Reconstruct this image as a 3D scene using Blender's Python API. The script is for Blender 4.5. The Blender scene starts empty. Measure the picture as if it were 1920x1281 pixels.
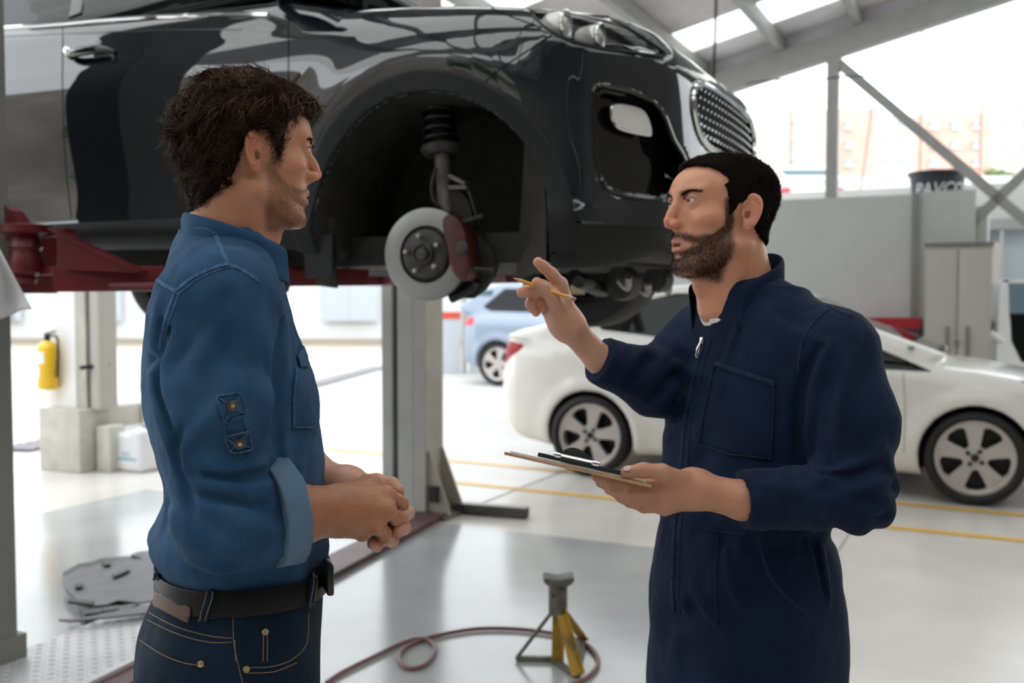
import bpy, bmesh, math, random
import numpy as np
from mathutils import Vector, Matrix
from mathutils.bvhtree import BVHTree
random.seed(7); RNG = np.random.default_rng(7)
scene = bpy.context.scene
COL = scene.collection
# ------------------------------------------------------------------ camera
FPX = 1866.67; CX = 960.0; CY = 640.5; CAMZ = 1.38
PITCH = math.atan(80.5/FPX); SP, CP = math.sin(PITCH), math.cos(PITCH)
cam_d = bpy.data.cameras.new('camera'); cam = bpy.data.objects.new('camera', cam_d); COL.objects.link(cam)
cam.location = (0, 0, CAMZ); cam.rotation_euler = (math.pi/2-PITCH, 0, 0)
cam_d.lens = 35; cam_d.sensor_width = 36; cam_d.clip_start = .05; cam_d.clip_end = 500
cam_d.dof.use_dof = True; cam_d.dof.focus_distance = 1.50; cam_d.dof.aperture_fstop = 4.3
scene.camera = cam
# ------------------------------------------------------------------ sky and exposure
world = bpy.data.worlds.new('overcast_sky'); scene.world = world; world.use_nodes = True
_nt = world.node_tree; _bg = _nt.nodes['Background']
_bg.inputs['Color'].default_value = (.93, .97, 1.0, 1); _bg.inputs['Strength'].default_value = 3.0
scene.view_settings.view_transform = 'Standard'; scene.view_settings.look = 'None'
scene.view_settings.gamma = 1; scene.view_settings.exposure = 0; scene.view_settings.use_curve_mapping = False
scene.cycles.use_denoising = True; scene.cycles.max_bounces = 8; scene.cycles.diffuse_bounces = 5
scene.cycles.glossy_bounces = 4; scene.cycles.transmission_bounces = 6; scene.cycles.caustics_reflective = False
scene.cycles.caustics_refractive = False; scene.cycles.sample_clamp_indirect = 6
# ------------------------------------------------------------------ picture <-> place
def ray(px, py):
    a = (px-CX)/FPX; b = (CY-py)/FPX
    return np.array((a, CP+b*SP, -SP+b*CP))
def at(px, py, Y):
    d = ray(px, py); return np.array((0, 0, CAMZ))+d*(Y/d[1])
def ground(px, py, z=0.0):
    d = ray(px, py); return np.array((0, 0, CAMZ))+d*((z-CAMZ)/d[2])
def project(P):
    P = np.asarray(P, float)-np.array((0, 0, CAMZ))
    zc = P[..., 1]*CP-P[..., 2]*SP; yc = P[..., 1]*SP+P[..., 2]*CP
    return np.stack((CX+FPX*P[..., 0]/zc, CY-FPX*yc/zc), -1)
TH = math.radians(26); CT, ST = math.cos(TH), math.sin(TH)
U = np.array((CT, -ST, 0)); V = np.array((ST, CT, 0)); W3 = np.array((0, 0, 1.0))
def uv(u, v, z=0.0): return U*u+V*v+W3*z
def touv(P): return float(P[0]*CT-P[1]*ST), float(P[0]*ST+P[1]*CT)
# ------------------------------------------------------------------ materials
MATS = {}
def mat(name, col, rough=.5, metal=0, coat=0, coat_r=.03, coat_ior=1.5, spec=.5, noise=0, nscale=8, bump=0, bscale=60, sss=0, trans=0, ior=1.45,
        emit=None, estr=0, attr=None, sheen=0, col2=None, aniso=None, stretch=(1, 1, 1), detail=4, thr=None):
    if name in MATS: return MATS[name]
    m = bpy.data.materials.new(name); m.use_nodes = True; nt = m.node_tree; N = nt.nodes; L = nt.links
    b = N['Principled BSDF']
    b.inputs['Base Color'].default_value = (*col, 1); b.inputs['Roughness'].default_value = rough; b.inputs['Metallic'].default_value = metal
    b.inputs['Coat Weight'].default_value = coat; b.inputs['Coat Roughness'].default_value = coat_r
    b.inputs['Specular IOR Level'].default_value = spec; b.inputs['IOR'].default_value = ior
    b.inputs['Transmission Weight'].default_value = trans
    if coat: b.inputs['Coat IOR'].default_value = coat_ior
    if sheen: b.inputs['Sheen Weight'].default_value = sheen
    if sss:
        b.inputs['Subsurface Weight'].default_value = sss; b.inputs['Subsurface Radius'].default_value = (.012, .005, .003)
        b.inputs['Subsurface Scale'].default_value = 1
    if emit: b.inputs['Emission Color'].default_value = (*emit, 1); b.inputs['Emission Strength'].default_value = estr
    src = None
    if attr:
        a = N.new('ShaderNodeVertexColor'); a.layer_name = attr; src = a.outputs['Color']
    if noise or bump or col2:
        tc = N.new('ShaderNodeTexCoord'); mp = N.new('ShaderNodeMapping'); mp.inputs['Scale'].default_value = stretch
        L.new(tc.outputs['Object'], mp.inputs['Vector'])
    if noise or col2:
        n = N.new('ShaderNodeTexNoise'); n.inputs['Scale'].default_value = nscale; n.inputs['Detail'].default_value = detail
        L.new(mp.outputs[0], n.inputs['Vector'])
        r = N.new('ShaderNodeMapRange'); r.inputs[1].default_value = .3 if thr is None else thr[0]; r.inputs[2].default_value = .7 if thr is None else thr[1]
        L.new(n.outputs['Fac'], r.inputs[0])
        mx = N.new('ShaderNodeMix'); mx.data_type = 'RGBA'
        if col2:
            mx.inputs[6].default_value = (*col, 1); mx.inputs[7].default_value = (*col2, 1); L.new(r.outputs[0], mx.inputs[0])
            if src: L.new(src, mx.inputs[6])
        else:
            mx.blend_type = 'MULTIPLY'; mx.inputs[0].default_value = 1
            if src: L.new(src, mx.inputs[6])
            else: mx.inputs[6].default_value = (*col, 1)
            r2 = N.new('ShaderNodeMapRange'); r2.inputs[3].default_value = 1-noise; r2.inputs[4].default_value = 1+noise
            L.new(r.outputs[0], r2.inputs[0]); L.new(r2.outputs[0], mx.inputs[7])
        src = mx.outputs[2]
    if src: L.new(src, b.inputs['Base Color'])
    if bump:
        n2 = N.new('ShaderNodeTexNoise'); n2.inputs['Scale'].default_value = bscale; n2.inputs['Detail'].default_value = 3
        L.new(mp.outputs[0], n2.inputs['Vector'])
        bp = N.new('ShaderNodeBump'); bp.inputs['Strength'].default_value = bump; bp.inputs['Distance'].default_value = .004
        L.new(n2.outputs['Fac'], bp.inputs['Height']); L.new(bp.outputs[0], b.inputs['Normal'])
    MATS[name] = m; return m
# ------------------------------------------------------------------ objects
def tag(o, label=None, cat=None, group=None, kind=None):
    if label: o['label'] = label
    if cat: o['category'] = cat
    if group: o['group'] = group
    if kind: o['kind'] = kind
    return o
def thing(name, label, cat, loc=(0, 0, 0), group=None, rz=0):
    o = bpy.data.objects.new(name, None); COL.objects.link(o); o.location = tuple(loc); o.rotation_euler = (0, 0, rz)
    o.empty_display_size = .1
    tag(o, label, cat, group); return o
def link(name, me, m, parent=None):
    if m is not None and not me.materials: me.materials.append(m)
    o = bpy.data.objects.new(name, me); COL.objects.link(o)
    if parent is not None:
        o.parent = parent
        if parent.type == 'EMPTY' and 'local' not in parent: o.matrix_parent_inverse = Matrix.LocRotScale(parent.location, parent.rotation_euler, None).inverted()
    return o
def child(o, parent):   # parent keeping the world place (parents carry identity or location only)
    o.parent = parent
    if parent.type == 'EMPTY' and 'local' not in parent:
        o.matrix_parent_inverse = Matrix.LocRotScale(parent.location, parent.rotation_euler, None).inverted()
    return o
def mk(name, verts, faces, m=None, parent=None, smooth=True, normals=None, col=None, sharp=None):
    me = bpy.data.meshes.new(name); verts = np.asarray(verts, np.float32)
    if isinstance(faces, np.ndarray):
        us, inv = np.unique(faces, return_inverse=True)
        if len(us) < len(verts):
            faces = inv.reshape(faces.shape); verts = verts[us]; normals = None if normals is None else np.asarray(normals)[us]; col = col if col is None or np.ndim(col) < 2 else col[us]
        k = faces.shape[1]; nf = len(faces)
        me.vertices.add(len(verts)); me.vertices.foreach_set('co', verts.ravel())
        me.loops.add(nf*k); me.loops.foreach_set('vertex_index', faces.astype(np.int32).ravel())
        me.polygons.add(nf); me.polygons.foreach_set('loop_start', np.arange(0, nf*k, k, dtype=np.int32))
        me.update(calc_edges=True); me.validate()
    else:
        me.from_pydata([tuple(map(float, v)) for v in verts], [], [tuple(map(int, f)) for f in faces]); me.update()
    if smooth and len(me.polygons): me.polygons.foreach_set('use_smooth', np.ones(len(me.polygons), bool))
    if col is not None:
        ca = me.color_attributes.new('Col', 'FLOAT_COLOR', 'POINT')
        c4 = np.ones((len(verts), 4), np.float32); c4[:, :3] = col; ca.data.foreach_set('color', c4.ravel())
    if normals is not None and len(me.vertices) == len(normals):
        me.normals_split_custom_set_from_vertices([tuple(map(float, n)) for n in normals])
    elif sharp is not None:
        me.set_sharp_from_angle(angle=math.radians(sharp))
    if name is None: return me
    return link(name, me, m, parent)
class MB:
    """collects simple solids into one mesh"""
    def __init__(s): s.v = []; s.f = []
    def add(s, v, f):
        b = len(s.v); s.v += [tuple(map(float, p)) for p in v]; s.f += [tuple(i+b for i in q) for q in f]; return s
    def box(s, o, a, b, c):     # corner o and three edge vectors
        o, a, b, c = map(np.asarray, (o, a, b, c))
        if np.dot(np.cross(a, b), c) < 0: a, b = b, a
        p = [o, o+a, o+a+b, o+b, o+c, o+a+c, o+a+b+c, o+b+c]
        return s.add(p, [(3, 2, 1, 0), (4, 5, 6, 7), (0, 1, 5, 4), (1, 2, 6, 5), (2, 3, 7, 6), (3, 0, 4, 7)])
    def ubox(s, u0, u1, v0, v1, z0, z1): return s.box(uv(u0, v0, z0), U*(u1-u0), V*(v1-v0), W3*(z1-z0))
    def bar(s, p, q, w, h, up=(0, 0, 1)):
        p, q = np.asarray(p, float), np.asarray(q, float); d = q-p; n = np.cross(d, up); n /= np.linalg.norm(n); t = np.cross(n, d); t /= np.linalg.norm(t)
        return s.box(p-n*w/2-t*h/2, d, n*w, t*h)
    def tube(s, pts, r, n=8, cap=True, closed=False):
        pts = [np.asarray(p, float) for p in pts]; k = len(pts)
        rr = r if hasattr(r, '__len__') else [r]*k
        t0 = pts[1]-pts[0]; t0 /= np.linalg.norm(t0); a = np.cross(t0, (0, 0, 1) if abs(t0[2]) < .9 else (1, 0, 0)); a /= np.linalg.norm(a)
        vs = []
        for i in range(k):
            t = pts[(i+1) % k if closed else min(i+1, k-1)]-pts[(i-1) % k if closed else max(i-1, 0)]; t = t/(np.linalg.norm(t)+1e-12)
            a = a-t*np.dot(a, t); a /= np.linalg.norm(a)+1e-12; b = np.cross(t, a)
            for j in range(n):
                w = 2*math.pi*j/n; vs.append(pts[i]+(a*math.cos(w)+b*math.sin(w))*rr[i])
        fs = []
        for i in range(k if closed else k-1):
            i2 = (i+1) % k
            for j in range(n): fs.append((i*n+j, i*n+(j+1) % n, i2*n+(j+1) % n, i2*n+j))
        if cap and not closed: fs += [tuple(range(n-1, -1, -1)), tuple((k-1)*n+j for j in range(n))]
        return s.add(vs, fs)
    def lathe(s, prof, c=(0, 0, 0), ax=(0, 0, 1), n=32, ref=None):    # prof: (r, h) along ax
        c = np.asarray(c, float); ax = np.asarray(ax, float); ax = ax/np.linalg.norm(ax)
        a = np.cross(ax, (0, 0, 1) if abs(ax[2]) < .9 else (1, 0, 0)); a /= np.linalg.norm(a); b = np.cross(ax, a)
        vs = []; fs = []
        for (r, h) in prof:
            for j in range(n):
                w = 2*math.pi*j/n; vs.append(c+ax*h+(a*math.cos(w)+b*math.sin(w))*max(r, 1e-5))
        for i in range(len(prof)-1):
            for j in range(n): fs.append((i*n+j, i*n+(j+1) % n, (i+1)*n+(j+1) % n, (i+1)*n+j))
        return s.add(vs, fs)
    def prism(s, poly, d):     # poly: 3-d points, d: extrusion vector
        poly = [np.asarray(p, float) for p in poly]; n = len(poly); d = np.asarray(d, float)
        nrm = np.zeros(3)
        for i in range(n): nrm += np.cross(poly[i]-poly[0], poly[(i+1) % n]-poly[0])
        if np.dot(nrm, d) > 0: poly = poly[::-1]
        return s.add(poly+[p+d for p in poly], [tuple(range(n)), tuple(range(2*n-1, n-1, -1))]+[(i, n+i, n+(i+1) % n, (i+1) % n) for i in range(n)])
    def build(s, name, m=None, parent=None, smooth=False, bevel=0, sharp=35):
        me = bpy.data.meshes.new(name); me.from_pydata(s.v, [], s.f); me.update()
        if bevel:
            bm = bmesh.new(); bm.from_mesh(me); bmesh.ops.remove_doubles(bm, verts=bm.verts, dist=1e-5)
            es = [e for e in bm.edges if len(e.link_faces) == 2 and e.calc_face_angle(0) > .5]
            bmesh.ops.bevel(bm, geom=es, offset=bevel, segments=2, affect='EDGES', profile=.6, clamp_overlap=True); bm.to_mesh(me); bm.free(); smooth = True
        if smooth:
            me.polygons.foreach_set('use_smooth', np.ones(len(me.polygons), bool)); me.set_sharp_from_angle(angle=math.radians(sharp))
        if name is None: return me
        return link(name, me, m, parent)
# ------------------------------------------------------------------ implicit surfaces
A32 = lambda *a: np.array(a, np.float32)
def ell(p, c, r, R=None):
    q = p-np.asarray(c, np.float32)
    if R is not None: q = q@np.asarray(R, np.float32)
    r = np.asarray(r, np.float32); a = q/r; k0 = np.sqrt((a*a).sum(1)); b = a/r; k1 = np.sqrt((b*b).sum(1))+1e-9
    return k0*(k0-1)/k1
def sph(p, c, r): return np.sqrt(((p-np.asarray(c, np.float32))**2).sum(1))-r
def cap(p, a, b, r1, r2=None):
    a = np.asarray(a, np.float32); b = np.asarray(b, np.float32); r2 = r1 if r2 is None else r2
    d = b-a; t = np.clip(((p-a)@d)/max(float(d@d), 1e-12), 0, 1)
    return np.sqrt(((p-a-t[:, None]*d)**2).sum(1))-(r1+(r2-r1)*t)
def chain(p, pts, rs, k=.006):
    d = None
    for i in range(len(pts)-1):
        e = cap(p, pts[i], pts[i+1], rs[i], rs[i+1]); d = e if d is None else smin(d, e, k)
    return d
def rbox(p, c, b, r, R=None):
    q = p-np.asarray(c, np.float32)
    if R is not None: q = q@np.asarray(R, np.float32)
    q = np.abs(q)-(np.asarray(b, np.float32)-r)
    return np.sqrt((np.maximum(q, 0)**2).sum(1))+np.minimum(q.max(1), 0)-r
def smin(a, b, k):
    h = np.maximum(k-np.abs(a-b), 0)/k; return np.minimum(a, b)-h*h*k*.25
def smax(a, b, k): return -smin(-a, -b, k)
def poly2(x, y, P):      # signed distance to a polygon, inside negative
    P = np.asarray(P, np.float32); n = len(P); d = np.full(x.shape, 1e9, np.float32); s = np.ones(x.shape, np.float32)
    for i in range(n):
        a = P[i]; b = P[(i+1) % n]; ex, ey = b-a; wx = x-a[0]; wy = y-a[1]
        t = np.clip((wx*ex+wy*ey)/(ex*ex+ey*ey+1e-12), 0, 1); d = np.minimum(d, (wx-ex*t)**2+(wy-ey*t)**2)
        c1 = y >= a[1]; c2 = y < b[1]; c3 = ex*wy > ey*wx
        s = np.where((c1 & c2 & c3) | (~c1 & ~c2 & ~c3), -s, s)
    return s*np.sqrt(d)
class Lut:
    """tabulated polygon distance, bilinear"""
    def __init__(s, P, res, pad=.5):
        P = np.asarray(P, float); s.lo = P.min(0)-pad; s.r = res; s.n = np.ceil((P.max(0)+pad-s.lo)/res).astype(int)+1
        gx, gy = np.meshgrid(*[s.lo[a]+np.arange(s.n[a])*res for a in (0, 1)], indexing='ij'); s.g = poly2(gx.ravel().astype(np.float32), gy.ravel().astype(np.float32), P).reshape(s.n)
    def __call__(s, x, y):
        a = np.clip((x-s.lo[0])/s.r, 0, s.n[0]-1.001); b = np.clip((y-s.lo[1])/s.r, 0, s.n[1]-1.001)
        i = a.astype(np.int32); j = b.astype(np.int32); a = (a-i).astype(np.float32); b = (b-j).astype(np.float32); g = s.g
        return (g[i, j]*(1-b)+g[i, j+1]*b)*(1-a)+(g[i+1, j]*(1-b)+g[i+1, j+1]*b)*a
def smooth_poly(P, n=6, closed=True):    # Catmull-Rom through the points
    P = np.asarray(P, float); k = len(P); out = []
    for i in range(k if closed else k-1):
        g = (lambda j: P[j % k]) if closed else (lambda j: P[min(max(j, 0), k-1)])
        p0, p1, p2, p3 = g(i-1), g(i), g(i+1), g(i+2)
        for j in range(n):
            t = j/n; out.append(.5*(2*p1+(p2-p0)*t+(2*p0-5*p1+4*p2-p3)*t*t+(3*p1-p0-3*p2+p3)*t**3))
    if not closed: out.append(P[-1])
    return np.array(out)
def frame(fwd, up=(0, 0, 1)):     # columns: left-to-right x, forward y, up z
    f = np.asarray(fwd, float); f = f/np.linalg.norm(f); x = np.cross(f, up); x /= np.linalg.norm(x); z = np.cross(x, f)
    return np.stack((x, f, z), 1)
_NT = np.random.default_rng(5).uniform(-1, 1, (32, 32, 32)).astype(np.float32).ravel()
def hashnoise(p, seed=0):   # smooth value noise, p in cells
    p = np.asarray(p, np.float32)+np.float32(seed*7.31); fl = np.floor(p); f = p-fl; f = f*f*(3-2*f); i = fl.astype(np.int32) & 31; j = (i+1) & 31
    x0 = i[:, 0]*1024; x1 = j[:, 0]*1024; y0 = i[:, 1]*32; y1 = j[:, 1]*32; z0 = i[:, 2]; z1 = j[:, 2]; fx, fy, fz = f[:, 0], f[:, 1], f[:, 2]
    a = x0+y0; b = x0+y1; c = x1+y0; d = x1+y1; T = _NT
    l = lambda o: T[o+z0]*(1-fz)+T[o+z1]*fz
    return (l(a)*(1-fy)+l(b)*fy)*(1-fx)+(l(c)*(1-fy)+l(d)*fy)*fx
def surf(f, lo, hi, h, proj=1, thr=4.0):
    """surface nets of f(p)=0 on a sparse grid; returns vertices, quads, normals"""
    lo = np.asarray(lo, np.float64); hi = np.asarray(hi, np.float64); B = 4
    nb = np.ceil((hi-lo)/(h*B)).astype(int); n = nb*B+1
    cg = np.stack(np.meshgrid(*[lo[a]+np.arange(nb[a]+1)*h*B for a in range(3)], indexing='ij'), -1).reshape(-1, 3).astype(np.float32)
    C = np.concatenate([f(cg[i:i+400000]) for i in range(0, len(cg), 400000)]).reshape(nb+1)
    near = np.abs(C) < thr*h
    act = np.zeros(nb, bool)
    for a in (0, 1):
        for b in (0, 1):
            for c in (0, 1):
                act |= near[a:nb[0]+a, b:nb[1]+b, c:nb[2]+c]
    S = np.repeat(np.repeat(np.repeat(C, B, 0), B, 1), B, 2)[:n[0], :n[1], :n[2]].astype(np.float32)
    m = np.zeros(n, bool); am = np.repeat(np.repeat(np.repeat(act, B, 0), B, 1), B, 2)
    for a in (0, 1):
        for b in (0, 1):
            for c in (0, 1): m[a:n[0]-1+a, b:n[1]-1+b, c:n[2]-1+c] |= am
    ix = np.argwhere(m); pts = (lo+ix*h).astype(np.float32)
    S[m] = np.concatenate([f(pts[i:i+300000]) for i in range(0, len(pts), 300000)])
    neg = S < 0
    def cc(a, b, c): return neg[a:n[0]-1+a, b:n[1]-1+b, c:n[2]-1+c]
    cnt = sum(cc(a, b, c).astype(np.int8) for a in (0, 1) for b in (0, 1) for c in (0, 1))
    ac = (cnt > 0) & (cnt < 8); cells = np.argwhere(ac)
    idx = np.full(ac.shape, -1, np.int64); idx[ac] = np.arange(len(cells))
    acc = np.zeros((len(cells), 3), np.float64); num = np.zeros(len(cells))
    cor = [(a, b, c) for a in (0, 1) for b in (0, 1) for c in (0, 1)]
    val = {k: S[cells[:, 0]+k[0], cells[:, 1]+k[1], cells[:, 2]+k[2]] for k in cor}
    for k in cor:
        for ax in range(3):
            if k[ax] == 0:
                k2 = list(k); k2[ax] = 1; a = val[k]; b = val[tuple(k2)]; x = (a < 0) != (b < 0)
                t = np.where(x, a/np.where(x, a-b, 1), 0); q = np.tile(np.array(k, float), (len(cells), 1)); q[:, ax] = t
                acc += q*x[:, None]; num += x
    verts = lo+(cells+acc/num[:, None])*h
    quads = []
    for ax in range(3):
        o1, o2 = (ax+1) % 3, (ax+2) % 3
        sl0 = [slice(None)]*3; sl1 = [slice(None)]*3; sl0[ax] = slice(0, -1); sl1[ax] = slice(1, None)
        e = np.argwhere(neg[tuple(sl0)] != neg[tuple(sl1)])
        ok = (e[:, o1] > 0) & (e[:, o2] > 0) & (e[:, o1] < n[o1]-1) & (e[:, o2] < n[o2]-1); e = e[ok]
        def ci(d1, d2):
            c = e.copy(); c[:, o1] -= d1; c[:, o2] -= d2; return idx[c[:, 0], c[:, 1], c[:, 2]]
        q = np.stack((ci(1, 1), ci(0, 1), ci(0, 0), ci(1, 0)), 1)
        inside0 = neg[e[:, 0], e[:, 1], e[:, 2]]; q[~inside0] = q[~inside0][:, ::-1]; quads.append(q)
    quads = np.concatenate(quads); quads = quads[(quads >= 0).all(1)]
    verts = verts.astype(np.float32)
    K = np.array(((1, -1, -1), (-1, -1, 1), (-1, 1, -1), (1, 1, 1)), np.float32); e = np.float32(h*.6)
    fv = [f(verts+k*e) for k in K]; g = sum(np.outer(x, k) for x, k in zip(fv, K))/(4*e); gl = np.linalg.norm(g, axis=1)+1e-9
    if proj:
        st = np.clip(f(verts)/gl, -h*.6, h*.6); verts = (verts-(g/gl[:, None])*st[:, None]).astype(np.float32)
    return verts, quads, g/gl[:, None]
def split(v, q, nrm, d, extra=None):
    """cut a mesh along the zero line of the per-vertex values d: (inside d<0, outside); each v, tris, normals, extra"""
    v = np.asarray(v, np.float32); t = np.concatenate((q[:, [0, 1, 2]], q[:, [0, 2, 3]])) if q.shape[1] == 4 else q
    data = np.concatenate((v, nrm) if extra is None else (v, nrm, extra), 1); neg = d < 0; c = neg[t].sum(1)
    add = []; ins = [t[c == 3]]; outs = [t[c == 0]]; base = len(v); cache = {}
    def mid(a, b):
        k = (a, b) if a < b else (b, a)
        if k not in cache:
            w = d[a]/(d[a]-d[b]); cache[k] = base+len(add); add.append(data[a]*(1-w)+data[b]*w)
        return cache[k]
    li, lo = [], []
    for tri in t[(c == 1) | (c == 2)]:
        s = [bool(neg[i]) for i in tri]; lone = s.index(True) if sum(s) == 1 else s.index(False)
        a, b, e = int(tri[lone]), int(tri[(lone+1) % 3]), int(tri[(lone+2) % 3]); m1 = mid(a, b); m2 = mid(a, e)
        one, two = (li, lo) if sum(s) == 1 else (lo, li)
        one.append((a, m1, m2)); two.append((m1, b, e)); two.append((m1, e, m2))
    if add: data = np.concatenate((data, np.array(add, np.float32)))
    res = []
    for base_t, l in ((ins, li), (outs, lo)):
        T = np.concatenate(base_t+([np.array(l, np.int64)] if l else [])).astype(np.int64)
        us, inv = np.unique(T, return_inverse=True); D = data[us]
        nn = D[:, 3:6]/(np.linalg.norm(D[:, 3:6], axis=1, keepdims=True)+1e-9)
        res.append((D[:, :3], inv.reshape(-1, 3), nn, D[:, 6:] if extra is not None else None))
    return res
def bvh(v, q): return BVHTree.FromPolygons([Vector(map(float, p)) for p in v], [tuple(map(int, f)) for f in q])
def hit(tree, px, py):
    d = ray(px, py); r = tree.ray_cast(Vector((0, 0, CAMZ)), Vector(d).normalized())
    return (np.array(r[0]), np.array(r[1])) if r[0] is not None else (None, None)
def trace(tree, pts, off=.001, step=6, closed=False):
    """picture polyline -> points lying on the surface seen there (with normals)"""
    pts = [np.asarray(p, float) for p in pts]; out = []; ns = []
    if closed: pts = pts+[pts[0]]
    for a, b in zip(pts[:-1], pts[1:]):
        n = max(1, int(np.linalg.norm(b-a)/step))
        for i in range(n):
            q = a+(b-a)*i/n; P, N = hit(tree, *q)
            if P is not None: out.append(P+N*off); ns.append(N)
    P, N = hit(tree, *pts[-1])
    if P is not None and not closed: out.append(P+N*off); ns.append(N)
    return out, ns
def ribbon(pts, ns, w, t=.0012):
    """flat strip of width w and thickness t lying on a surface"""
    b = MB(); k = len(pts)
    if k < 2: return b
    vs = []; fs = []
    ww = w if hasattr(w, '__len__') else [w]*k
    for i in range(k):
        d = pts[min(i+1, k-1)]-pts[max(i-1, 0)]; d = d/(np.linalg.norm(d)+1e-12); s = np.cross(d, ns[i]); s /= np.linalg.norm(s)+1e-12; n = ns[i]
        w2 = ww[i]/2
        vs += [pts[i]-s*w2-n*t, pts[i]-s*w2*.8+n*t, pts[i]+s*w2*.8+n*t, pts[i]+s*w2-n*t]
    for i in range(k-1):
        for j in range(3): fs.append((i*4+j, i*4+j+1, i*4+4+j+1, i*4+4+j))
    fs += [(0, 3, 2, 1), tuple((k-1)*4+j for j in range(4))]
    b.add(vs, [f[::-1] for f in fs]); return b
# ================================================================== the place
def on_v(px, py, v):
    d = ray(px, py); o = np.array((0, 0, CAMZ)); t = (v-o@V)/(d@V); P = o+d*t; return float(P@U), float(P[2])
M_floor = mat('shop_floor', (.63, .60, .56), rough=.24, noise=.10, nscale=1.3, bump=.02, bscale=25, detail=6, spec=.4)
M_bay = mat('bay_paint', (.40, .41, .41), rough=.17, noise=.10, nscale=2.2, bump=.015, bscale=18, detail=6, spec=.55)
M_out = mat('yard_concrete', (.52, .51, .49), rough=.8, noise=.12, nscale=.8)
M_yel = mat('line_yellow', (.72, .42, .06), rough=.5, noise=.1, nscale=20)
M_steel = mat('steel_grey', (.36, .36, .35), rough=.5, noise=.06, nscale=6)
M_sheet = mat('roof_sheet', (.74, .73, .76), rough=.5, metal=0, noise=.12, nscale=2.5)
M_wall = mat('partition_grey', (.52, .53, .52), rough=.6, noise=.04, nscale=2)
M_white = mat('white_paint', (.80, .80, .79), rough=.45)
M_dark = mat('dark_rubber', (.015, .015, .016), rough=.55)
M_black = mat('black_plastic', (.012, .012, .013), rough=.4)
M_chrome = mat('chrome', (.8, .8, .8), rough=.08, metal=1)
M_skyl = bpy.data.materials.new('translucent_sheet'); M_skyl.use_nodes = True
_n = M_skyl.node_tree.nodes; _n.remove(_n['Principled BSDF']); _t = _n.new('ShaderNodeBsdfTranslucent'); _t.inputs[0].default_value = (.93, .92, .88, 1)
M_skyl.node_tree.links.new(_t.outputs[0], _n['Material Output'].inputs[0])
# floors
fl = MB().box((-60, -60, -.3), (120, 0, 0), (0, 140, 0), (0, 0, .29)).build('floor', M_out); tag(fl, 'pale concrete yard beyond the workshop', 'floor', kind='structure')
f2 = MB().ubox(-7.6, 6.2, -6.5, 10.4, -.2, 0).build('floor_workshop', M_floor); tag(f2, 'polished pale concrete workshop floor', 'floor', kind='structure')
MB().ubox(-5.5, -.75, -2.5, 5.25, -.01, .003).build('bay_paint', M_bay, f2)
pA = [ground(850, 865), ground(1920, 967)]; pB = [ground(850, 905), ground(1920, 1015)]
for a, b in (pA, pB):
    a, b = np.array(a), np.array(b); d = (b-a)/np.linalg.norm(b-a); a = a-d*2.2; b = b+d*3; n = np.cross(d, W3)*.045
    MB().add([a-n+W3*.003, b-n+W3*.003, b+n+W3*.003, a+n+W3*.003], [(0, 1, 2, 3)]).build('floor_line', M_yel, f2)
# slab joints: thin recessed-looking dark strips
M_joint = mat('joint', (.33, .32, .30), rough=.8)
jb = MB()
for u_ in (-3.1, -.76, 1.6): jb.ubox(u_-.004, u_+.004, -2.4, 9.5, .001, .0045)
for v_ in (2.6,): jb.ubox(-5.4, 4, v_-.004, v_+.004, .001, .0045)
jb.build('slab_joint', M_joint, f2)
# roof: gable beam seen at (1370,165)-(1870,0) in the plane v = VG
VG = 10.2
uA, zA = on_v(1390, 140, VG); uB, zB = on_v(1860, -18, VG); SL = (zB-zA)/(uB-uA)
def roofz(u): return zA+(u-uA)*SL+.10
RU0, RU1, RV0 = -4.6, 6.2, -5.5
roof = bpy.data.objects.new('ceiling', None); COL.objects.link(roof); tag(roof, 'sloping corrugated metal workshop roof on steel purlins', 'ceiling', kind='structure')
def sheet(v0, v1, m, name):
    n = int(round((v1-v0)/.019)); vs = []; fs = []; k = 8
    for i in range(n+1):
        v_ = v0+(v1-v0)*i/n; dz = .016*math.cos((v_)*2*math.pi/.076)
        for j in range(2):
            u_ = RU0+(RU1-RU0)*j; vs.append(uv(u_, v_, roofz(u_)+.14+dz))
    for i in range(n): fs.append((2*i, 2*i+1, 2*i+3, 2*i+2))
    mk(name, vs, fs, m, roof)
# which sheets are translucent: the bright strip crosses (1300,62) and (1440,18)
def roof_v(px, py):
    d = ray(px, py); o = np.array((0, 0, CAMZ)); n = np.array(U)*-SL+W3   # z - SL*u = c
    c = roofz(0)+.14; t = (c-o@n)/(d@n); P = o+d*t; return float(P@V)
sk = roof_v(1330, 62)
cur = VG+.25
for s_, w_ in ((sk, .33), (6.7, .4), (4.3, .4), (2.0, .75), (-.4, .75), (-3.0, .5)):
    if s_-w_ < RV0: break
    k = max(1, int(round((cur-(s_+w_))/.9))); 
    for i in range(k): sheet(cur-(cur-s_-w_)*(i+1)/k, cur-(cur-s_-w_)*i/k, M_sheet, 'roof_sheet')
    sheet(s_-w_, s_+w_, M_skyl, 'skylight_sheet'); cur = s_-w_
sheet(RV0, cur, M_sheet, 'roof_sheet') if cur-RV0 > .1 else None
pu = [on_v(1240, 150, VG)[0], on_v(1465, 118, VG)[0], on_v(1610, 70, VG)[0], on_v(1778, 12, VG)[0]]
sp_ = (pu[3]-pu[1])/2
pus = [pu[1]-2*sp_, pu[1]-sp_]+pu[1:]+[pu[3]+sp_*i for i in range(1, 7) if pu[3]+sp_*i < RU1]
for u_ in pus:
    MB().ubox(u_-.035, u_+.035, RV0, VG+.2, roofz(u_)-.01, roofz(u_)+.115).build('purlin', M_steel, roof)
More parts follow.
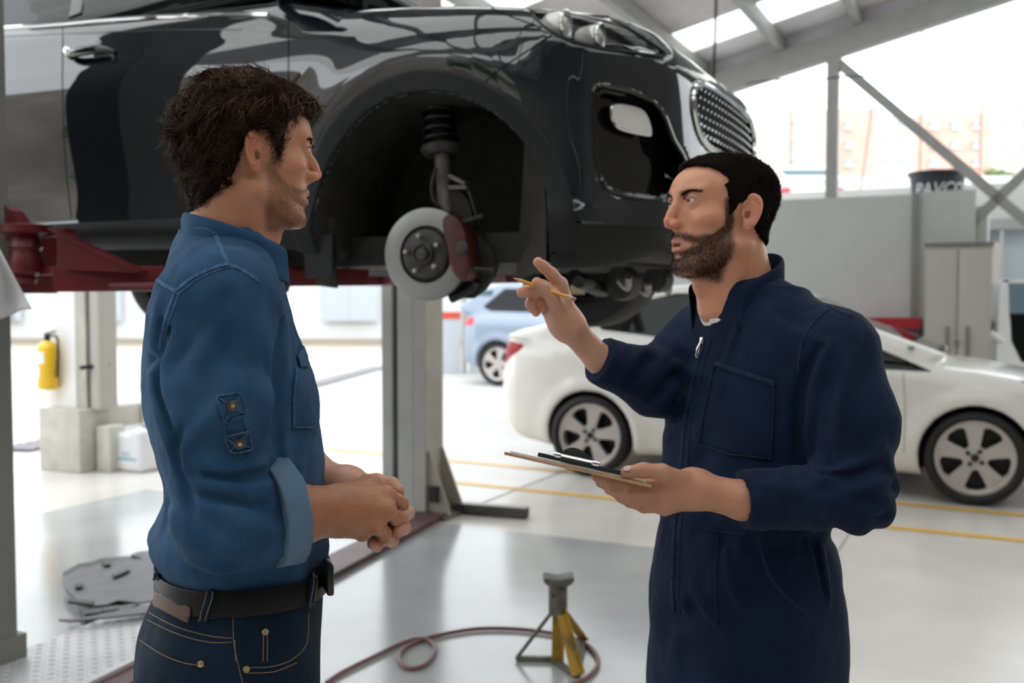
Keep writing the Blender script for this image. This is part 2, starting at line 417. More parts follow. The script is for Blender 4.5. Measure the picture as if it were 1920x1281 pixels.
for v_ in (VG, 4.6, -1.0, -5.3):
    hh = .235
    b = MB(); P0 = uv(RU0, v_-.07, roofz(RU0)-.25); b.box(P0, U*(RU1-RU0)+W3*SL*(RU1-RU0), V*.14, W3*hh)
    if v_ == VG:
        b.build('rafter', M_steel, roof)
        MB().box(uv(RU0, v_+.02, roofz(RU0)-.02), U*(RU1-RU0)+W3*SL*(RU1-RU0), V*.03, W3*.15).build('gable_fascia', M_sheet, roof)
    elif v_ < 0: b.build('rafter', M_steel, roof)
# open gable end: post and diagonal braces
def gp(px, py, v=VG): u_, z_ = on_v(px, py, v); return uv(u_, v, z_)
pt = gp(1563, 122); 
gable = bpy.data.objects.new('trim_1', None); COL.objects.link(gable); tag(gable, 'grey steel post and crossing braces in the open gable end', 'frame', kind='structure')
MB().box(uv(*touv(pt))-U*.055-V*.06, U*.11, V*.12, W3*(pt[2]+.09)).build('post', M_steel, gable)
MB().bar(gp(1572, 118), gp(1935, 425), .09, .09).build('brace', M_steel, gable)
MB().bar(gp(1935, 312), gp(1800, 440), .09, .09).build('brace', M_steel, gable)
# low partition wall behind the white car
wz = on_v(1600, 369, 10.0)[1]
uL = on_v(1235, 500, 10.0)[0]; uS = on_v(1717, 400, 10.0)[0]; uR = on_v(1829, 400, 10.0)[0]
w1 = bpy.data.objects.new('wall_back', None); COL.objects.link(w1); tag(w1, 'low plain grey partition wall behind the white sedan', 'wall', kind='structure')
MB().ubox(uL-.8, uS-.02, 10.0, 10.12, 0, wz).build('wall_panel', M_wall, w1)
MB().ubox(uS+.02, uR, 9.98, 10.1, 0, wz+.02).build('wall_panel', M_wall, w1)
MB().ubox(uS-.03, uS+.03, 9.95, 10.1, 0, wz).build('wall_post', mat('seam_grey', (.25, .25, .24), rough=.6), w1)
# pale blue metal shed wall further right, behind
w2 = bpy.data.objects.new('wall_shed', None); COL.objects.link(w2); tag(w2, 'pale blue grey ribbed metal wall at far right', 'wall', kind='structure')
M_blue = mat('shed_blue', (.50, .56, .60), rough=.5)
zs = on_v(1880, 428, 12.5)[1]; u0s = on_v(1790, 428, 12.5)[0]
for i in range(8): MB().ubox(u0s+i*.5, u0s+i*.5+.47, 12.5, 12.56, 0, zs).build('wall_panel', M_blue, w2)
MB().ubox(u0s-.1, u0s+4.1, 12.4, 12.6, zs-.02, zs+.1).build('cap_rail', M_steel, w2)
# right-hand inner wall, out of view, that closes the hall
wr = MB().ubox(6.2, 6.35, -5.5, 10.3, 0, roofz(6.2)+.2).build('wall_right', mat('wall_dull', (.20, .19, .18), rough=.8)); tag(wr, 'plain grey side wall closing the workshop', 'wall', kind='structure')
wf = MB().ubox(-1.6, 6.2, -5.75, -5.6, 0, roofz(6.2)+.2).build('wall_fill_block', mat('wall_dull', (.20, .19, .18))); tag(wf, 'unseen grey wall added behind the viewer to cut fill light', 'wall', kind='structure')  # unseen wall added behind the camera to cut the fill light
# terrace behind with a far building, cars, trees
terr = MB().ubox(-3.6, 40, 13.2, 80, -.2, 2.75).build('floor_terrace', M_out); tag(terr, 'raised pale concrete lot beyond the partition wall', 'floor', kind='structure')
led = MB().ubox(uL-.8, uR+.1, 10.16, 12.3, 0, wz-.12).build('floor_ledge', M_wall); tag(led, 'raised concrete ledge behind the partition wall', 'floor', kind='structure')
# neighbour wall on the left across the yard
M_nw = mat('neighbour_wall', (.78, .79, .80), rough=.7); M_pane = mat('pale_panel', (.50, .55, .58), rough=.4); M_kerb = mat('kerb', (.38, .33, .27), rough=.9)
YN = 32.0
wn = bpy.data.objects.new('wall_left', None); COL.objects.link(wn); tag(wn, 'bright white neighbouring wall across the yard', 'wall', kind='structure')
MB().box((-34, YN, 0), (60, -3, 0), (0, .3, 0), (0, 0, 5)).build('wall_panel', M_nw, wn)
for px in (40, 225, 640, 690, 30):
    a = at(px, 612, YN-.05-(0)); 
    MB().box((a[0]-.35, YN-.25-(a[0]+34)*.05, .7), (.9, -.045, 0), (0, .1, 0), (0, 0, 1.5)).build('wall_recess', M_pane, wn)
MB().box((-34, YN-.9, 0), (60, -3, 0), (0, .5, 0), (0, 0, .18)).build('kerb', M_kerb, wn)
MB().box((-34, YN-2.6, .0), (60, -3, 0), (0, .25, 0), (0, 0, .012)).build('kerb_line', M_yel, wn)
# partition with a red stripe behind the lift
YP = 18.4; xa = at(800, 600, YP)[0]; xb = at(960, 600, YP)[0]
wp = bpy.data.objects.new('wall_striped', None); COL.objects.link(wp); tag(wp, 'white and grey panel fence with a red stripe behind the lift post', 'fence', kind='structure')
M_lb = mat('pale_blue_panel', (.50, .54, .58), rough=.5); M_rs = mat('stripe_red', (.62, .09, .05), rough=.5)
for xs, xe in ((xa+.02, at(868, 600, YP)[0]-.04), (at(875, 600, YP)[0]+.04, xb+2.5)):
    z1 = at(800, 598, YP)[2]; z2 = at(800, 585, YP)[2]
    MB().box((xs, YP, 0), (xe-xs, 0, 0), (0, .08, 0), (0, 0, z1)).build('fence_panel', M_lb, wp)
    MB().box((xs, YP-.01, z1), (xe-xs, 0, 0), (0, .09, 0), (0, 0, z2-z1)).build('stripe', M_rs, wp)
    MB().box((xs, YP, z2), (xe-xs, 0, 0), (0, .08, 0), (0, 0, 1.2)).build('fence_panel', M_nw, wp)
xq = at(871, 600, YP)[0]; MB().box((xq-.05, YP-.05, 0), (.1, 0, 0), (0, .12, 0), (0, 0, 2.6)).build('fence_post', M_steel, wp)
# trench drain
gA = ground(715, 688); gB = ground(585, 722); gC = ground(240, 800); gD = ground(20, 845)
dr = bpy.data.objects.new('trim_2', None); COL.objects.link(dr); tag(dr, 'dark slotted trench drain crossing the yard', 'drain', kind='structure')
for a, b in ((gA, gB), (gB, gC), (gC, gD)):
    a = np.array(a); b = np.array(b); d = (b-a)/np.linalg.norm(b-a); n = np.cross(d, W3)*.2; z = W3*.006
    L_ = np.linalg.norm(b-a); k = int(L_/.12)
    MB().add([a-n+z, b-n+z, b+n+z, a+n+z], [(0, 1, 2, 3)]).build('drain_channel', mat('drain_dark', (.09, .085, .095), rough=.8), dr)
    sb = MB()
    for i in range(k): c = a+d*(i+.2)*L_/k; sb.box(c-n*.95+z, n*1.9, d*.045, W3*.012)
    s_ = sb.build('drain_bar', mat('drain_bar', (.42, .40, .42), rough=.5, metal=.3), dr); s_['kind'] = 'stuff'
# loose cable crossing the gable opening and hanging wire
M_wire = mat('cable_black', (.02, .02, .02), rough=.6)
c_ = MB().tube(smooth_poly([gp(1400, 158, 9.6), gp(1450, 150, 9.6), gp(1500, 153, 9.6), gp(1560, 146, 9.6), gp(1640, 140, 9.6), gp(1705, 128, 9.6)], 4, False), .008, 5).build('cable', M_wire)
tag(c_, 'thin dark cable strung across the open gable below the roof beam', 'cable')
c_ = MB().tube(smooth_poly([gp(1343, -40, 8.2), gp(1342, 30, 8.2), gp(1340, 80, 8.2), gp(1338, 150, 8.2)], 4, False), .012, 5).build('cable', M_wire)
tag(c_, 'dark cable hanging from the roof above the grille', 'cable')
# ================================================================== dark SUV raised on the lift
O3 = np.array((.12, 3.993, 1.236)); ZL = 1.236
def cw(s, w, z): return O3+U*s-V*w+W3*z              # car -> world
def cl(p):
    r = p-O3.astype(np.float32); return r@U.astype(np.float32), -(r@V.astype(np.float32)), r[:, 2]
M_paint = mat('suv_paint', (.0045, .0065, .010), rough=.4, metal=0, coat=1, coat_r=.012, coat_ior=1.95, spec=.0)
M_clad = mat('suv_cladding', (.013, .0132, .014), rough=.6, spec=.3, bump=.05, bscale=300)
M_gloss = mat('gloss_black', (.006, .006, .007), rough=.06, coat=.6)
M_liner = mat('liner_felt', (.020, .019, .018), rough=.85, noise=.4, nscale=12, bump=.3, bscale=40)
M_glass = mat('dark_glass', (.004, .005, .006), rough=.03, spec=.35)
M_lens = bpy.data.materials.new('clear_lens'); M_lens.use_nodes = True
_n = M_lens.node_tree.nodes; _l = M_lens.node_tree.links; _n.remove(_n['Principled BSDF']); _t = _n.new('ShaderNodeBsdfTransparent'); _g = _n.new('ShaderNodeBsdfGlossy'); _g.inputs['Roughness'].default_value = .02
_m = _n.new('ShaderNodeMixShader'); _f = _n.new('ShaderNodeFresnel'); _f.inputs[0].default_value = 1.35; _l.new(_f.outputs[0], _m.inputs[0]); _l.new(_t.outputs[0], _m.inputs[1]); _l.new(_g.outputs[0], _m.inputs[2]); _l.new(_m.outputs[0], _n['Material Output'].inputs[0])
M_disc = mat('brake_disc', (.25, .25, .245), rough=.38, metal=.85, noise=.05, nscale=5)
M_hub = mat('hub_iron', (.055, .053, .05), rough=.55, metal=.4, noise=.4, nscale=30)
M_cal = mat('caliper_red', (.055, .009, .010), rough=.45, noise=.3, nscale=30)
M_iron = mat('strut_iron', (.12, .11, .095), rough=.6, metal=.2, noise=.35, nscale=25)
M_tyre = mat('tyre', (.014, .014, .015), rough=.62)
side_P = smooth_poly([(.58, .27), (.72, .33), (.775, .43), (.79, .56), (.785, .72), (.765, .84), (.71, .935), (.57, 1.03), (.32, 1.10), (0, 1.145), (-.35, 1.175), (-.58, 1.185),
    (-1.0, 1.205), (-1.5, 1.24), (-2.1, 1.29), (-2.7, 1.32), (-3.3, 1.33), (-3.52, 1.12), (-3.58, .72), (-3.5, .48), (-3.28, .38), (-2.6, .345), (-1.5, .335), (-.5, .32)], 3)
plan_h = smooth_poly([(.79, 0), (.78, .22), (.755, .42), (.70, .60), (.60, .75), (.46, .855), (.26, .912), (0, .932), (-.5, .930), (-1.5, .925), (-2.5, .925), (-3.0, .90), (-3.33, .82), (-3.50, .65), (-3.58, .3), (-3.58, 0)], 3, False)
plan_P = np.concatenate((plan_h, plan_h[::-1][1:-1]*np.array((1, -1))))
L_plan = Lut(plan_P, .008); L_side = Lut(side_P, .008)
_tz = smooth_poly([(.2, .09), (.30, .035), (.38, .0), (.46, .012), (.60, .022), (.78, .006), (.92, .0), (1.0, .008), (1.06, .022), (1.12, .036), (1.2, .058), (1.4, .14)], 8, False)
def suv_base(p):
    s, w, z = cl(p); w = np.abs(w)
    t = np.interp(z, _tz[:, 0], _tz[:, 1]).astype(np.float32)
    t = t-.016*np.exp(-((np.sqrt(s**2+(z-.40)**2)-.50)/.10)**2)*(z > .2)          # front fender flare
    hood = np.clip((s+.62)/.3, 0, 1)
    zz = z+.085*hood*np.clip(w/.93, 0, 1.1)**3
    zz = zz-.018*hood*np.exp(-((w-.55)/.10)**2)
    d1 = L_plan(s, w+t); d2 = L_side(s, zz)
    return smax(d1, d2, .085)
fog_px = [(1112, 172), (1135, 160), (1195, 175), (1238, 205), (1262, 262), (1283, 300), (1278, 335), (1240, 372), (1150, 360), (1120, 325), (1113, 240)]
lamp_px = [(988, 12), (1012, 2), (1080, 12), (1140, 32), (1205, 70), (1248, 104), (1190, 98), (1125, 90), (1060, 72), (1018, 48)]
grille_P = smooth_poly([(0, .865), (.30, .862), (.40, .845), (.445, .80), (.435, .735), (.38, .675), (.25, .645), (0, .64), (-.25, .645), (-.38, .675), (-.435, .735), (-.445, .80), (-.40, .845), (-.30, .862)], 3)
def near_px(p):
    s, w, z = cl(p); q = O3+np.outer(s, U)-np.outer(np.abs(w), V)+np.outer(z, W3); return project(q)
def suv_cut(p, b):
    s, w, z = cl(p); out = np.full(len(p), 1.0, np.float32); m = (s > .25) & (b > -.16) & (b < .08)
    if m.any():
        P = p[m]; B = b[m]; px = near_px(P); S, Wd, Z = s[m], w[m], z[m]
        c = np.maximum(poly2(px[:, 0], px[:, 1], fog_px)/600, -(B+.075))
        d = np.maximum(poly2(px[:, 0], px[:, 1], lamp_px)/600, -(B+.07)); d = np.where(Z > .7, d, 1)
        g = np.maximum(poly2(Wd, Z, grille_P), -(B+.05)); g = np.where(S > .5, g, 1)
        out[m] = np.minimum(np.minimum(c, d), g)
    return out
def arch(p, s0, r): 
    s, w, z = cl(p); return np.maximum(np.sqrt((s-s0)**2+(z-.375)**2)-r, .46-np.abs(w))
def suv_body(p):
    b = suv_base(p); f = np.maximum(b, -suv_cut(p, b))
    return np.maximum(np.maximum(f, -arch(p, 0, .415)), -arch(p, -2.67, .415))
def bounds(f_pts, pad=.05):
    P = np.array(f_pts); return P.min(0)-pad, P.max(0)+pad
_cor = [cw(s, w, z) for s in (-3.65, .9) for w in (-1.0, 1.0) for z in (.2, 1.3)]
def local_surf(f, slo, shi, h, proj=1, thr=4.0):
    """mesh in car axes so that the grid follows the car"""
    M = np.stack((U, -V, W3), 0).astype(np.float32)
    g = lambda q: f((q@M+O3.astype(np.float32)).astype(np.float32))
    v, q, n = surf(g, slo, shi, h, proj, thr)
    return (v@M+O3).astype(np.float32), q[:, ::-1], n@M      # (U,-V,Z) is left handed
def half_surf(f, slo, shi, h, proj=1, thr=4.0):
    v, q, n = local_surf(f, (slo[0], -.03, slo[2]), shi, h, proj, thr)
    _i, (v, q, n, _) = split(v, q, n, cl(v)[1]); return v, q, n
def mirror(v, q, n):
    s, w, z = cl(v); nv = v+np.outer(2*w, V); nn = n-np.outer(2*(n@V), V); return nv.astype(np.float32), q[:, ::-1], nn
def both(v, q, n):
    v2, q2, n2 = mirror(v, q, n); return np.concatenate((v, v2)), np.concatenate((q, q2+len(v))), np.concatenate((n, n2))
suv = thing('suv', 'dark blue-black SUV raised on the lift with its front wheel removed', 'car', cw(-1.3, 0, 0))
v_, q_, n_ = half_surf(suv_body, (-3.65, 0, .2), (.9, 1.0, 1.42), .0138, 1)
b_ = suv_base(v_); s_, w_, z_ = cl(v_)
rad = np.sqrt(s_**2+(z_-.375)**2); rad2 = np.sqrt((s_+2.67)**2+(z_-.375)**2); rr = np.minimum(rad, rad2)
d_ar = np.where((rr < .55) & (np.abs(w_) < .97), b_+.006, .05)             # deep inside the wheel arches
d_ar = np.where(rr < .412+.006, np.minimum(d_ar, b_+.006), d_ar)
(lv, lq, ln, _), (v_, q_, n_, _) = split(v_, q_, n_, np.where(rr > .43, .02, b_+.004))
for fr_ in (1, 0):
    k = ((cl(lv)[0] > -1.3) == bool(fr_))[lq].all(1)
    for v9, q9, n9 in ((lv, lq[k], ln), mirror(lv, lq[k], ln)): mk('wheel_arch_liner', v9, q9, M_liner, suv, normals=n9)
b_ = suv_base(v_)
(rv, rq, rn, _), (v_, q_, n_, _) = split(v_, q_, n_, b_+.003)
_s9, _w9, _z9 = cl(rv); _wm = _w9[rq].mean(1); _zm = _z9[rq].mean(1); kg = (_wm < .475) & (_zm < .885)
def largest(q, n):
    par = np.arange(n)
    for _ in range(400):
        m = par[q].min(1); new = par.copy(); np.minimum.at(new, q.ravel(), np.repeat(m, q.shape[1])); new = new[new]
        if (new == par).all(): break
        par = new
    c = par[q[:, 0]]; u_, k_ = np.unique(c, return_counts=True); return c == u_[k_.argmax()]
kq = rq[kg]; kq = kq[largest(kq, len(rv))]; gB = both(rv, kq, rn); mk('grille_recess', gB[0], gB[1], M_gloss, suv, normals=gB[2])
for nm_, k9 in (('lamp_housing', ~kg & (_zm > .80)), ('fog_pocket', ~kg & (_zm <= .80))):
    qk = rq[k9]; qk = qk[largest(qk, len(rv))]
    for v9, q9, n9 in ((rv, qk, rn), mirror(rv, qk, rn)): mk(nm_, v9, q9, M_gloss, suv, normals=n9)
s_, w_, z_ = cl(v_)
d_sill = np.where(s_ < -.2, z_-.435, z_-.355-.02*np.clip(s_, 0, 1)); d_sill = np.where(s_ > .30, z_-.37+.0*s_, d_sill)
(cv, cq, cn, _), (v_, q_, n_, _) = split(v_, q_, n_, d_sill)
cB = both(cv, cq, cn); mk('sill_cladding', cB[0], cB[1], M_clad, suv, normals=cB[2])
vB = both(v_, q_, n_); mk('body_shell', vB[0], vB[1], M_paint, suv, normals=vB[2])
suv_tree = bvh(np.concatenate((v_, cv)), np.concatenate((q_, cq+len(v_))))
# arch cladding rings on both sides, front and rear
def ring(s0):
    def f(p):
        s, w, z = cl(p); b = suv_base(p); r = np.sqrt((s-s0)**2+(z-.375)**2)
        r = r+.0*z
        return np.maximum(np.maximum(b-.013, -(b+.02)), np.maximum(smax(r-.485-.02*np.clip((.5-z)*3, 0, 1), b-.013, .012), np.maximum(.418-r, np.maximum(.6-np.abs(w), .285-z))))
    return f
for s0 in (0, -2.67):
    v, q, n = local_surf(ring(s0), (s0-.56, .5, .22), (s0+.56, 1.0, .92), .0105, 1)
    mk('arch_cladding', v, q, M_clad, suv, sharp=50); v2, q2, n2 = mirror(v, q, n); mk('arch_cladding', v2, q2, M_clad, suv, sharp=50)
# headlamp lenses: patches of the smooth outer skin
v, q, n = local_surf(suv_base, (.15, -.95, .4), (.85, .95, 1.2), .016, 1)
px = near_px(v); d = poly2(px[:, 0], px[:, 1], lamp_px)/600; s_, w_, z_ = cl(v); d = np.where((s_ > .2) & (z_ > .7), d, 1)
(hv, hq, hn, _), _o = split(v, q, n, d)
for sg in (1, -1):
    k = (cl(hv)[1]*sg > 0)[hq].all(1); lens = mk('headlamp_lens', hv, hq[k], M_lens, suv, normals=hn)
M_lampi = mat('lamp_silver', (.75, .75, .74), rough=.15, metal=.9); M_lampw = mat('lamp_white', (.78, .77, .74), rough=.25, coat=.5)
base_tree = bvh(v, q)
def skin(px, py, depth=0):
    P, N = hit(base_tree, px, py); return P-N*depth, N
for (px_, py_, r) in ((1062, 38, .040), (1128, 62, .036)):
    P, N = skin(px_, py_, .015); ax = U*.9-V*.25*0+np.array((0, 0, .0))
    for sg in (1, -1):
        Q = P.copy()
        if sg < 0: s1, w1, z1 = cl(P[None].astype(np.float32)); Q = cw(s1[0], -w1[0], z1[0])
        MB().lathe([(r*.6, -.075), (r*.9, -.06), (r, -.03), (r, .0), (r*.82, .004), (r*.80, -.01), (r*.5, .004), (0, .01)], Q, U, 24).build('projector_lamp', M_lampw, suv, True)
        MB().lathe([(r*1.02, -.006), (r*1.14, 0), (r*1.14, .006), (r*1.0, .008)], Q, U, 24).build('lamp_ring', M_lampi, suv, True)
# fog lamp in the front corner pocket
P, N = skin(1180, 226, .0)
e1 = np.cross(W3, N); e1 /= np.linalg.norm(e1); e2 = np.cross(N, e1)
fp = [(1143, 203), (1158, 197), (1195, 205), (1210, 222), (1217, 250), (1205, 253), (1162, 243), (1146, 228)]
fpts = []
for a in fp: Pq, Nq = hit(suv_tree, 1100, 140); d_ = ray(*a); t = ((P-N*.045)-np.array((0, 0, CAMZ)))@N/(d_@N); fpts.append(np.array((0, 0, CAMZ))+d_*t)
fpts = smooth_poly(fpts, 3)
MB().prism(fpts, N*.018).build('fog_lamp', M_lampw, suv, bevel=.005)
MB().tube(list(fpts+N*.012), .005, 6, closed=True).build('fog_lamp_rim', M_lampi, suv, True)
for poly, r_, m_, nm in ((fog_px, .0085, M_gloss, 'pocket_rim'), (lamp_px, .004, M_black, 'lamp_seal')):
    P, N = trace(base_tree, [np.array(p) for p in smooth_poly(np.array(poly, float), 3)], .001, 8, closed=True)
    for sg in (1, -1):
        Q = P if sg > 0 else [cw(*[float(a[0]) for a in (lambda t: (t[0], -t[1], t[2]))(cl(x[None].astype(np.float32)))]) for x in P]
        MB().tube(Q, r_, 8, closed=True).build(nm, m_, suv, True)
# black blade across the pocket
def tr(pts, off=.001, step=10): return trace(suv_tree, pts, off, step)
bl = [skin(a, b, -.004)[0] for a, b in ((1118, 258), (1150, 268), (1200, 284), (1250, 292), (1290, 292))] if False else None
# grille: chrome frame, black mesh of slanted bars
gz = [];
def front_at(w, z):      # point of the front skin at given w,z
    lo, hi = .3, 1.0
    for _ in range(24):
        m = (lo+hi)/2
        if suv_base(cw(m, w, z)[None].astype(np.float32))[0] < 0: lo = m
        else: hi = m
    return lo
fr_pts = [cw(front_at(w, z)+.002, w, z) for w, z in grille_P]
MB().tube(fr_pts, .011, 8, closed=True).build('grille_frame', M_chrome, suv, True)
kk = 0
gm = MB(); gn = MB()
for iz in range(7):
    for iw in range(-10, 11):
        w0 = iw*.042+(.021 if iz % 2 else 0); z0 = .655+iz*.031
        if poly2(np.array([w0], np.float32), np.array([z0], np.float32), grille_P)[0] > -.014: continue
        s0 = front_at(w0, z0)-.022
        e = .021; g = .0155
        c = [cw(s0-.008, w0+e, z0), cw(s0-.008, w0, z0+g), cw(s0-.008, w0-e, z0), cw(s0-.008, w0, z0-g), cw(s0+.016, w0+e*.2, z0+g*.15)]
        gm.add(c, [(4, 0, 1), (4, 1, 2), (4, 2, 3), (4, 3, 0)]); gn.lathe([(.0045, -.004), (.005, .001), (.003, .003), (0, .0035)], cw(s0+.014, w0+e*.2, z0+g*.15), U, 6)
go = gm.build('grille_mesh', mat('grille_grey', (.05, .05, .055), rough=.25, metal=.6), suv); gs_ = gn.build('grille_studs', M_chrome, go, True); gs_['kind'] = 'stuff'
# panel gaps, brightwork
M_gap = mat('panel_gap', (.002, .002, .002), rough=.9)
for pts in ([(118, 52), (117, 150), (120, 260), (126, 340), (134, 408)], [(541, 22), (541, 140), (543, 260), (560, 330)], [(893, 2), (960, 32), (1016, 52)], [(1035, 66), (985, 98), (940, 128), (905, 158)]):
    P, N = tr(pts, .0006); ribbon(P, N, .005, .0006).build('panel_gap', M_gap, suv)
P, N = tr([(0, 54), (100, 47), (200, 38), (300, 32), (430, 29), (503, 29)], .004); ribbon(P, N, .016, .004).build('belt_moulding', M_chrome, suv, True, sharp=60)
P, N = tr([(0, 68), (130, 62), (300, 57), (452, 55)], .001); ribbon(P, N, .005, .0015).build('crease_highlight', mat('crease_glint', (.10, .11, .12), rough=.25, metal=.5, coat=1), suv, True, sharp=60)  # bright line along the door crease: a reflection painted as a pale ribbon
# door handle
P, N = hit(suv_tree, 178, 104); e1 = U; 
hp = smooth_poly([P-U*.115+N*.004, P-U*.09+N*.034, P+N*.042, P+U*.07+N*.036, P+U*.105+N*.004], 4, False)
hb = MB().tube(list(hp), [.010+.008*math.sin(math.pi*i/(len(hp)-1)) for i in range(len(hp))], 10); hb.build('door_handle', M_paint, suv, True, sharp=60)
MB().lathe([(.0, .003), (.05, .003), (.056, 0)], P-W3*.015, N, 20).build('handle_cup', M_gloss, suv, True)
P2, N2 = hit(suv_tree, 132, 98); MB().lathe([(.017, 0), (.017, .018), (.012, .024), (0, .025)], P2, N2, 14).build('lock_cap', M_chrome, suv, True)
# wing mirror
mP = cw(-.62, 1.04, 1.29)
mv, mq, mn = surf(lambda p: smin(ell(p, mP, (.10, .105, .075), None), cap(p, cw(-.60, .86, 1.19), mP, .025, .04), .05), mP-.22, mP+.22, .008)
mk('wing_mirror', mv, mq, M_gloss, suv, normals=mn)
# glasshouse
gh_P = smooth_poly([(-.52, 1.16), (-1.06, 1.49), (-1.5, 1.62), (-2.3, 1.645), (-3.05, 1.57), (-3.42, 1.30), (-3.5, 1.16)], 3)+np.array((0, .05))
def gh(p):
    s, w, z = cl(p); return smax(poly2(s, z, gh_P), np.abs(w)-(.835-.42*(z-1.18)), .07)
v, q, n = local_surf(gh, (-3.6, -.95, 1.12), (-.4, .95, 1.72), .025, 1)
s_, w_, z_ = cl(v); (rv, rq, rn, _), (gv, gq, gn_, _) = split(v, q, n, 1.555-z_)
mk('roof_panel', rv, rq, M_paint, suv, normals=rn); mk('window_glass', gv, gq, M_glass, suv, normals=gn_)
gt = bvh(v, q)
for pts, w1 in (([(142, 30), (146, 10), (150, -30)], .075), ([(545, 12), (480, -60), (400, -120)], .06)):
    P, N = trace(gt, pts, .004, 8)
    if len(P) > 1: ribbon(P, N, w1, .004).build('window_pillar', mat('pillar_black', (.05, .05, .055), rough=.25, coat=.5), suv, True)
# inner body of the bay and underside
ub = MB()
ub.box(cw(-3.2, -.72, .26), U*3.7, V*-1.44, W3*.1); ub.build('underbody', M_liner, suv)
# ---- front suspension on the near side: disc, hat, hub, caliper, strut
st = math.radians(5); WN = -(V*math.cos(st)+U*math.sin(st)*-1); WN = WN/np.linalg.norm(WN)        # outward axle direction
DC = at(798, 477, cw(-.02, .80, 0)[1]); WU = np.cross(W3, WN); WU /= np.linalg.norm(WU)
if WU@U < 0: WU = -WU
r_o = .1525
dd = MB().lathe([(.092, -.030), (r_o-.004, -.030), (r_o, -.028), (r_o, -.021), (.13, -.020), (.13, -.010), (r_o, -.009), (r_o, -.002), (r_o-.004, 0), (.095, 0), (.092, -.006)], DC, WN, 64).build('brake_disc', M_disc, suv, True)
MB().lathe([(.093, -.03), (.093, -.012), (.086, -.008), (.080, .006), (.072, .010), (.036, .010), (.036, .024), (.031, .028), (.029, .020), (.020, .018), (.018, .030), (.006, .034), (0, .034)], DC, WN, 48).build('disc_hat', M_hub, dd, True)
for i in range(5):
    a = 2*math.pi*i/5+.5; c = DC+(WU*math.cos(a)+W3*math.sin(a))*.060+WN*.010
    MB().lathe([(.0075, 0), (.0075, .024), (.004, .028), (0, .028)], c, WN, 10).build('wheel_stud', mat('stud_steel', (.45, .42, .36), rough=.4, metal=.7), dd, True)
def dpt(px, py, off=0):    # point on the disc plane seen at a pixel, pushed out along the axle
    d = ray(px, py); o = np.array((0, 0, CAMZ)); return o+d*(((DC+WN*off-o)@WN)/(d@WN))
cal = smooth_poly([dpt(x, y) for x, y in ((838, 416), (854, 404), (876, 424), (886, 468), (888, 512), (876, 528), (860, 514), (848, 470))], 3)
c0 = MB().prism(cal-WN*.075, WN*.115).build('brake_caliper', M_cal, suv, bevel=.008)
MB().tube([dpt(848, 412, .03), dpt(842, 440, .03), dpt(846, 470, .03), dpt(850, 505, .03), dpt(872, 524, .03)], .009, 8).build('caliper_bridge', mat('caliper_edge', (.33, .05, .045), rough=.4), c0, True)
MB().lathe([(.021, 0), (.021, .010), (.017, .012), (0, .012)], dpt(868, 464, .036), WN, 20).build('caliper_piston', M_hub, c0, True)
for a, b in (((838, 425), (905, 405)), ((850, 503), (925, 506))): MB().tube([dpt(*a, .02), dpt(*b, -.03)], .008, 8).build('slide_pin', M_black, c0, True)
kn = smooth_poly([dpt(x, y, -.06) for x, y in ((815, 365), (850, 350), (880, 380), (890, 430), (925, 470), (920, 520), (880, 560), (850, 545), (840, 480))], 2)
MB().prism(kn, -WN*.05).build('knuckle', M_liner, suv, bevel=.006)
MB().tube([dpt(845, 560, -.05), dpt(862, 552, -.05), dpt(885, 540, -.05), dpt(893, 528, -.05)], .017, 8).build('caliper_bracket', M_black, suv, True)
SB = dpt(836, 385, -.07); STT = dpt(822, 190, -.13)
sdir = (STT-SB)/np.linalg.norm(STT-SB); sl = np.linalg.norm(STT-SB)
st_o = MB().lathe([(.024, -.03), (.026, .0), (.026, .19), (.013, .195), (.013, sl)], SB, sdir, 20).build('strut_tube', M_iron, suv, True)
ss = SB+sdir*.185
MB().lathe([(.020, -.01), (.05, -.012), (.066, .0), (.072, .012), (.066, .02), (.03, .022), (.013, .02)], ss, sdir, 24).build('spring_seat', M_hub, st_o, True)
hx = [ss+sdir*(.02+.17*t/60)+(WU*math.cos(t*.55)+np.cross(sdir, WU)*math.sin(t*.55))*.058 for t in range(61)]
MB().tube(hx, .0075, 7).build('coil_spring', M_black, st_o, True)
MB().lathe([(.03, 0), (.035, .06), (.03, .12), (.036, .16), (.05, .19)], ss+sdir*.02, sdir, 16).build('dust_boot', M_black, st_o, True)
for (a, b) in (((845, 330), (875, 345)), ((845, 352), (878, 352))): MB().bar(dpt(*a, -.06), dpt(*b, -.05), .03, .012).build('strut_bracket', M_iron, st_o)
MB().tube(smooth_poly([dpt(818, 315, -.04), dpt(810, 345, -.03), dpt(812, 372, -.03), dpt(825, 392, -.04)], 4, False), .006, 6).build('brake_hose', M_black, suv, True)
MB().tube([dpt(876, 345, -.06), dpt(888, 385, -.05), dpt(905, 440, -.06), dpt(915, 470, -.07)], .006, 6).build('stabiliser_link', M_black, suv, True)
MB().bar(dpt(640, 497, -.30), dpt(760, 497, -.12), .05, .03).build('control_arm', mat('alloy_dull', (.36, .34, .31), rough=.5, metal=.5, noise=.3, nscale=20), suv)
MB().tube([dpt(800, 480, -.05), dpt(760, 470, -.5)], .02, 10).build('drive_shaft', M_black, suv, True)
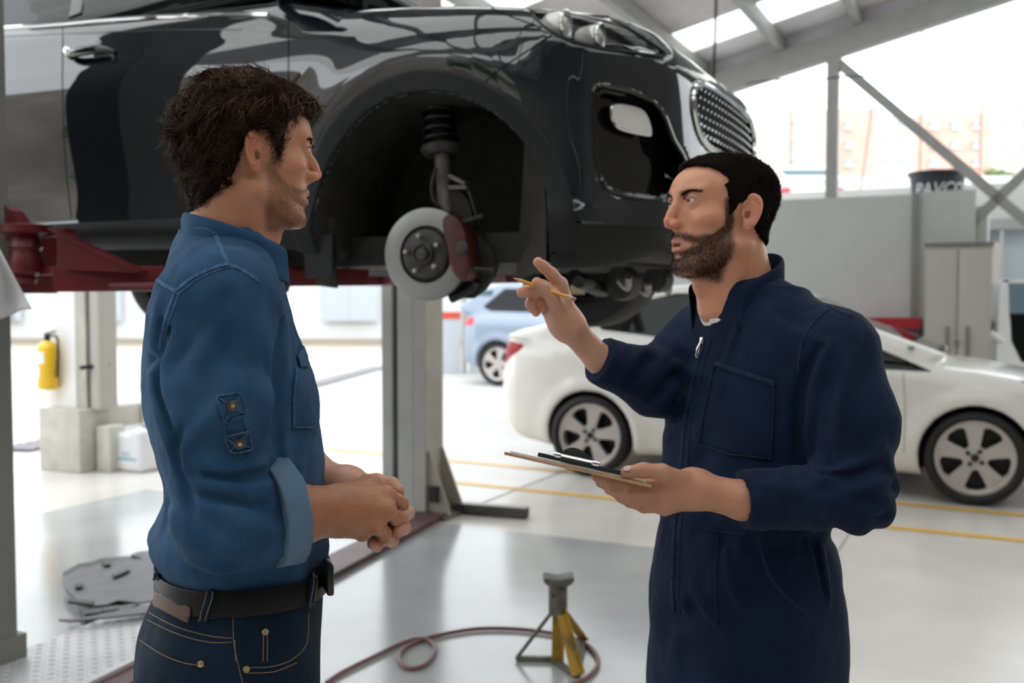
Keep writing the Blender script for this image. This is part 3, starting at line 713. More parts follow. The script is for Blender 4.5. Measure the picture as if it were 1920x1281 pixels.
# liner flaps hanging in the arch
fl1 = [cw(.30, .78, .78), cw(.36, .80, .60), cw(.375, .80, .40), cw(.37, .79, .24), cw(.24, .74, .20), cw(.22, .66, .42), cw(.22, .62, .66)]
MB().prism(fl1, -V*-.006).build('liner_flap', mat('liner_grey', (.030, .028, .025), rough=.8, noise=.25, nscale=10), suv)
fl2 = [cw(-.38, .86, .42), cw(-.47, .86, .42), cw(-.47, .84, .19), cw(-.385, .84, .18)]
MB().prism(fl2, U*-.012-V*.0).build('mud_flap', mat('liner_grey', (.055, .052, .046)), suv)
MB().prism([dpt(570, 440, .06), dpt(622, 440, .06), dpt(622, 516, .06), dpt(572, 522, .06)], -WN*.01).build('mud_flap', M_clad, suv)
# exhaust and lower parts under the bumper
MB().tube(smooth_poly([cw(.25, -.1, .22), cw(.3, .1, .18), cw(.28, .35, .22)], 4, False), .03, 10).build('oil_filter', M_black, suv, True)
for (s, w, z, r) in ((.38, .1, .2, .06), (.42, -.2, .22, .05), (.2, .3, .2, .03), (.35, .42, .2, .022)):
    MB().lathe([(0, -.05), (r, -.05), (r*1.1, 0), (r, .05), (0, .05)], cw(s, w, z), V, 16).build('engine_pulley', M_hub, suv, True)
for (s, w, z) in ((.46, .05, .20), (.40, -.42, .21), (.47, .3, .22)):
    MB().tube(smooth_poly([cw(s, w, z), cw(s-.02, w-.05, z-.04), cw(s-.06, w-.07, z-.01)], 4, False), .012, 8).build('tow_hook', mat('alloy_dull', (.36, .34, .31)), suv, True)
# far front wheel with tyre, steered slightly, seen from inside
def tyre_prof(R, rr_, w):
    return [(rr_, -w*.42), (rr_+.012, -w*.5), (R-.045, -w*.56), (R-.012, -w*.50), (R, -w*.38), (R+.001, 0), (R, w*.38), (R-.012, w*.50), (R-.045, w*.56), (rr_+.012, w*.5), (rr_, w*.42)]
def grooves(t): pass
FWc = cw(-.10, -.78, .36); FA = V*math.cos(.1)-U*math.sin(.1)*-1; FA /= np.linalg.norm(FA)
wh = MB().lathe(tyre_prof(.352, .225, .225), FWc, FA, 56).build('tyre', M_tyre, suv, True)
MB().lathe([(.226, -.1), (.21, -.09), (.19, -.02), (.18, .05), (.05, .06), (0, .06)], FWc, FA, 40).build('rim', M_hub, suv, True)
c = FWc-FA*.095+W3*-.196+U*-.02; MB().box(c-U*.035, U*.075, FA*.004, W3*.05+FA*.0).build('rim_sticker', mat('sticker_yellow', (.75, .55, .12), rough=.5, col2=(.8, .8, .75), nscale=12), suv)
for sgn in (1, -1):
    RW = cw(-2.67, .79*sgn, .33); 
    MB().lathe(tyre_prof(.352, .225, .225), RW, V, 48).build('tyre', M_tyre, suv, True)
    MB().lathe([(.226, -.1), (.21, -.09), (.19, -.08), (.1, -.06), (0, -.07)] if sgn > 0 else [(.226, .1), (.21, .09), (.19, .08), (.1, .06), (0, .07)], RW, V, 40).build('rim', M_lampi, suv, True)
# ================================================================== two-post lift
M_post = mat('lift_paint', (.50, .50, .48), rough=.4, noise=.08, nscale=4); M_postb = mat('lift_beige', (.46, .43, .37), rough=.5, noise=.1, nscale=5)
M_red = mat('lift_red', (.105, .007, .011), rough=.38, noise=.25, nscale=9); M_redf = mat('lift_red_floor', (.10, .045, .045), rough=.5, noise=.4, nscale=6)
M_plate = mat('chequer_plate', (.62, .61, .62), rough=.45, metal=.35, noise=.08, nscale=5)
lift = thing('car_lift', 'two-post car lift with grey columns and dark red arms under the SUV', 'car lift', ground(770, 975))
gpt = ground(775, 968); uF, vF = touv(gpt)
c0, c1 = on_v(716, 700, vF)[0], on_v(796, 700, vF)[0]
wF = c1-c0; zT = 3.35
MB().ubox(c0, c0+wF*.24, vF, vF+.16, 0, zT).build('column', M_post, lift)
MB().ubox(c0+wF*.36, c0+wF*.72, vF+.005, vF+.16, 0, zT).build('column', M_post, lift)
MB().ubox(c0+wF*.74, c1, vF, vF+.16, 0, zT).build('column', M_post, lift)
MB().ubox(c0, c1, vF+.16, vF+.22, 0, zT).build('column_back', M_postb, lift)
MB().ubox(c0+wF*.2, c0+wF*.38, vF+.05, vF+.15, 0, zT-.1).build('slot', M_black, lift)
MB().ubox(c1-.002, c1+.006, vF, vF+.22, 0.02, zT).build('side_plate', M_postb, lift)
g0 = uv(c1, vF+.02, 0.02); MB().prism([g0, g0+U*.17, g0+U*.16+W3*.05, g0+U*.02+W3*.40, g0+W3*.40], V*.012).build('gusset', M_postb, lift)
g0 = uv(c1, vF+.19, 0.02); MB().prism([g0, g0+U*.17, g0+U*.16+W3*.05, g0+U*.02+W3*.40, g0+W3*.40], V*.012).build('gusset', M_postb, lift)
MB().ubox(c1+.03, c1+.09, vF+.0, vF+.03, .10, .20).build('switch_box', M_black, lift)
MB().ubox(c0-.06, c1+.17, vF-.05, vF+.30, 0, .022).build('base_plate', mat('base_grime', (.16, .15, .13), rough=.7, noise=.4, nscale=8), lift)
# near column at the left edge of view
vN = 2.46; uE = on_v(24, 800, vN)[0]
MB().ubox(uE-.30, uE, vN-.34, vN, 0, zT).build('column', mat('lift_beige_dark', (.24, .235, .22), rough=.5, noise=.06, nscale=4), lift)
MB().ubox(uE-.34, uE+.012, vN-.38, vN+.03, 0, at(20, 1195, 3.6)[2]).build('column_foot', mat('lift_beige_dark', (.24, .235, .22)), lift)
# carriage and swing arms, near side
A0 = at(104, 524, 3.42); A1 = at(690, 520, 3.70)
MB().bar(A0, A0+(A1-A0)*.56, .10, .086).build('arm', M_red, lift, bevel=.004)
MB().bar(A0+(A1-A0)*.5, A1, .075, .062).build('arm_extension', M_red, lift, bevel=.004)
def AP(px, py, dy=0): return at(px, py, 3.38+dy)
MB().prism([AP(106, 432), AP(122, 436), AP(268, 512), AP(106, 506)], np.array((0, .014, 0))).build('arm_gusset', M_red, lift)
MB().bar(AP(100, 430, .02), AP(268, 510, .02), .085, .008).build('arm_flange', M_red, lift)
pc = at(48, 470, 3.44)
MB().lathe([(.03, -.115), (.036, -.10), (.03, -.09), (.055, -.075), (.06, -.05), (.05, -.02), (.048, .0), (.056, .012), (.05, .03), (.044, .05), (.06, .055), (.085, .06), (.088, .085), (.07, .09), (.0, .092)], pc, W3, 28).build('arm_pivot', M_red, lift, True)
MB().prism([at(0, 515, 3.5), at(100, 515, 3.42), at(106, 500, 3.42), at(0, 500, 3.5)], V*.10).build('carriage_plate', M_red, lift)
MB().prism([at(8, 385, 3.55), at(20, 395, 3.5), at(45, 432, 3.46), at(100, 437, 3.42), at(100, 428, 3.42), at(120, 428, 3.42), at(120, 440, 3.42), at(10, 450, 3.55)], V*.05).build('carriage_plate', M_red, lift)
MB().ubox(uE-.25, uE+.03, vN+.0, vN+.18, 1.40, 1.62).build('carriage', M_red, lift)
MB().tube([AP(206, 538, -.05), AP(300, 537, -.05)], .013, 10).build('arm_pin', M_red, lift, True)
for (px, Y) in ((555, 3.72), (660, 3.78)):
    P = at(px, 516, Y); MB().lathe([(.035, -.02), (.035, .03), (.05, .035), (.05, .06), (0, .06)], P, W3, 18).build('lift_pad', M_red if px < 600 else M_black, lift, True)
MB().lathe([(.02, -.03), (.03, 0), (.02, .03)], at(530, 533, 3.6), W3, 12).build('pad_screw', M_red, lift, True)
# far side arms
MB().bar(uv(c0+.1, vF-.1, 1.50), uv(c0+1.3, vF-.75, 1.50), .09, .08).build('arm', M_red, lift, bevel=.004)
MB().bar(uv(c0+.1, vF-.1, 1.50), uv(c0-.9, vF-.75, 1.50), .09, .08).build('arm', M_red, lift, bevel=.004)
# floor cross beam with chequer plate ramp
R0 = np.array((-.36, 6.35, 0)); R1 = np.array((-1.55, 2.8, 0)); d_ = (R1-R0)/np.linalg.norm(R1-R0); nL = np.array((d_[1], -d_[0], 0)); nL = nL if nL[0] < 0 else -nL
MB().box(R0, R1-R0, nL*.20, W3*.035).build('floor_beam', M_redf, lift)
Pa = np.array((-1.52, 4.55, 0)); Pb = np.array((-2.12, 3.05, 0)); d2 = (Pb-Pa)/np.linalg.norm(Pb-Pa); n2 = np.array((-d2[1], d2[0], 0)); n2 = n2 if n2[0] > 0 else -n2
ramp = MB().prism([Pa, Pb, Pb+n2*.50, Pa+n2*.44], W3*.05).build('ramp_plate', M_plate, lift)
lz = MB(); L_ = np.linalg.norm(Pb-Pa); k = 0
for i in range(int(L_/.034)):
    for j in range(13):
        c = Pa+d2*(.02+i*.034)+n2*(.02+j*.034)+W3*.05; e = (d2+n2 if (i+j) % 2 else d2-n2)*.7071; f = np.cross(e, W3)
        lz.add([c-e*.014, c-f*.0045, c+e*.014, c+f*.0045, c-e*.006+W3*.0028, c+e*.006+W3*.0028], [(0, 1, 4), (1, 2, 5), (1, 5, 4), (2, 3, 5), (3, 0, 4), (3, 4, 5)])
o = lz.build('tread_lozenges', M_plate, ramp); o['kind'] = 'stuff'
MB().prism([Pa+n2*.44+d2*.9, Pb+n2*.50, Pb+n2*.72, Pa+n2*.60+d2*.9], W3*.03).build('beam_cover', M_red, lift)
# white rag hung on the near column
n = 18; vs = []; fs = []
for i in range(n+1):
    for j in range(n+1):
        a, b = i/n, j/n; px = -40+100*a*(.55+.45*b)-20*(1-b)*a; py = 440+150*b+10*math.sin(a*5)*b-30*a*(b > .9)*0+30*(1-b)*a*.6
        P = at(px, py, 3.02+.02*math.sin(a*9+b*2)+.012*math.sin(b*7+a*3)); vs.append(P)
for i in range(n):
    for j in range(n): fs.append((i*(n+1)+j, (i+1)*(n+1)+j, (i+1)*(n+1)+j+1, i*(n+1)+j+1))
rag = mk('rag', vs, fs, mat('rag_white', (.62, .61, .62), rough=.9)); m_ = rag.modifiers.new('t', 'SOLIDIFY'); m_.thickness = .004
tag(rag, 'pale grey-white rag hanging on the lift column at the left edge', 'cloth')
# ================================================================== other cars
class Car:
    def __init__(s, O, h, side, plan, gh, half, tum, tz, paint, vox, wr=.315, wb=2.7, front=0):
        s.O = np.array(O, float); h = np.array(h, float); s.U = h/np.linalg.norm(h); s.R = np.array((s.U[1], -s.U[0], 0))   # right side
        s.Ls = Lut(smooth_poly(side, 3), .012); ph = smooth_poly(plan, 3, False); s.Lp = Lut(np.concatenate((ph, ph[::-1][1:-1]*np.array((1, -1)))), .012)
        s.Lg = Lut(smooth_poly(gh, 3), .012); s.half, s.tum, s.wr, s.wb, s.vox, s.paint = half, tum, wr, wb, vox, paint
        s.tz = smooth_poly(tz, 6, False); s.M = np.stack((s.U, s.R, W3), 0).astype(np.float32)
    def W(s, a, b, c): return s.O+s.U*a+s.R*b+W3*c
    def loc(s, p): r = p-s.O.astype(np.float32); return r@s.U.astype(np.float32), r@s.R.astype(np.float32), r[:, 2]
    def skin(s, q):
        a, b, c = q[:, 0], np.abs(q[:, 1]), q[:, 2]; t = np.interp(c, s.tz[:, 0], s.tz[:, 1]).astype(np.float32)
        fl = 0
        for ax in (0, -s.wb): fl = fl+.022*np.exp(-((np.sqrt((a-ax)**2+(c-s.wr)**2)-s.wr-.07)/.07)**2)
        d = smax(s.Lp(a, b+t-fl), s.Ls(a, c+.05*np.clip(b/s.half, 0, 1)**3), .10)
        g = smax(s.Lg(a, c), b-(s.half-.10-s.tum*(c-.95)), .07); return d, g
    def f(s, q):
        d, g = s.skin(q); r = smin(d, g, .05)
        for ax in (0, -s.wb): r = np.maximum(r, -np.maximum(np.sqrt((q[:, 0]-ax)**2+(q[:, 2]-s.wr)**2)-s.wr-.035, s.half-.32-np.abs(q[:, 1])))
        return r
    def mesh(s, lo, hi):
        v, q, n = surf(s.f, (lo[0], -.03, lo[1]), (hi[0], s.half+.1, hi[1]), s.vox, 1, 4.0)
        _i, (v, q, n, _) = split(v, q, n, v[:, 1]); return v, q, n         # local half, right side
    def out(s, v, q, n):      # half -> both, to world; (U,R,Z) is left handed
        m = np.array((1, -1, 1), np.float32); v2, q2, n2 = np.concatenate((v, v*m)), np.concatenate((q[:, ::-1], q+len(v))), np.concatenate((n, n*m))
        return (v2@s.M+s.O).astype(np.float32), q2, n2@s.M
def spoke_face(R, h=.007):
    """five fat spokes with rounded triangular windows; axis z, face at z=0"""
    def f(p):
        x, y, z = p[:, 0], p[:, 1], p[:, 2]; r = np.sqrt(x*x+y*y); a = np.arctan2(y, x); k = 2*math.pi/5; a = np.abs((a+k/2) % k-k/2); X = r*np.cos(k/2-a); Y = r*np.sin(k/2-a)
        tri = poly2(X, np.abs(Y), np.array([(.34*R, -.01), (.36*R, .05*R), (.76*R, .235*R), (.83*R, .14*R), (.84*R, -.01)], np.float32))-.03*R
        dome = -.018*(1-(r/R)**2)+.03*np.exp(-(r/(.2*R))**2)*0
        body = np.maximum(np.maximum(r-R, z-.0-dome*0-.012*(r/R)), -z-.035)
        rim = np.maximum(np.maximum(r-R*1.02, R*.90-r), np.maximum(z-.018, -z-.12))
        g = np.maximum(body, -tri); return np.minimum(g, rim)
    return surf(f, (-R*1.05, -R*1.05, -.13), (R*1.05, R*1.05, .03), h, 1)
def orient(v, n, c, ax, spin=0):
    ax = np.asarray(ax, float)/np.linalg.norm(ax); x = np.cross(W3, ax); x /= np.linalg.norm(x); y = np.cross(ax, x)
    c_, s_ = math.cos(spin), math.sin(spin); M = np.stack((x*c_+y*s_, -x*s_+y*c_, ax), 0); return (v@M+np.asarray(c)).astype(np.float32), n@M
def wheels(car, parent, R, w, spin=0, rimmat=None, face=None, detail=True):
    rims = []
    for ax in (0, -car.wb):
        for sg in (1, -1):
            c = car.W(ax, sg*(car.half-.115), R); A = car.R*sg
            t = MB().lathe(tyre_prof(R, R*.79, w), c, A, 48).build('tyre', M_tyre, parent, True)
            v, q, n = face; vv, nn = orient(v, n, c+A*(w*.30), A, spin+ax); MBn = mk('rim', vv, q, rimmat, t, sharp=40)
            MB().lathe([(0, -.05), (R*.77, -.05), (R*.77, -.048), (0, -.048)], c, A, 24).build('brake_backing', M_black, t)
            if detail:
                for i in range(4):
                    an = 2*math.pi*i/4+.6; e = np.cross(A, W3); P = c+A*(w*.30+.002)+(e*math.cos(an)+W3*math.sin(an))*.052
                    MB().lathe([(.016, 0), (.016, .008), (0, .008)], P, A, 8).build('wheel_bolt', M_black, t, True)
                MB().lathe([(.026, 0), (.026, .010), (.02, .014), (0, .014)], c+A*(w*.30+.004), A, 14).build('centre_cap', M_black, t, True)
    return rims
# ---- white sedan behind the mechanic
gr = ground(1110, 891); gf = ground(1826, 945); hd = gf-gr; wbL = float(np.linalg.norm(hd)); hd = hd/wbL
rightd = np.array((hd[1], -hd[0], 0))
Osed = gf-rightd*(.86-.10)
side_S = [(.58, .20), (.78, .27), (.84, .42), (.83, .58), (.74, .72), (.50, .83), (.10, .915), (-.30, .965), (-.60, .99), (-1.2, 1.02), (-2.0, 1.06), (-2.7, 1.11), (-3.15, 1.145), (-3.45, 1.13), (-3.58, 1.04), (-3.61, .90), (-3.66, .66), (-3.64, .46), (-3.50, .34), (-3.3, .25), (-2.4, .21), (-.5, .20)]
plan_S = [(.84, 0), (.83, .25), (.78, .48), (.66, .68), (.45, .80), (.15, .85), (-.3, .86), (-1.3, .86), (-2.3, .86), (-2.9, .83), (-3.3, .76), (-3.52, .62), (-3.64, .35), (-3.66, 0)]
gh_S = [(-.28, .93), (-.75, 1.20), (-1.15, 1.405), (-1.55, 1.48), (-2.05, 1.485), (-2.55, 1.41), (-3.0, 1.22), (-3.35, 1.02)]
tz_S = [(.15, .10), (.25, .05), (.40, .015), (.55, .0), (.72, .0), (.85, .012), (.95, .03), (1.05, .07), (1.2, .16), (1.5, .3)]
M_wcar = mat('sedan_white', (.76, .75, .71), rough=.3, coat=.8, coat_r=.03, spec=.4)
sed = Car(Osed, hd, side_S, plan_S, gh_S, .86, .36, tz_S, M_wcar, .019, .318, wbL)
tsed = thing('sedan', 'white four-door sedan parked behind the man in navy coveralls', 'car', Osed)
v, q, n = sed.mesh((-3.72, .12), (.9, 1.55))
def take(v, q, n, d):
    (a, b, c, _), (e, f_, g, _) = split(v, q, n, d); return (a, b, c), (e, f_, g)
dS, gS = sed.skin(v); d_arch = np.where((np.sqrt(v[:, 0]**2+(v[:, 2]-.318)**2) < .40) | (np.sqrt((v[:, 0]+wbL)**2+(v[:, 2]-.318)**2) < .40), dS+.006, 1)
(li), (v, q, n) = take(v, q, n, d_arch); _V9, _Q9, _N9 = sed.out(*li); _a9, _b9, _c9 = sed.loc(_V9)
for f9 in (1, 0):
    for g9 in (1, 0): mk('wheel_arch', _V9, _Q9[((_a9 > -1.3) == bool(f9))[_Q9].all(1) & ((_b9 > 0) == bool(g9))[_Q9].all(1)], M_black, tsed)
win1 = np.array([(-1.03, .925), (-1.03, 1.28), (-1.2, 1.375), (-1.6, 1.425), (-2.1, 1.42), (-2.5, 1.33), (-2.72, 1.20), (-2.66, 1.135), (-1.9, 1.055), (-1.4, .965)])
d = np.where(v[:, 1] > .52, poly2(v[:, 0], v[:, 2], win1), .3); (w1), (v, q, n) = take(v, q, n, d)
tri = [(-.26, .885), (-.55, 1.005), (-.82, 1.12), (-.98, 1.13), (-.99, .905)]
d = np.where(v[:, 1] > .5, poly2(v[:, 0], v[:, 2], tri), .3); (w4), (v, q, n) = take(v, q, n, d)
ws = [(-.36, 1.0), (-1.13, 1.40), (-1.2, 1.55), (-.2, 1.3)]
d = np.where(v[:, 2] > 1.0, np.maximum(poly2(v[:, 0], v[:, 2], [(-.42, 1.0), (-1.12, 1.385), (-1.2, 1.6), (0, 1.6), (0, 1.0)]), v[:, 1]-.60+.25*(v[:, 2]-1.0)), .3); (w2), (v, q, n) = take(v, q, n, d)
d = np.where(v[:, 2] > 1.0, np.maximum(poly2(v[:, 0], v[:, 2], [(-2.62, 1.385), (-3.22, 1.10), (-3.6, 1.1), (-3.4, 1.6), (-2.6, 1.6)]), v[:, 1]-.58+.3*(v[:, 2]-1.1)), .3); (w3), (v, q, n) = take(v, q, n, d)
for nm, w_ in (('side_window', w1), ('quarter_window', w4), ('windscreen', w2), ('rear_window', w3)):
    if not len(w_[1]): continue
    V2, Q2, N2 = sed.out(*w_)
    if nm in ('side_window', 'quarter_window'):
        for sg in (1, -1): mk(nm, V2, Q2[(sed.loc(V2)[1]*sg > 0)[Q2].all(1)], M_glass, tsed, normals=N2)
    else: mk(nm, V2, Q2, M_glass, tsed, normals=N2)
# tail lamps
tl = smooth_poly([(-3.70, 1.035), (-3.60, 1.035), (-3.30, 1.010), (-3.45, .90), (-3.56, .82), (-3.70, .86)], 2)
d = np.where(v[:, 1] > .42, poly2(v[:, 0], v[:, 2], tl), .3); (t1), (v, q, n) = take(v, q, n, d)
V2, Q2, N2 = sed.out(*t1); M_tail = mat('tail_red', (.30, .004, .009), rough=.3, spec=.15, coat=0, noise=.3, nscale=14)
for sg in (1, -1):
    k = (sed.loc(V2)[1]*sg > 0)[Q2].all(1); mk('tail_lamp', V2, Q2[k], M_tail, tsed, normals=N2)
hl = smooth_poly([(.80, .70), (.55, .80), (.25, .86), (.36, .78), (.6, .68), (.85, .62)], 2)
d = np.where((v[:, 1] > .35) & (v[:, 0] > .1), poly2(v[:, 0], v[:, 2], hl), .3); (t1), (v, q, n) = take(v, q, n, d)
if len(t1[1]): V2, Q2, N2 = sed.out(*t1); mk('headlamp', V2, Q2, mat('lamp_glassy', (.10, .10, .11), rough=.05, coat=1), tsed, normals=N2)
V2, Q2, N2 = sed.out(v, q, n); mk('body_shell', V2, Q2, M_wcar, tsed, normals=N2)
st_ = bvh(V2, Q2)
for pts in ([(1693, 690), (1697, 760), (1695, 850)], [(920, 707), (935, 700), (955, 693)]):
    P, N = trace(st_, pts, .001, 10)
    if len(P) > 1: ribbon(P, N, .006, .001).build('panel_gap', mat('gap_grey', (.25, .24, .22), rough=.8), tsed)
face5 = spoke_face(.252, .009); face5c = spoke_face(.262, .02)
M_alloy = mat('alloy_silver', (.56, .53, .51), rough=.35, metal=.55)
wheels(sed, tsed, .318, .205, .35, M_alloy, face5)
mP = sed.W(-.74, .98, .99)
mv, mq, mn = surf(lambda p: smin(ell(p, mP, (.09, .12, .075)), cap(p, sed.W(-.66, .80, .95), mP, .02, .03), .04), mP-.25, mP+.25, .014); mk('wing_mirror', mv, mq, M_wcar, tsed, normals=mn)
mk('mirror_base', *[x for x in surf(lambda p: ell(p, mP-W3*.07, (.06, .08, .04)), mP-.25, mP+.25, .014)[:2]], M_black, tsed)
P, N = hit(st_, 925, 775)
if P is not None: MB().box(P-U*.02-W3*.03, sed.U*.25+W3*-.10, N*.008, W3*.05).build('bumper_insert', M_black, tsed)
for i in range(3): MB().tube([sed.W(-.35, -.5+.5*i, 1.035), sed.W(-.42, -.1+.45*i, 1.045)], .012, 6).build('wiper', M_black, tsed, True)
# ---- other cars, small in the picture
side_H = [(.60, .25), (.85, .35), (.88, .55), (.82, .78), (.55, .95), (.1, 1.03), (-.4, 1.08), (-1.2, 1.10), (-2.4, 1.15), (-3.1, 1.18), (-3.33, 1.10), (-3.40, .75), (-3.36, .45), (-3.2, .32), (-2.4, .26), (-.5, .25)]
gh_H = [(-.35, 1.02), (-1.1, 1.5), (-1.6, 1.62), (-2.5, 1.63), (-2.95, 1.55), (-3.28, 1.12)]
plan_H = [(.88, 0), (.86, .3), (.75, .62), (.45, .82), (0, .88), (-1.3, .88), (-2.7, .87), (-3.1, .80), (-3.33, .6), (-3.4, 0)]
def small_car(O, h, paint, label, name='hatchback', tailcol=(.55, .03, .05)):
    c = Car(O, h, side_H, plan_H, gh_H, .88, .34, [(.15, .1), (.3, .04), (.5, .0), (.9, .0), (1.05, .04), (1.2, .14), (1.6, .3)], paint, .042, .34, 2.6)
    t = thing(name, label, 'car', O); v, q, n = c.mesh((-3.5, .15), (.95, 1.7))
    d = np.where(v[:, 1] > .45, poly2(v[:, 0], v[:, 2], [(-.75, 1.13), (-1.25, 1.5), (-2.6, 1.54), (-2.95, 1.25), (-2.8, 1.18)]), .3); w1, (v, q, n) = take(v, q, n, d)
    d = np.maximum(np.maximum(1.34-v[:, 2], v[:, 2]-1.52), np.maximum(v[:, 1]-.62, v[:, 0]+2.8)); w2, (v, q, n) = take(v, q, n, d)
    d = np.maximum(np.maximum(1.10-v[:, 2], v[:, 2]-1.52), np.maximum(v[:, 1]-.6, -v[:, 0]-1.2)); w3, (v, q, n) = take(v, q, n, d)
    d = np.maximum(np.maximum(.95-v[:, 2], v[:, 2]-1.08), np.maximum(.50-v[:, 1], v[:, 0]+3.05)); t1, (v, q, n) = take(v, q, n, d)
    for nm, w_, m_ in (('side_window', w1, M_glass), ('rear_window', w2, mat('teal_glass', (.02, .09, .10), rough=.05)), ('windscreen', w3, M_glass), ('tail_lamp', t1, mat('tail_'+name, tailcol, rough=.2)), ('body_shell', (v, q, n), paint)):
        if not len(w_[1]): continue
        V2, Q2, N2 = c.out(*w_)
        if nm in ('tail_lamp', 'side_window'):
            for sg in (1, -1): mk(nm, V2, Q2[(c.loc(V2)[1]*sg > 0)[Q2].all(1)], m_, t, normals=N2)
        else: mk(nm, V2, Q2, m_, t, normals=N2)
    wheels(c, t, .34, .21, .2, M_alloy, face5c, False); return c
ga = ground(938, 722); small_car(ga+U*2.6+V*.75, U, mat('car_paleblue', (.26, .32, .41), rough=.3, coat=.6), 'pale blue hatchback parked outside beyond the white sedan')
Pf = at(1532, 440, 22.0); small_car(np.array((Pf[0], 22+3.4, 2.75)), (0.02, 1, 0), mat('car_white', (.80, .80, .80), rough=.3, coat=.8), 'white car on the raised lot seen from behind above the partition wall')
# ---- white van at the right edge: door frame and pillar
VP = lambda x, y: at(x, y, 9.4)
van = thing('van', 'white van with a dark side window at the right edge of view', 'van', np.array((VP(1900, 860)[0], 9.4, 0)))
o = MB()
for pl in ([(1876, 525), (1890, 523), (1896, 640), (1915, 680), (1990, 690), (1990, 700), (1868, 700), (1872, 590)], [(1876, 525), (2080, 523), (2080, 531), (1890, 531)]):
    o = MB().prism([VP(*p) for p in pl], np.array((0, .12, 0))).build('door_frame', M_white, van)
MB().prism([VP(1892, 588), VP(2080, 588), VP(2080, 690), VP(1920, 680), VP(1899, 640)], np.array((0, .08, 0))).build('lower_window', M_glass, van)
MB().prism([VP(1891, 531), VP(2080, 531), VP(2080, 588), VP(1892, 588)], np.array((0, .08, 0))).build('upper_window', mat('blue_glass', (.16, .24, .29), rough=.1), van)
MB().prism([VP(1866, 690), VP(2080, 690), VP(2080, 905), VP(1872, 905)], np.array((0, 1.4, 0))).build('body', M_white, van)
MB().tube([VP(1880, 640), VP(1850, 620), VP(1842, 612)], .03, 8).build('mirror_arm', M_white, van, True)
MB().lathe([(0, 0), (.06, .01), (.07, .05), (.05, .09), (0, .1)], VP(1858, 612), (-1, -.3, .2), 14).build('mirror', M_black, van, True)
for dx in (.35, 1.6): MB().lathe(tyre_prof(.33, .2, .2), VP(1890, 800)*np.array((1, 1, 0))+np.array((dx, .2, .33)), (0, 1, 0), 24).build('tyre', M_tyre, van, True)
# ================================================================== loose things in the workshop
M_conc = mat('concrete_block', (.50, .48, .43), rough=.85, noise=.12, nscale=9, bump=.1, bscale=40)
# concrete plinth with its column, extinguisher, block, canister
gb = ground(125, 886); YB = gb[1]
def bp(px, py, dy=0): return at(px, py, YB+dy)
a_ = bp(48, 886); b_ = bp(150, 888); 
plinth = thing('concrete_plinth', 'pale concrete plinth under the white roof column at left', 'plinth', gb)
u0, v0 = touv(ground(150, 889)); wP = .46; hP = bp(150, 768)[2]
MB().ubox(u0-wP, u0, v0, v0+.62, 0, hP).build('plinth_block', M_conc, plinth, bevel=.012)
MB().ubox(u0-wP*.3, u0+.02, v0+.62, v0+.95, hP-.17, hP).build('plinth_ledge', M_conc, plinth, bevel=.01)
colm = thing('roof_column', 'white and grey steel column standing on the concrete plinth', 'column', uv(u0-wP*.5, v0+.3, hP))
uc0, uc1 = on_v(82, 600, v0+.12)[0], on_v(140, 600, v0+.12)[0]; uc2 = on_v(184, 600, v0+.12)[0]
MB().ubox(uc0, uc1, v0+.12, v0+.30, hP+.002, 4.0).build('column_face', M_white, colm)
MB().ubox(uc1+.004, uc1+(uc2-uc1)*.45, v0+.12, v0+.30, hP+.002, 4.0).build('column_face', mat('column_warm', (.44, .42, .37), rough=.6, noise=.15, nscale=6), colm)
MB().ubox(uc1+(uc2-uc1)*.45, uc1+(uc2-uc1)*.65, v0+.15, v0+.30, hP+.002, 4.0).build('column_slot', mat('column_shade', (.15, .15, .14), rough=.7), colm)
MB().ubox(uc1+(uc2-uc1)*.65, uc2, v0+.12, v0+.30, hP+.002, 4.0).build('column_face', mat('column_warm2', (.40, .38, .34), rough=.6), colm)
MB().bar(at(150, 690, YB-.02), at(205, 684, YB+.1), .03, .03).build('column_hook', M_black, colm)
# yellow fire extinguisher on the column
ec = uv((uc0*.62+uc1*.38), v0+.04, 0); ze0 = bp(103, 733)[2]; ze1 = bp(103, 640)[2]; hE = ze1-ze0
ext = thing('fire_extinguisher', 'yellow fire extinguisher hanging on the white column', 'fire extinguisher', ec+W3*ze0)
M_yx = mat('extinguisher_yellow', (.80, .48, .01), rough=.35, coat=.3)
rE = .078
MB().lathe([(0, 0), (rE*.9, 0), (rE, .012), (rE, hE*.80), (rE*.9, hE*.90), (rE*.55, hE*.97), (rE*.3, hE), (0, hE)], ec+W3*ze0, W3, 28).build('cylinder', M_yx, ext, True)
MB().lathe([(rE*.3, hE), (rE*.35, hE+.02), (rE*.25, hE+.05), (0, hE+.05)], ec+W3*ze0, W3, 12).build('valve', M_black, ext, True)
MB().bar(ec+W3*(ze1+.05)-U*.03, ec+W3*(ze1+.075)+U*.09, .02, .012).build('lever', M_black, ext)
MB().tube(smooth_poly([ec+W3*(ze1+.04)+U*.02, ec+W3*(ze1+.03)+U*.11, ec+W3*(ze1-.08)+U*.12, ec+W3*(ze0+.1)+U*.10], 4, False), .010, 7).build('hose', M_black, ext, True)
lab = MB()
for z0, z1, a0, a1 in ((.56, .82, -.2, 1.0), (.26, .50, -.35, .45)):
    vs = []; fs = []; n = 8
    for i in range(n+1):
        an = -2.0+(a0+(a1-a0)*i/n)
        for zz in (z0, z1): vs.append(ec+W3*(ze0+hE*zz*.95)+(U*math.cos(an)+V*math.sin(an))*(rE+.0015))
    for i in range(n): fs.append((2*i, 2*i+2, 2*i+3, 2*i+1))
    mk('label_sheet', vs, fs, M_white, ext)
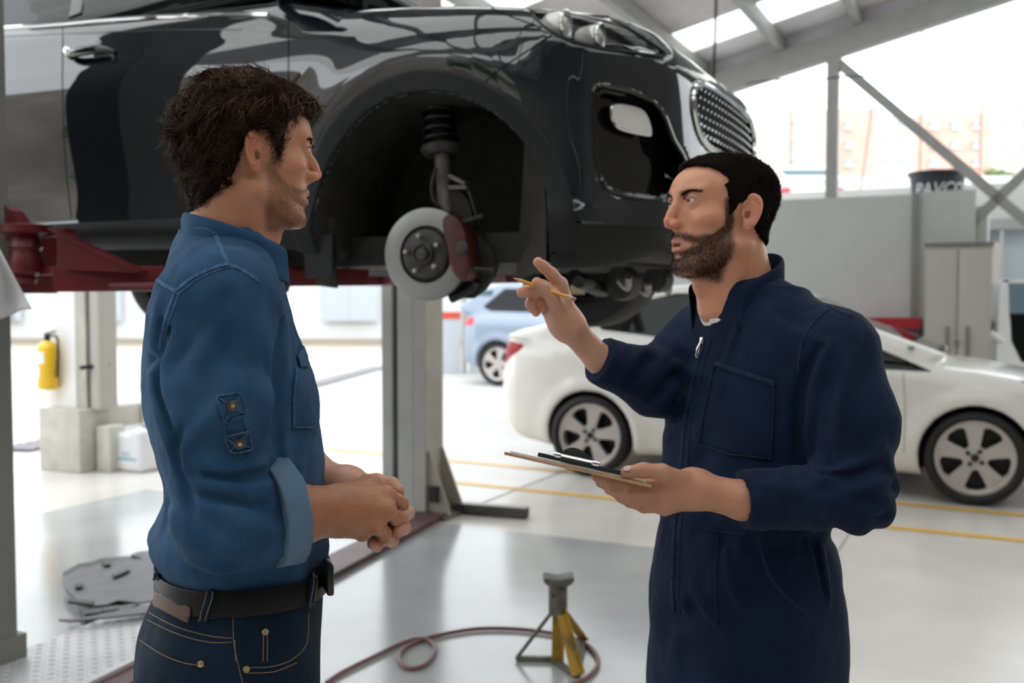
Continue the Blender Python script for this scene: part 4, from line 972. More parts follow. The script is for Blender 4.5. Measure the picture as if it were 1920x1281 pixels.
# upright concrete block and white canister beside the plinth
kb = thing('concrete_block', 'small upright concrete block between plinth and white canister', 'block', ground(178, 886))
k0, k1 = touv(ground(160, 888)); MB().ubox(k0+.01, k0+.16, k1+.10, k1+.26, 0, bp(175, 800)[2]).build('block_body', M_conc, kb, bevel=.012)
jc = ground(240, 885); ju, jv = touv(jc); jh = at(240, 797, jc[1])[2]; jw = (at(287, 860, jc[1])-at(199, 860, jc[1]))[0]
jer = thing('canister', 'white plastic canister with a blue label line by the concrete plinth', 'canister', jc)
jv_, jq_, jn_ = surf(lambda p: smax(rbox((p-uv(ju, jv+.12, jh*.46).astype(np.float32))@np.stack((U, V, W3), 1).astype(np.float32), (0, 0, 0), (jw*.44, .14, jh*.46), .045), -(rbox((p-uv(ju, jv+.12, jh*.86).astype(np.float32))@np.stack((U, V, W3), 1).astype(np.float32), (-.02, 0, 0), (.07, .3, .022), .02)), .02), jc-.35, jc+.55, .014)
mk('canister_body', jv_, jq_, mat('canister_white', (.72, .73, .74), rough=.4), jer, normals=jn_)
MB().lathe([(.03, 0), (.03, .03), (0, .032)], uv(ju+.10, jv+.12, jh*.90), W3, 14).build('screw_cap', mat('cap_blue', (.05, .15, .5), rough=.4), jer, True)
MB().ubox(ju-jw*.36, ju+jw*.30, jv-.022, jv-.018, jh*.26, jh*.30).build('label_line', mat('label_blue', (.12, .35, .5), rough=.5), jer)
MB().ubox(ju-jw*.12, ju+jw*.12, jv-.022, jv-.018, jh*.33, jh*.44).build('label_print', mat('label_grey', (.45, .55, .62), rough=.5), jer)
# undertray panels lying on the floor
def gz(px, py, z): return ground(px, py, z)
M_tray = mat('undertray_grey', (.17, .16, .175), rough=.55, noise=.15, nscale=14)
t1 = thing('undertray_panel', 'grey plastic undertray with black slots lying on the bay floor', 'panel', gz(220, 1100, 0))
top = [(118, 1085), (148, 1068), (175, 1064), (188, 1058), (212, 1056), (250, 1052), (300, 1046), (300, 1128), (262, 1132), (222, 1128), (200, 1136), (168, 1140), (176, 1130), (145, 1127), (122, 1104)]
MB().prism([gz(x, y, .05) for x, y in top], W3*.006).build('panel_sheet', M_tray, t1)
for a in ([(126, 1126), (176, 1132), (172, 1138), (128, 1132)], [(192, 1144), (222, 1140), (220, 1147), (196, 1152)], [(210, 1080), (240, 1068), (243, 1073), (214, 1086)], [(140, 1100), (156, 1098), (154, 1105), (142, 1106)], [(190, 1058), (208, 1057), (206, 1063), (196, 1064)]):
    MB().prism([gz(x, y, .058) for x, y in a], W3*.012).build('panel_slot', M_black, t1)
MB().prism([gz(x, y, .01) for x, y in top], W3*.03).build('panel_rim', M_black, t1)
t2 = thing('undertray_panel', 'narrow pointed grey trim panel at the front edge of the undertray', 'panel', gz(200, 1160, 0))
MB().prism([gz(x, y, .07) for x, y in [(110, 1165), (150, 1163), (300, 1132), (290, 1150), (230, 1158), (130, 1168)]], W3*.008).build('panel_sheet', M_tray, t2)
MB().prism([gz(x, y, .0) for x, y in [(150, 1170), (262, 1157), (240, 1168), (160, 1178)]], W3*.06).build('panel_lip', M_black, t2)
t3 = thing('undertray_panel', 'small grey splash panel behind the undertray', 'panel', gz(290, 1045, 0))
MB().prism([gz(x, y, .04) for x, y in [(246, 1044), (262, 1038), (330, 1034), (330, 1052), (270, 1052)]], W3*.012).build('panel_sheet', M_tray, t3)
# ---- jack stand
M_jy = mat('stand_yellow', (.42, .24, .02), rough=.5, noise=.5, nscale=14, col2=(.10, .08, .05), thr=(.5, .75)); M_jg = mat('stand_grey', (.14, .13, .11), rough=.55, metal=.4, noise=.3, nscale=20)
js = ground(1046, 1243); jz = at(1046, 1080, js[1])[2]; YJ = js[1]
jk = thing('jack_stand', 'worn yellow jack stand with a grey ratchet column on the bay floor', 'jack stand', js)
top0 = at(1046, 1148, YJ)
cl_b = np.array((js[0], YJ, top0[2]-.01))
MB().lathe([(.032, 0), (.036, .01), (.036, .11), (.032, .12), (0, .12)], cl_b, W3, 18).build('ratchet_column', M_jg, jk, True)
sd = smooth_poly([(-.055, .0), (-.05, .014), (0, .006), (.05, .016), (.058, .002), (.03, -.018), (-.03, -.018)], 3)
sz = jz-.012
MB().prism([np.array((js[0]+x, YJ-.045, sz+z)) for x, z in sd], (0, .09, 0)).build('saddle', M_jg, jk, bevel=.004)
MB().lathe([(.03, 0), (.03, sz-cl_b[2]-.10)], cl_b+W3*.10, W3, 16).build('saddle_stem', M_jg, jk, True)
MB().lathe([(.006, 0), (.006, .004), (0, .004)], at(1037, 1117, YJ-.037), (0, -1, 0), 10).build('pin_hole', M_black, jk)
feet = [ground(966, 1243), ground(1083, 1275), ground(1096, 1212), ground(1050, 1240)]
ft = [ground(968, 1241), ground(1082, 1274), ground(1094, 1206)]
for i, f_ in enumerate(ft):
    tp = cl_b+W3*.02+(f_-cl_b)*np.array((.10, .10, 0)); f2_ = f_+W3*.012
    if i == 0: MB().tube([tp, f2_], .0075, 8).build('leg', M_jg, jk, True)
    else:
        d = f2_-tp; n = np.cross(d, W3); n /= np.linalg.norm(n); m = np.cross(n, d); m /= np.linalg.norm(m)
        MB().prism([tp-n*.016, tp+n*.016, f2_+n*.022, f2_-n*.022], m*.006).build('leg', M_jy, jk); MB().prism([tp-n*.016, tp-n*.013, f2_-n*.018, f2_-n*.022], m*.028).build('leg_flange', M_jy, jk)
w0 = at(1036, 1142, YJ-.02); w1 = at(1034, 1243, YJ-.03); w2 = at(1056, 1243, YJ-.01); w3 = at(1058, 1142, YJ-.0)
MB().prism([w0, w1, w2, w3], (0.004, .02, 0)).build('leg', M_jy, jk)
c_ = [ft[0]+W3*.012, ground(1035, 1242)+W3*.012, ft[1]+W3*.012, ft[2]+W3*.012]
for a, b in ((0, 1), (1, 2), (2, 3)): MB().bar(c_[a], c_[b], .022, .018).build('foot_rail', M_jg, jk)
# ---- air hose
M_hose = mat('hose_maroon', (.19, .07, .075), rough=.45)
hp = [(612, 1281), (640, 1262), (700, 1232), (750, 1208), (790, 1198), (812, 1208), (814, 1226), (795, 1248), (768, 1254), (750, 1242), (752, 1222), (780, 1204), (830, 1190), (890, 1180), (950, 1179), (1010, 1184), (1060, 1193), (1095, 1206), (1118, 1228), (1120, 1250), (1098, 1272), (1060, 1290)]
h_ = MB().tube([ground(x, y, .013) for x, y in smooth_poly(hp, 5, False)], .0085, 8).build('air_hose', M_hose, None, True); tag(h_, 'maroon air hose looping over the bay floor round the jack stand', 'hose')
# ---- steel rail lying beside the lift base
rl = [ground(852, 961), ground(988, 972)]; r_ = thing('steel_rail', 'dark rectangular steel tube lying on the floor beside the lift base', 'steel tube', rl[0])
d = (rl[1]-rl[0]); MB().bar(rl[0]+W3*.035, rl[1]+W3*.035, .08, .065).build('tube_body', mat('rail_top', (.10, .095, .09), rough=.6, noise=.3, nscale=8), r_, bevel=.004)
e_ = d/np.linalg.norm(d); MB().bar(rl[1]+W3*.035-e_*.01, rl[1]+W3*.035+e_*.004, .065, .05).build('tube_mouth', M_black, r_)
MB().bar(rl[0]+W3*.068, rl[1]+W3*.068, .074, .003).build('tube_top_strip', mat('rail_pale', (.42, .41, .39), rough=.5, noise=.2, nscale=10), r_)  # thin paler strip along the top of the tube
# ---- locker
vL = 9.42; l0 = on_v(1733, 600, vL)[0]; l1 = on_v(1858, 600, vL)[0]; lz = on_v(1800, 461, vL)[1]
lk = thing('locker', 'beige two-door metal locker against the grey partition wall', 'locker', uv((l0+l1)/2, vL+.2, 0))
M_lk = mat('locker_beige', (.46, .44, .40), rough=.5); M_lh = mat('locker_handle', (.20, .20, .19), rough=.4)
MB().ubox(l0, l1, vL, vL+.45, 0, lz).build('cabinet_body', M_lk, lk, bevel=.006)
MB().ubox(l0-.01, l1+.01, vL-.02, vL+.46, lz+.002, lz+.03).build('cabinet_top', M_lh, lk)
lm = (l0+l1)/2
for a, b, hx_ in ((l0+.015, lm-.006, lm-.09), (lm+.006, l1-.015, lm+.07)):
    d = MB().ubox(a, b, vL-.022, vL-.002, .06, lz-.03).build('door', M_lk, lk, bevel=.004)
    MB().ubox(hx_, hx_+.03, vL-.04, vL-.022, 1.05-.17, 1.05+.09).build('handle', M_lh, d, bevel=.006)
MB().lathe([(.022, 0), (.022, .02), (0, .02)], uv(lm, vL-.022, 1.0), -V, 12).build('lock', M_lh, lk, True)
# pale slat painted in for a brightly lit strip beside the locker
bd = MB().box(at(1858, 531, 8.9), (at(1874, 531, 8.9)-at(1858, 531, 8.9)), (0, .03, 0), W3*(at(1858, 455, 8.9)-at(1858, 531, 8.9))[2]).build('lit_strip', mat('strip_cream', (.85, .83, .76), rough=.6))
tag(bd, 'narrow cream strip painted in for a lit patch beside the beige locker', 'board')
# red tool chest
rc0, rc1 = on_v(1672, 600, 9.7)[0], on_v(1727, 600, 9.7)[0]; rz = on_v(1700, 596, 9.7)[1]
rcx = thing('tool_chest', 'red tool chest behind the white sedan beside the locker', 'tool chest', uv((rc0+rc1)/2, 9.8, 0))
MB().ubox(rc0-.3, rc1, 9.66, 9.93, 0, rz-.10).build('cabinet', mat('chest_dark', (.05, .06, .09), rough=.5), rcx)
for i in range(3): MB().ubox(rc0-.3, rc1, 9.63, 9.93, rz-.10+.002+i*.0+(.034*i), rz-.10+.033*(i+1)).build('drawer', mat('chest_red', (.40, .02, .025), rough=.35), rcx)
# black tub with white lettering above the wall
tc = on_v(1757, 350, 10.7); tb = uv(tc[0], 10.7, wz-.12); tt = on_v(1757, 314, 10.45)[1]; hT = tt-tb[2]
rT = (on_v(1812, 330, 10.7)[0]-on_v(1702, 330, 10.7)[0])/2
tub = thing('tub', 'black plastic tub with white lettering on the ledge behind the partition wall', 'tub', tb)
M_tub = mat('tub_black', (.030, .032, .042), rough=.45)
MB().lathe([(0, .02), (rT*.78, .02), (rT*.80, .03), (rT*.96, hT-.03), (rT*1.03, hT-.03), (rT*1.03, hT), (rT*.95, hT), (rT*.78, .04), (0, .04)], tb-W3*.02, W3, 40).build('tub_body', M_tub, tub, True)
tcu = bpy.data.curves.new('lettering', 'FONT'); tcu.body = 'PAVCO'; tcu.size = .17; tcu.align_x = 'CENTER'; tcu.shear = .25; tcu.extrude = .002
to = bpy.data.objects.new('lettering', tcu); COL.objects.link(to); dg = bpy.context.evaluated_depsgraph_get(); tm = bpy.data.meshes.new_from_object(to.evaluated_get(dg)); bpy.data.objects.remove(to)
vs = np.array([v.co[:] for v in tm.vertices]); toc = np.array((0, 0, 0))-tb; toc[2] = 0; aim = math.atan2(-tb[1], -tb[0])+.1
zb = wz+.035-(tb[2]-.02)
for i, (x, y, z) in enumerate(vs):
    r = rT*(.80+.16*((zb+y)/hT))+.003+z; a = aim+x*1.0/rT; tm.vertices[i].co = tuple(tb-W3*.02+np.array((math.cos(a)*r, math.sin(a)*r, zb+y)))
link('lettering', tm, M_white, tub)
# small stand with a sign: yellow thing far right
yb = MB().box(at(1898, 392, 12.0), (.3, 0, 0), (0, .1, 0), (0, 0, .06)).build('barrier_bar', M_yel); tag(yb, 'yellow barrier bar at the far right behind the braces', 'barrier')
# ---- far brick building, trees, lamp posts on the raised lot
YF = 58.0
def fp(px, py, Y=YF): return at(px, py, Y)
M_brick = mat('brick_pale', (.74, .50, .41), rough=.9, noise=.12, nscale=1.2); M_win = mat('far_window', (.42, .45, .52), rough=.3); M_tan = mat('facade_tan', (.78, .68, .60), rough=.9)  # facade colours lifted toward pale, with distance haze painted in
fb = thing('apartment_building', 'pale brick apartment building in the bright distance', 'building', np.array((fp(1660, 300)[0], YF, 2.75)))
for x0, x1, y0, m_ in ((1468, 1556, 208, M_tan), (1556, 1640, 203, M_brick), (1640, 1716, 218, M_tan), (1716, 1862, 214, M_brick)):
    a, b = fp(x0, y0), fp(x1, y0); MB().box((a[0], YF, 2.0), (b[0]-a[0], 0, 0), (0, 8, 0), (0, 0, a[2]-2.0)).build('facade', m_, fb)
for x in (1492, 1526, 1590, 1660, 1690, 1748, 1790, 1830):
    for y in (234, 270, 304):
        a, b = fp(x-7, y+6), fp(x+7, y-6); w_ = MB().box((a[0], YF-.15, a[2]), (b[0]-a[0], 0, 0), (0, .12, 0), (0, 0, b[2]-a[2])).build('window', M_win, fb)
        MB().box((a[0]-.05, YF-.25, a[2]-.1), (b[0]-a[0]+.1, 0, 0), (0, .12, 0), (0, 0, .1)).build('window_sill', M_white, w_)
fb2 = thing('apartment_building', 'hazy pale tower at the far right of the skyline', 'building', np.array((fp(1925, 200, 75)[0], 75, 2.75)))
a, b = fp(1872, 178, 75), fp(2050, 178, 75); MB().box((a[0], 75, 2), (b[0]-a[0], 0, 0), (0, 8, 0), (0, 0, a[2]-2)).build('facade', mat('facade_pale', (.72, .68, .64), rough=.9), fb2)
for x in (1890, 1925, 1960):
    for y in (200, 235, 270): a, b = fp(x-10, y+8, 75), fp(x+10, y-8, 75); MB().box((a[0], 74.85, a[2]), (b[0]-a[0], 0, 0), (0, .12, 0), (0, 0, b[2]-a[2])).build('window', M_win, fb2)
M_leaf = mat('leaf_green', (.16, .22, .08), rough=.7, noise=.4, nscale=3); M_bark = mat('bark', (.12, .09, .06), rough=.9)
def tree(P, h, r, label, seed, n=900, ls=.16):
    t = thing('tree', label, 'tree', P); rg = np.random.default_rng(seed); b = MB(); P = np.asarray(P, float)
    MB().tube([P, P+W3*h*.5, P+W3*h*.8+np.array((.2, 0, 0))*r], [r*.09, r*.07, r*.02], 7).build('trunk', M_bark, t, True)
    cs = [P+W3*(h-r*.8)+rg.normal(size=3)*r*.45*np.array((1, 1, .6)) for _ in range(9)]
    vs = []; fs = []
    for i in range(n):
        c = cs[rg.integers(9)]+(lambda d: d/np.linalg.norm(d))(rg.normal(size=3))*r*.42*rg.uniform(.5, 1)**.5; e = rg.normal(size=3); e /= np.linalg.norm(e); f = np.cross(e, rg.normal(size=3)); f /= np.linalg.norm(f); s = ls*r*rg.uniform(.6, 1.3)
        k = len(vs); vs += [c-e*s, c-f*s*.6, c+e*s, c+f*s*.6]; fs.append((k, k+1, k+2, k+3))
    o = mk('leaves', vs, fs, M_leaf, t, smooth=False); o['kind'] = 'stuff'; return t
tree((fp(1885, 330, 40)[0], 40, 2.75), 3.6, 1.7, 'pale green bush at the far right beyond the lot', 3)
tree((fp(1470, 330, 42)[0], 42, 2.75), 3.4, 1.6, 'small green bush left of the far white car', 4)
for i, px in enumerate((1482, 1600, 1725, 1838)):
    P = fp(px, 300, 27.5); o = MB().tube([np.array((P[0], 27.5, 2.75)), np.array((P[0]+(.5 if i == 1 else 0), 27.5, fp(px, 200 if i < 2 else 60, 27.5)[2]))], .035, 6).build('flagpole', mat('rusty_pole', (.40, .25, .20), rough=.7), None, True)
    tag(o, ['thin pole left of the far white car', 'leaning thin pole right of the gable post', 'thin pole behind the diagonal brace', 'thin pole at far right past the black tub'][i], 'pole', 'thin poles on the raised lot')
# ---- street behind the camera, seen only as reflections in the car
st1 = MB().box((-40, -16, -.02), (80, 0, 0), (0, 9, 0), (0, 0, .03)).build('floor_street', mat('asphalt', (.10, .10, .105), rough=.85, noise=.15, nscale=1)); tag(st1, 'dark asphalt street behind the viewer', 'street', kind='structure')
M_fac = mat('facade_street', (.40, .37, .34), rough=.85, noise=.2, nscale=.6)
wb_ = bpy.data.objects.new('wall_street', None); COL.objects.link(wb_); tag(wb_, 'unseen dull facades behind the viewer, raised and extended to darken reflections', 'wall', kind='structure')
for i, (x, w_, h_) in enumerate(((-40, 13, 14), (-26.5, 12, 16), (-14, 11, 13), (-2.5, 14, 15), (12, 14, 12))):  # made tall to keep the sky out of the door reflections
    MB().box((x, -24, 0), (w_, 0, 0), (0, 4, 0), (0, 0, h_)).build('facade', M_fac, wb_)
for i, (y, w_, h_) in enumerate(((-26, 13, 11), (-12.5, 12, 13), (0, 14, 11))):  # left row added to darken the reflection in the rear door
    MB().box((-42, y, 0), (4, 0, 0), (0, w_, 0), (0, 0, h_)).build('facade', M_fac, wb_)
for i, (x, y, h, r) in enumerate(((-12, -13, 5.5, 2.2), (-5.5, -14, 6, 2.2), (-19, -15, 6, 2.2), (3, -15, 5.5, 2.2), (-30, -6, 6, 2.4), (-31, 3, 5.5, 2.2))):
    tree((x, y, 0), h, r, ['leafy street tree behind the viewer, second from left', 'leafy street tree behind the viewer, third from left', 'leafy street tree behind the viewer, leftmost', 'leafy street tree behind the viewer, rightmost', 'leafy tree far to the left of the viewer before the facades', 'leafy tree far left of the viewer beside the yard'][i], 20+i, 500, .2)
# ================================================================== people: shared builders
def sstep(a, b, x): t = np.clip((x-a)/(b-a), 0, 1); return t*t*(3-2*t)
def head_d(q, P):
    """implicit head, q in cm: x right, y forward, z up, origin between the ear canals"""
    x = np.abs(q[:, 0]); y = q[:, 1]; z = q[:, 2]; m = np.stack((x, y, z), 1).astype(np.float32)
    g = lambda k, d: P.get(k, d)
    d = smin(ell(m, (0, -.8, 4.4), (7.3, 9.4, 8.2)), ell(m, (0, 3.0+g('fore', 0), 4.6), (6.2, 5.9, 5.4)), 2.5)
    d = smin(d, ell(m, (0, 3.4, -2.4), (5.5, 5.2, 6.9)), 2.2)
    jw = g('jaw', 0)
    d = smin(d, cap(m, (5.0+jw, .6, -5.2), (2.3, 6.9, -8.7), 1.75, 1.6), 2.0)
    d = smin(d, ell(m, (0, 7.5+g('chin', 0), -8.8), (2.1, 1.55, 1.55)), 1.6)
    d = smin(d, ell(m, (4.6, 5.1, -.5), (2.1, 2.6, 1.6)), 2.0)
    d = smin(d, ell(m, (0, 6.5, -4.9), (3.1, 2.8, 2.7)), 1.6)
    d = smin(d, cap(m, (1.0, 8.2, 3.8), (4.5, 6.9, 4.2), .95, .8), 1.4)
    d = smax(d, -ell(m, (3.2, 9.5, 2.5), (1.9, 1.8, 1.15)), 1.3)
    # nose
    nb = g('nose', 0)
    d = smin(d, cap(m, (0, 7.3, 2.2), (0, 8.1, -1.3), .75, 1.55), 1.0)
    d = smin(d, cap(m, (0, 8.3, 3.1), (0, 10.2+nb*.6, .4), .62, .62), 1.0)
    d = smin(d, cap(m, (0, 9.7+nb*.5, 1.2), (0, 10.7+nb, -.9), .60, .85), .7)
    d = smin(d, ell(m, (1.1, 9.75+nb*.5, -1.45), (.72, 1.05, .80)), .55)
    d = smin(d, cap(m, (0, 10.5+nb, -1.55), (0, 9.0, -2.5), .40, .45), .5)
    d = smax(d, -ell(m, (.58, 10.15+nb*.7, -2.15), (.34, .60, .42)), .25)
    # lids
    lid = sph(m, (3.15, 7.35, 2.45), 1.45); d = smin(d, lid, .6)
    d = smax(d, -ell(m, (3.25, 8.75, 2.42+g('lid', 0)), (1.32, .95, .40*g('eye', 1))), .14)
    d = smin(d, chain(m, [(1.9, 8.35, 2.75), (2.7, 8.75, 3.05), (3.6, 8.65, 3.05), (4.5, 7.9, 2.65)], [.12, .16, .16, .1], .2), .25)
    # lips
    op = g('open', .3); zu = -4.45+op*.25; zl = -5.55-op*.75
    d = smin(d, chain(m, [(0, 9.1+g('lip', 0), zu), (1.0, 8.9, zu+.05), (2.35, 7.8, -4.95)], [.40, .40, .24], .4), .5)
    d = smin(d, chain(m, [(0, 8.95+g('lip', 0)*.7, zl), (1.0, 8.7, zl+.05), (2.3, 7.85, -5.1)], [.55, .5, .24], .4), .5)
    d = smax(d, -ell(m, (0, 9.0, (zu+zl)/2), (2.05, 1.7, .12+op*.42)), .2)
    # ear
    c25, s25 = math.cos(.50), math.sin(.50); rx = x-7.05; ry = y+.55; rz = z-.5
    ea = rx*s25-ry*c25; en = rx*c25+ry*s25; t = .16; a2 = ea*math.cos(t)+rz*math.sin(t)*-1; z2 = ea*math.sin(t)+rz*math.cos(t)
    a2 = a2-.75; wd = 1.62+.13*z2; re = np.sqrt((a2/wd)**2+(z2/3.05)**2)
    plate = np.maximum((re-1)*1.5, np.abs(en-.15)-.20)
    rimt = np.sqrt(((re-.88)*1.75)**2+(en-.42)**2)-.27; rimt = np.maximum(rimt, -(z2+2.2)); rimt = np.where((a2 < -.6) & (z2 < .6), 6.0, rimt)
    anti = np.sqrt(((np.sqrt(((a2+.1)/(wd*.62))**2+((z2+.2)/1.75)**2)-.9)*1.1)**2+(en-.30)**2)-.25; anti = np.where(a2 < -.35, 6.0, anti)
    lobe = ell(np.stack((a2, en, z2), 1), (-.45, .22, -2.55), (.62, .30, .62)); trag = ell(np.stack((a2, en, z2), 1), (-1.25, .35, -.55), (.32, .38, .5))
    e = smin(smin(smin(plate, rimt, .25), anti, .25), smin(lobe, trag, .2), .35)
    e = smax(e, -ell(np.stack((a2, en, z2), 1), (-.55, .55, -.55), (.62, .62, .95)), .2)
    d = smin(d, e, .35)
    # neck
    nx = g('neck', 0)
    d = smin(d, cap(m, (0, -2.4, -3.5), (0, -4.6+nx, -16), 5.2, g('nr', 6.1)), 2.6)
    d = smin(d, cap(m, (0, 2.6, -8.6), (0, .8+nx, -16), 2.9, 3.6), 2.8)
    d = smin(d, cap(m, (5.2, -1.6, -5), (2.0, 1.6+nx, -16), .8, 1.0), 2.2)
    d = smin(d, ell(m, (0, 4.2+nx*.5, -12.2), (1.0, 1.2, 1.3)), 1.6)
    return d
def beard_m(q, P):
    x = np.abs(q[:, 0]); y = q[:, 1]; z = q[:, 2]
    line = np.interp(y, [0, 2.0, 3.0, 5.0, 7.4, 8.6, 12], [-1.0, .5, -1.2, -2.9, -3.3, -2.6, -2.5])+P.get('beard_up', 0)
    m = sstep(0, .9, line-z)*sstep(-10.9, -9.6, z+.28*(y-7)*-1)*sstep(.6, 2.0, y+.10*(z+2))
    m = np.maximum(m, sstep(1.2, 1.9, y)*sstep(3.9, 3.0, y)*sstep(-2.2, -1.2, z)*sstep(3.2, 2.2, z)*(x > 5))
    op = P.get('open', .3); lipz = np.abs(z+4.95+op*.25)
    lips = sstep(1.25+op*.5, .7+op*.4, lipz+np.clip(x-1.6, 0, 3)*.55)*(y > 6.6); m = m*(1-lips)
    m = m*(1-.8*sstep(1.3, .5, np.sqrt((x/1.4)**2+((z+6.9)/.5)**2)*1.0)*(y > 7)); return m*(y < 12)
def skin_col(q, P, base):
    x = np.abs(q[:, 0]); y = q[:, 1]; z = q[:, 2]; n = hashnoise(q*.9, 3)*.05+hashnoise(q*3.1, 5)*.03
    c = np.tile(np.array(base, np.float32), (len(q), 1))*(1+n[:, None])
    red = .9*np.exp(-((x/1.6)**2+((y-10.6)/1.3)**2+((z+1.2)/1.3)**2))+.35*np.exp(-(((x-4.5)/2.2)**2+((y-6)/2.5)**2+((z+1)/1.8)**2))+.55*(x > 7.35)*(y < 1.5)*(z > -3.6)
    c = c*(1+red[:, None]*np.array((.10, -.16, -.18), np.float32))
    op = P.get('open', .3); zu = -4.45+op*.25; zl = -5.55-op*.75
    lip = np.exp(-(np.minimum(np.abs(z-zu), np.abs(z-zl))/.48)**4)*sstep(2.6, 2.0, x)*(y > 7.2-.0*x)*sstep(8.0, 8.7, y+x*.45)
    c = c*(1-lip[:, None])+lip[:, None]*np.array(P.get('lipc', (.42, .17, .15)), np.float32)
    b = beard_m(q, P)*P.get('stub', .5); c = c*(1-b[:, None])+b[:, None]*np.array(P.get('beardc', (.08, .05, .035)), np.float32)
    return c
def strands(roots, dirs, curls, L, r, seg, rg, wave=0, wfreq=1.0, sides=3, bend=None, R=.045):
    """many thin tapered tubes; roots, dirs (unit) arrays; curls = sideways unit vectors"""
    n = len(roots); t = np.linspace(0, 1, seg+1); L = np.broadcast_to(L, n)
    s1 = np.cross(dirs, curls); s1 /= np.linalg.norm(s1, axis=1, keepdims=True)+1e-9
    ph = rg.uniform(0, 6.28, n)
    C = roots[:, None]+dirs[:, None]*(t[None, :, None]*L[:, None, None])
    if wave:
        a = ph[:, None]+t[None]*wfreq*6.28; w = wave*np.minimum(t*4, 1)[None]
        C = C+curls[:, None]*(np.cos(a)*w)[..., None]+s1[:, None]*(np.sin(a)*w)[..., None]
    if bend is not None: C = C-bend[:, None]*((t[None]*L[:, None])**2/(2*R))[..., None]
    rad = r*(1-.75*t**2)
    vs = np.empty((n, seg+1, sides, 3), np.float32)
    for k in range(sides):
        w = 6.283*k/sides; vs[:, :, k] = C+(curls[:, None]*math.cos(w)+s1[:, None]*math.sin(w))*rad[None, :, None]
    idx = np.arange(n*(seg+1)*sides).reshape(n, seg+1, sides); fs = []
    for k in range(sides):
        k2 = (k+1) % sides; fs.append(np.stack((idx[:, :-1, k], idx[:, :-1, k2], idx[:, 1:, k2], idx[:, 1:, k]), -1).reshape(-1, 4))
    return vs.reshape(-1, 3), np.concatenate(fs)
def sample(v, q, n, rg, wt):
    """n random surface points weighted by wt per vertex"""
    t = np.concatenate((q[:, [0, 1, 2]], q[:, [0, 2, 3]])) if q.shape[1] == 4 else q
    a = np.linalg.norm(np.cross(v[t[:, 1]]-v[t[:, 0]], v[t[:, 2]]-v[t[:, 0]]), axis=1)*wt[t].mean(1); p = a/a.sum()
    k = rg.choice(len(t), n, p=p); b = rg.dirichlet((1, 1, 1), n); return (v[t[k]]*b[..., None]).sum(1), t[k], b
class Head:
    def __init__(s, O, fwd, P, roll=0, scale=1.0):
        s.O = np.asarray(O, float); s.M = frame(fwd); s.P = P; s.k = 100/scale
        if roll:
            c, r = math.cos(roll), math.sin(roll); x, y, z = s.M.T; s.M = np.stack((x*c+z*r, y, z*c-x*r), 1)
        s.M32 = s.M.astype(np.float32)
    def loc(s, p):
        q = ((p-s.O.astype(np.float32))@s.M32)*s.k; c = s.P.get('crown', 1); q[:, 2] = np.where(q[:, 2] > 4, 4+(q[:, 2]-4)*c, q[:, 2]); return q
    def W(s, q):
        q = np.array(q, float); c = s.P.get('crown', 1); z = q[..., 2]; q[..., 2] = np.where(z > 4, 4+(z-4)/c, z); return s.O+(q/s.k)@s.M.T
    def f(s, p): return head_d(s.loc(p), s.P)/s.k
def eyeballs(H, parent, iris):
    M_eye = mat('eye_white', (.70, .66, .62), rough=.2); M_ir = mat('iris_'+parent.name, iris, rough=.2); M_pu = mat('pupil', (.004, .004, .004), rough=.05)
    for sg in (-1, 1):
        c = H.W((3.15*sg, 7.40, 2.45)); g = H.P.get('gaze', (0, 1, 0)); ax = H.M@(np.array(g, float)/np.linalg.norm(g)); r = 1.30/H.k
        prof = lambda a0, a1, rr, n: [(rr*math.sin(a), rr*math.cos(a)) for a in np.linspace(a0, a1, n)]
        e = MB().lathe(prof(math.pi, .40, r, 14), c, ax, 24).build('eyeball', M_eye, parent, True)
        MB().lathe(prof(.52, .20, r*1.014, 5), c, ax, 20).build('iris', M_ir, e, True); MB().lathe(prof(.23, 0, r*1.02, 4), c, ax, 16).build('pupil', M_pu, e, True)
def join_mesh(parts):
    v, q, n, c = [], [], [], []; b = 0
    for pv, pq, pn, pc in parts:
        t = np.concatenate((pq[:, [0, 1, 2]], pq[:, [0, 2, 3]])) if pq.shape[1] == 4 else pq
        v.append(pv); q.append(t+b); n.append(pn); c.append(pc if np.ndim(pc) == 2 else np.tile(np.array(pc, np.float32), (len(pv), 1))); b += len(pv)
    return np.concatenate(v), np.concatenate(q), np.concatenate(n), np.concatenate(c)
def hand_d(p, wrist, palm, fingers, thumb, pk=.016, fk=.006):
    """palm: list of (point, radius) knuckles; fingers: list of (points, radii)"""
    d = None
    for pt, r in palm:
        e = cap(p, wrist[0], pt, wrist[1], r); d = e if d is None else smin(d, e, pk)
    for pts, rs in fingers:
        e = chain(p, pts, rs, .004); d = smin(d, e, fk)
    for pts, rs in thumb:
        e = chain(p, pts, rs, .006); d = smin(d, e, .012)
    return d
def table(rows):
    """rows (z, cx, cy, rx, ry) -> smooth tables"""
    r = np.array(sorted(rows), float); zz = np.linspace(r[0, 0], r[-1, 0], 240)
    s = smooth_poly(r, 12, False); o = np.argsort(s[:, 0]); s = s[o]; return zz, np.stack([np.interp(zz, s[:, 0], s[:, i]) for i in range(1, 5)], 1)
def loft_d(x, y, z, T, e=2.4):
    zz, t = T; cx, cy, rx, ry = [np.interp(z, zz, t[:, i]).astype(np.float32) for i in range(4)]
    a = np.abs((x-cx)/rx)+1e-6; b = np.abs((y-cy)/ry)+1e-6; k = (a**e+b**e)**(1/e)
    g = np.sqrt((a**(e-1)*k**(1-e)/rx)**2+(b**(e-1)*k**(1-e)/ry)**2)+1e-6
    d = (k-1)/g*np.where(k > 1, 1, 1); d = np.clip(d, -.15, .5)
    return np.maximum(np.maximum(d, z-zz[-1]), zz[0]-z)
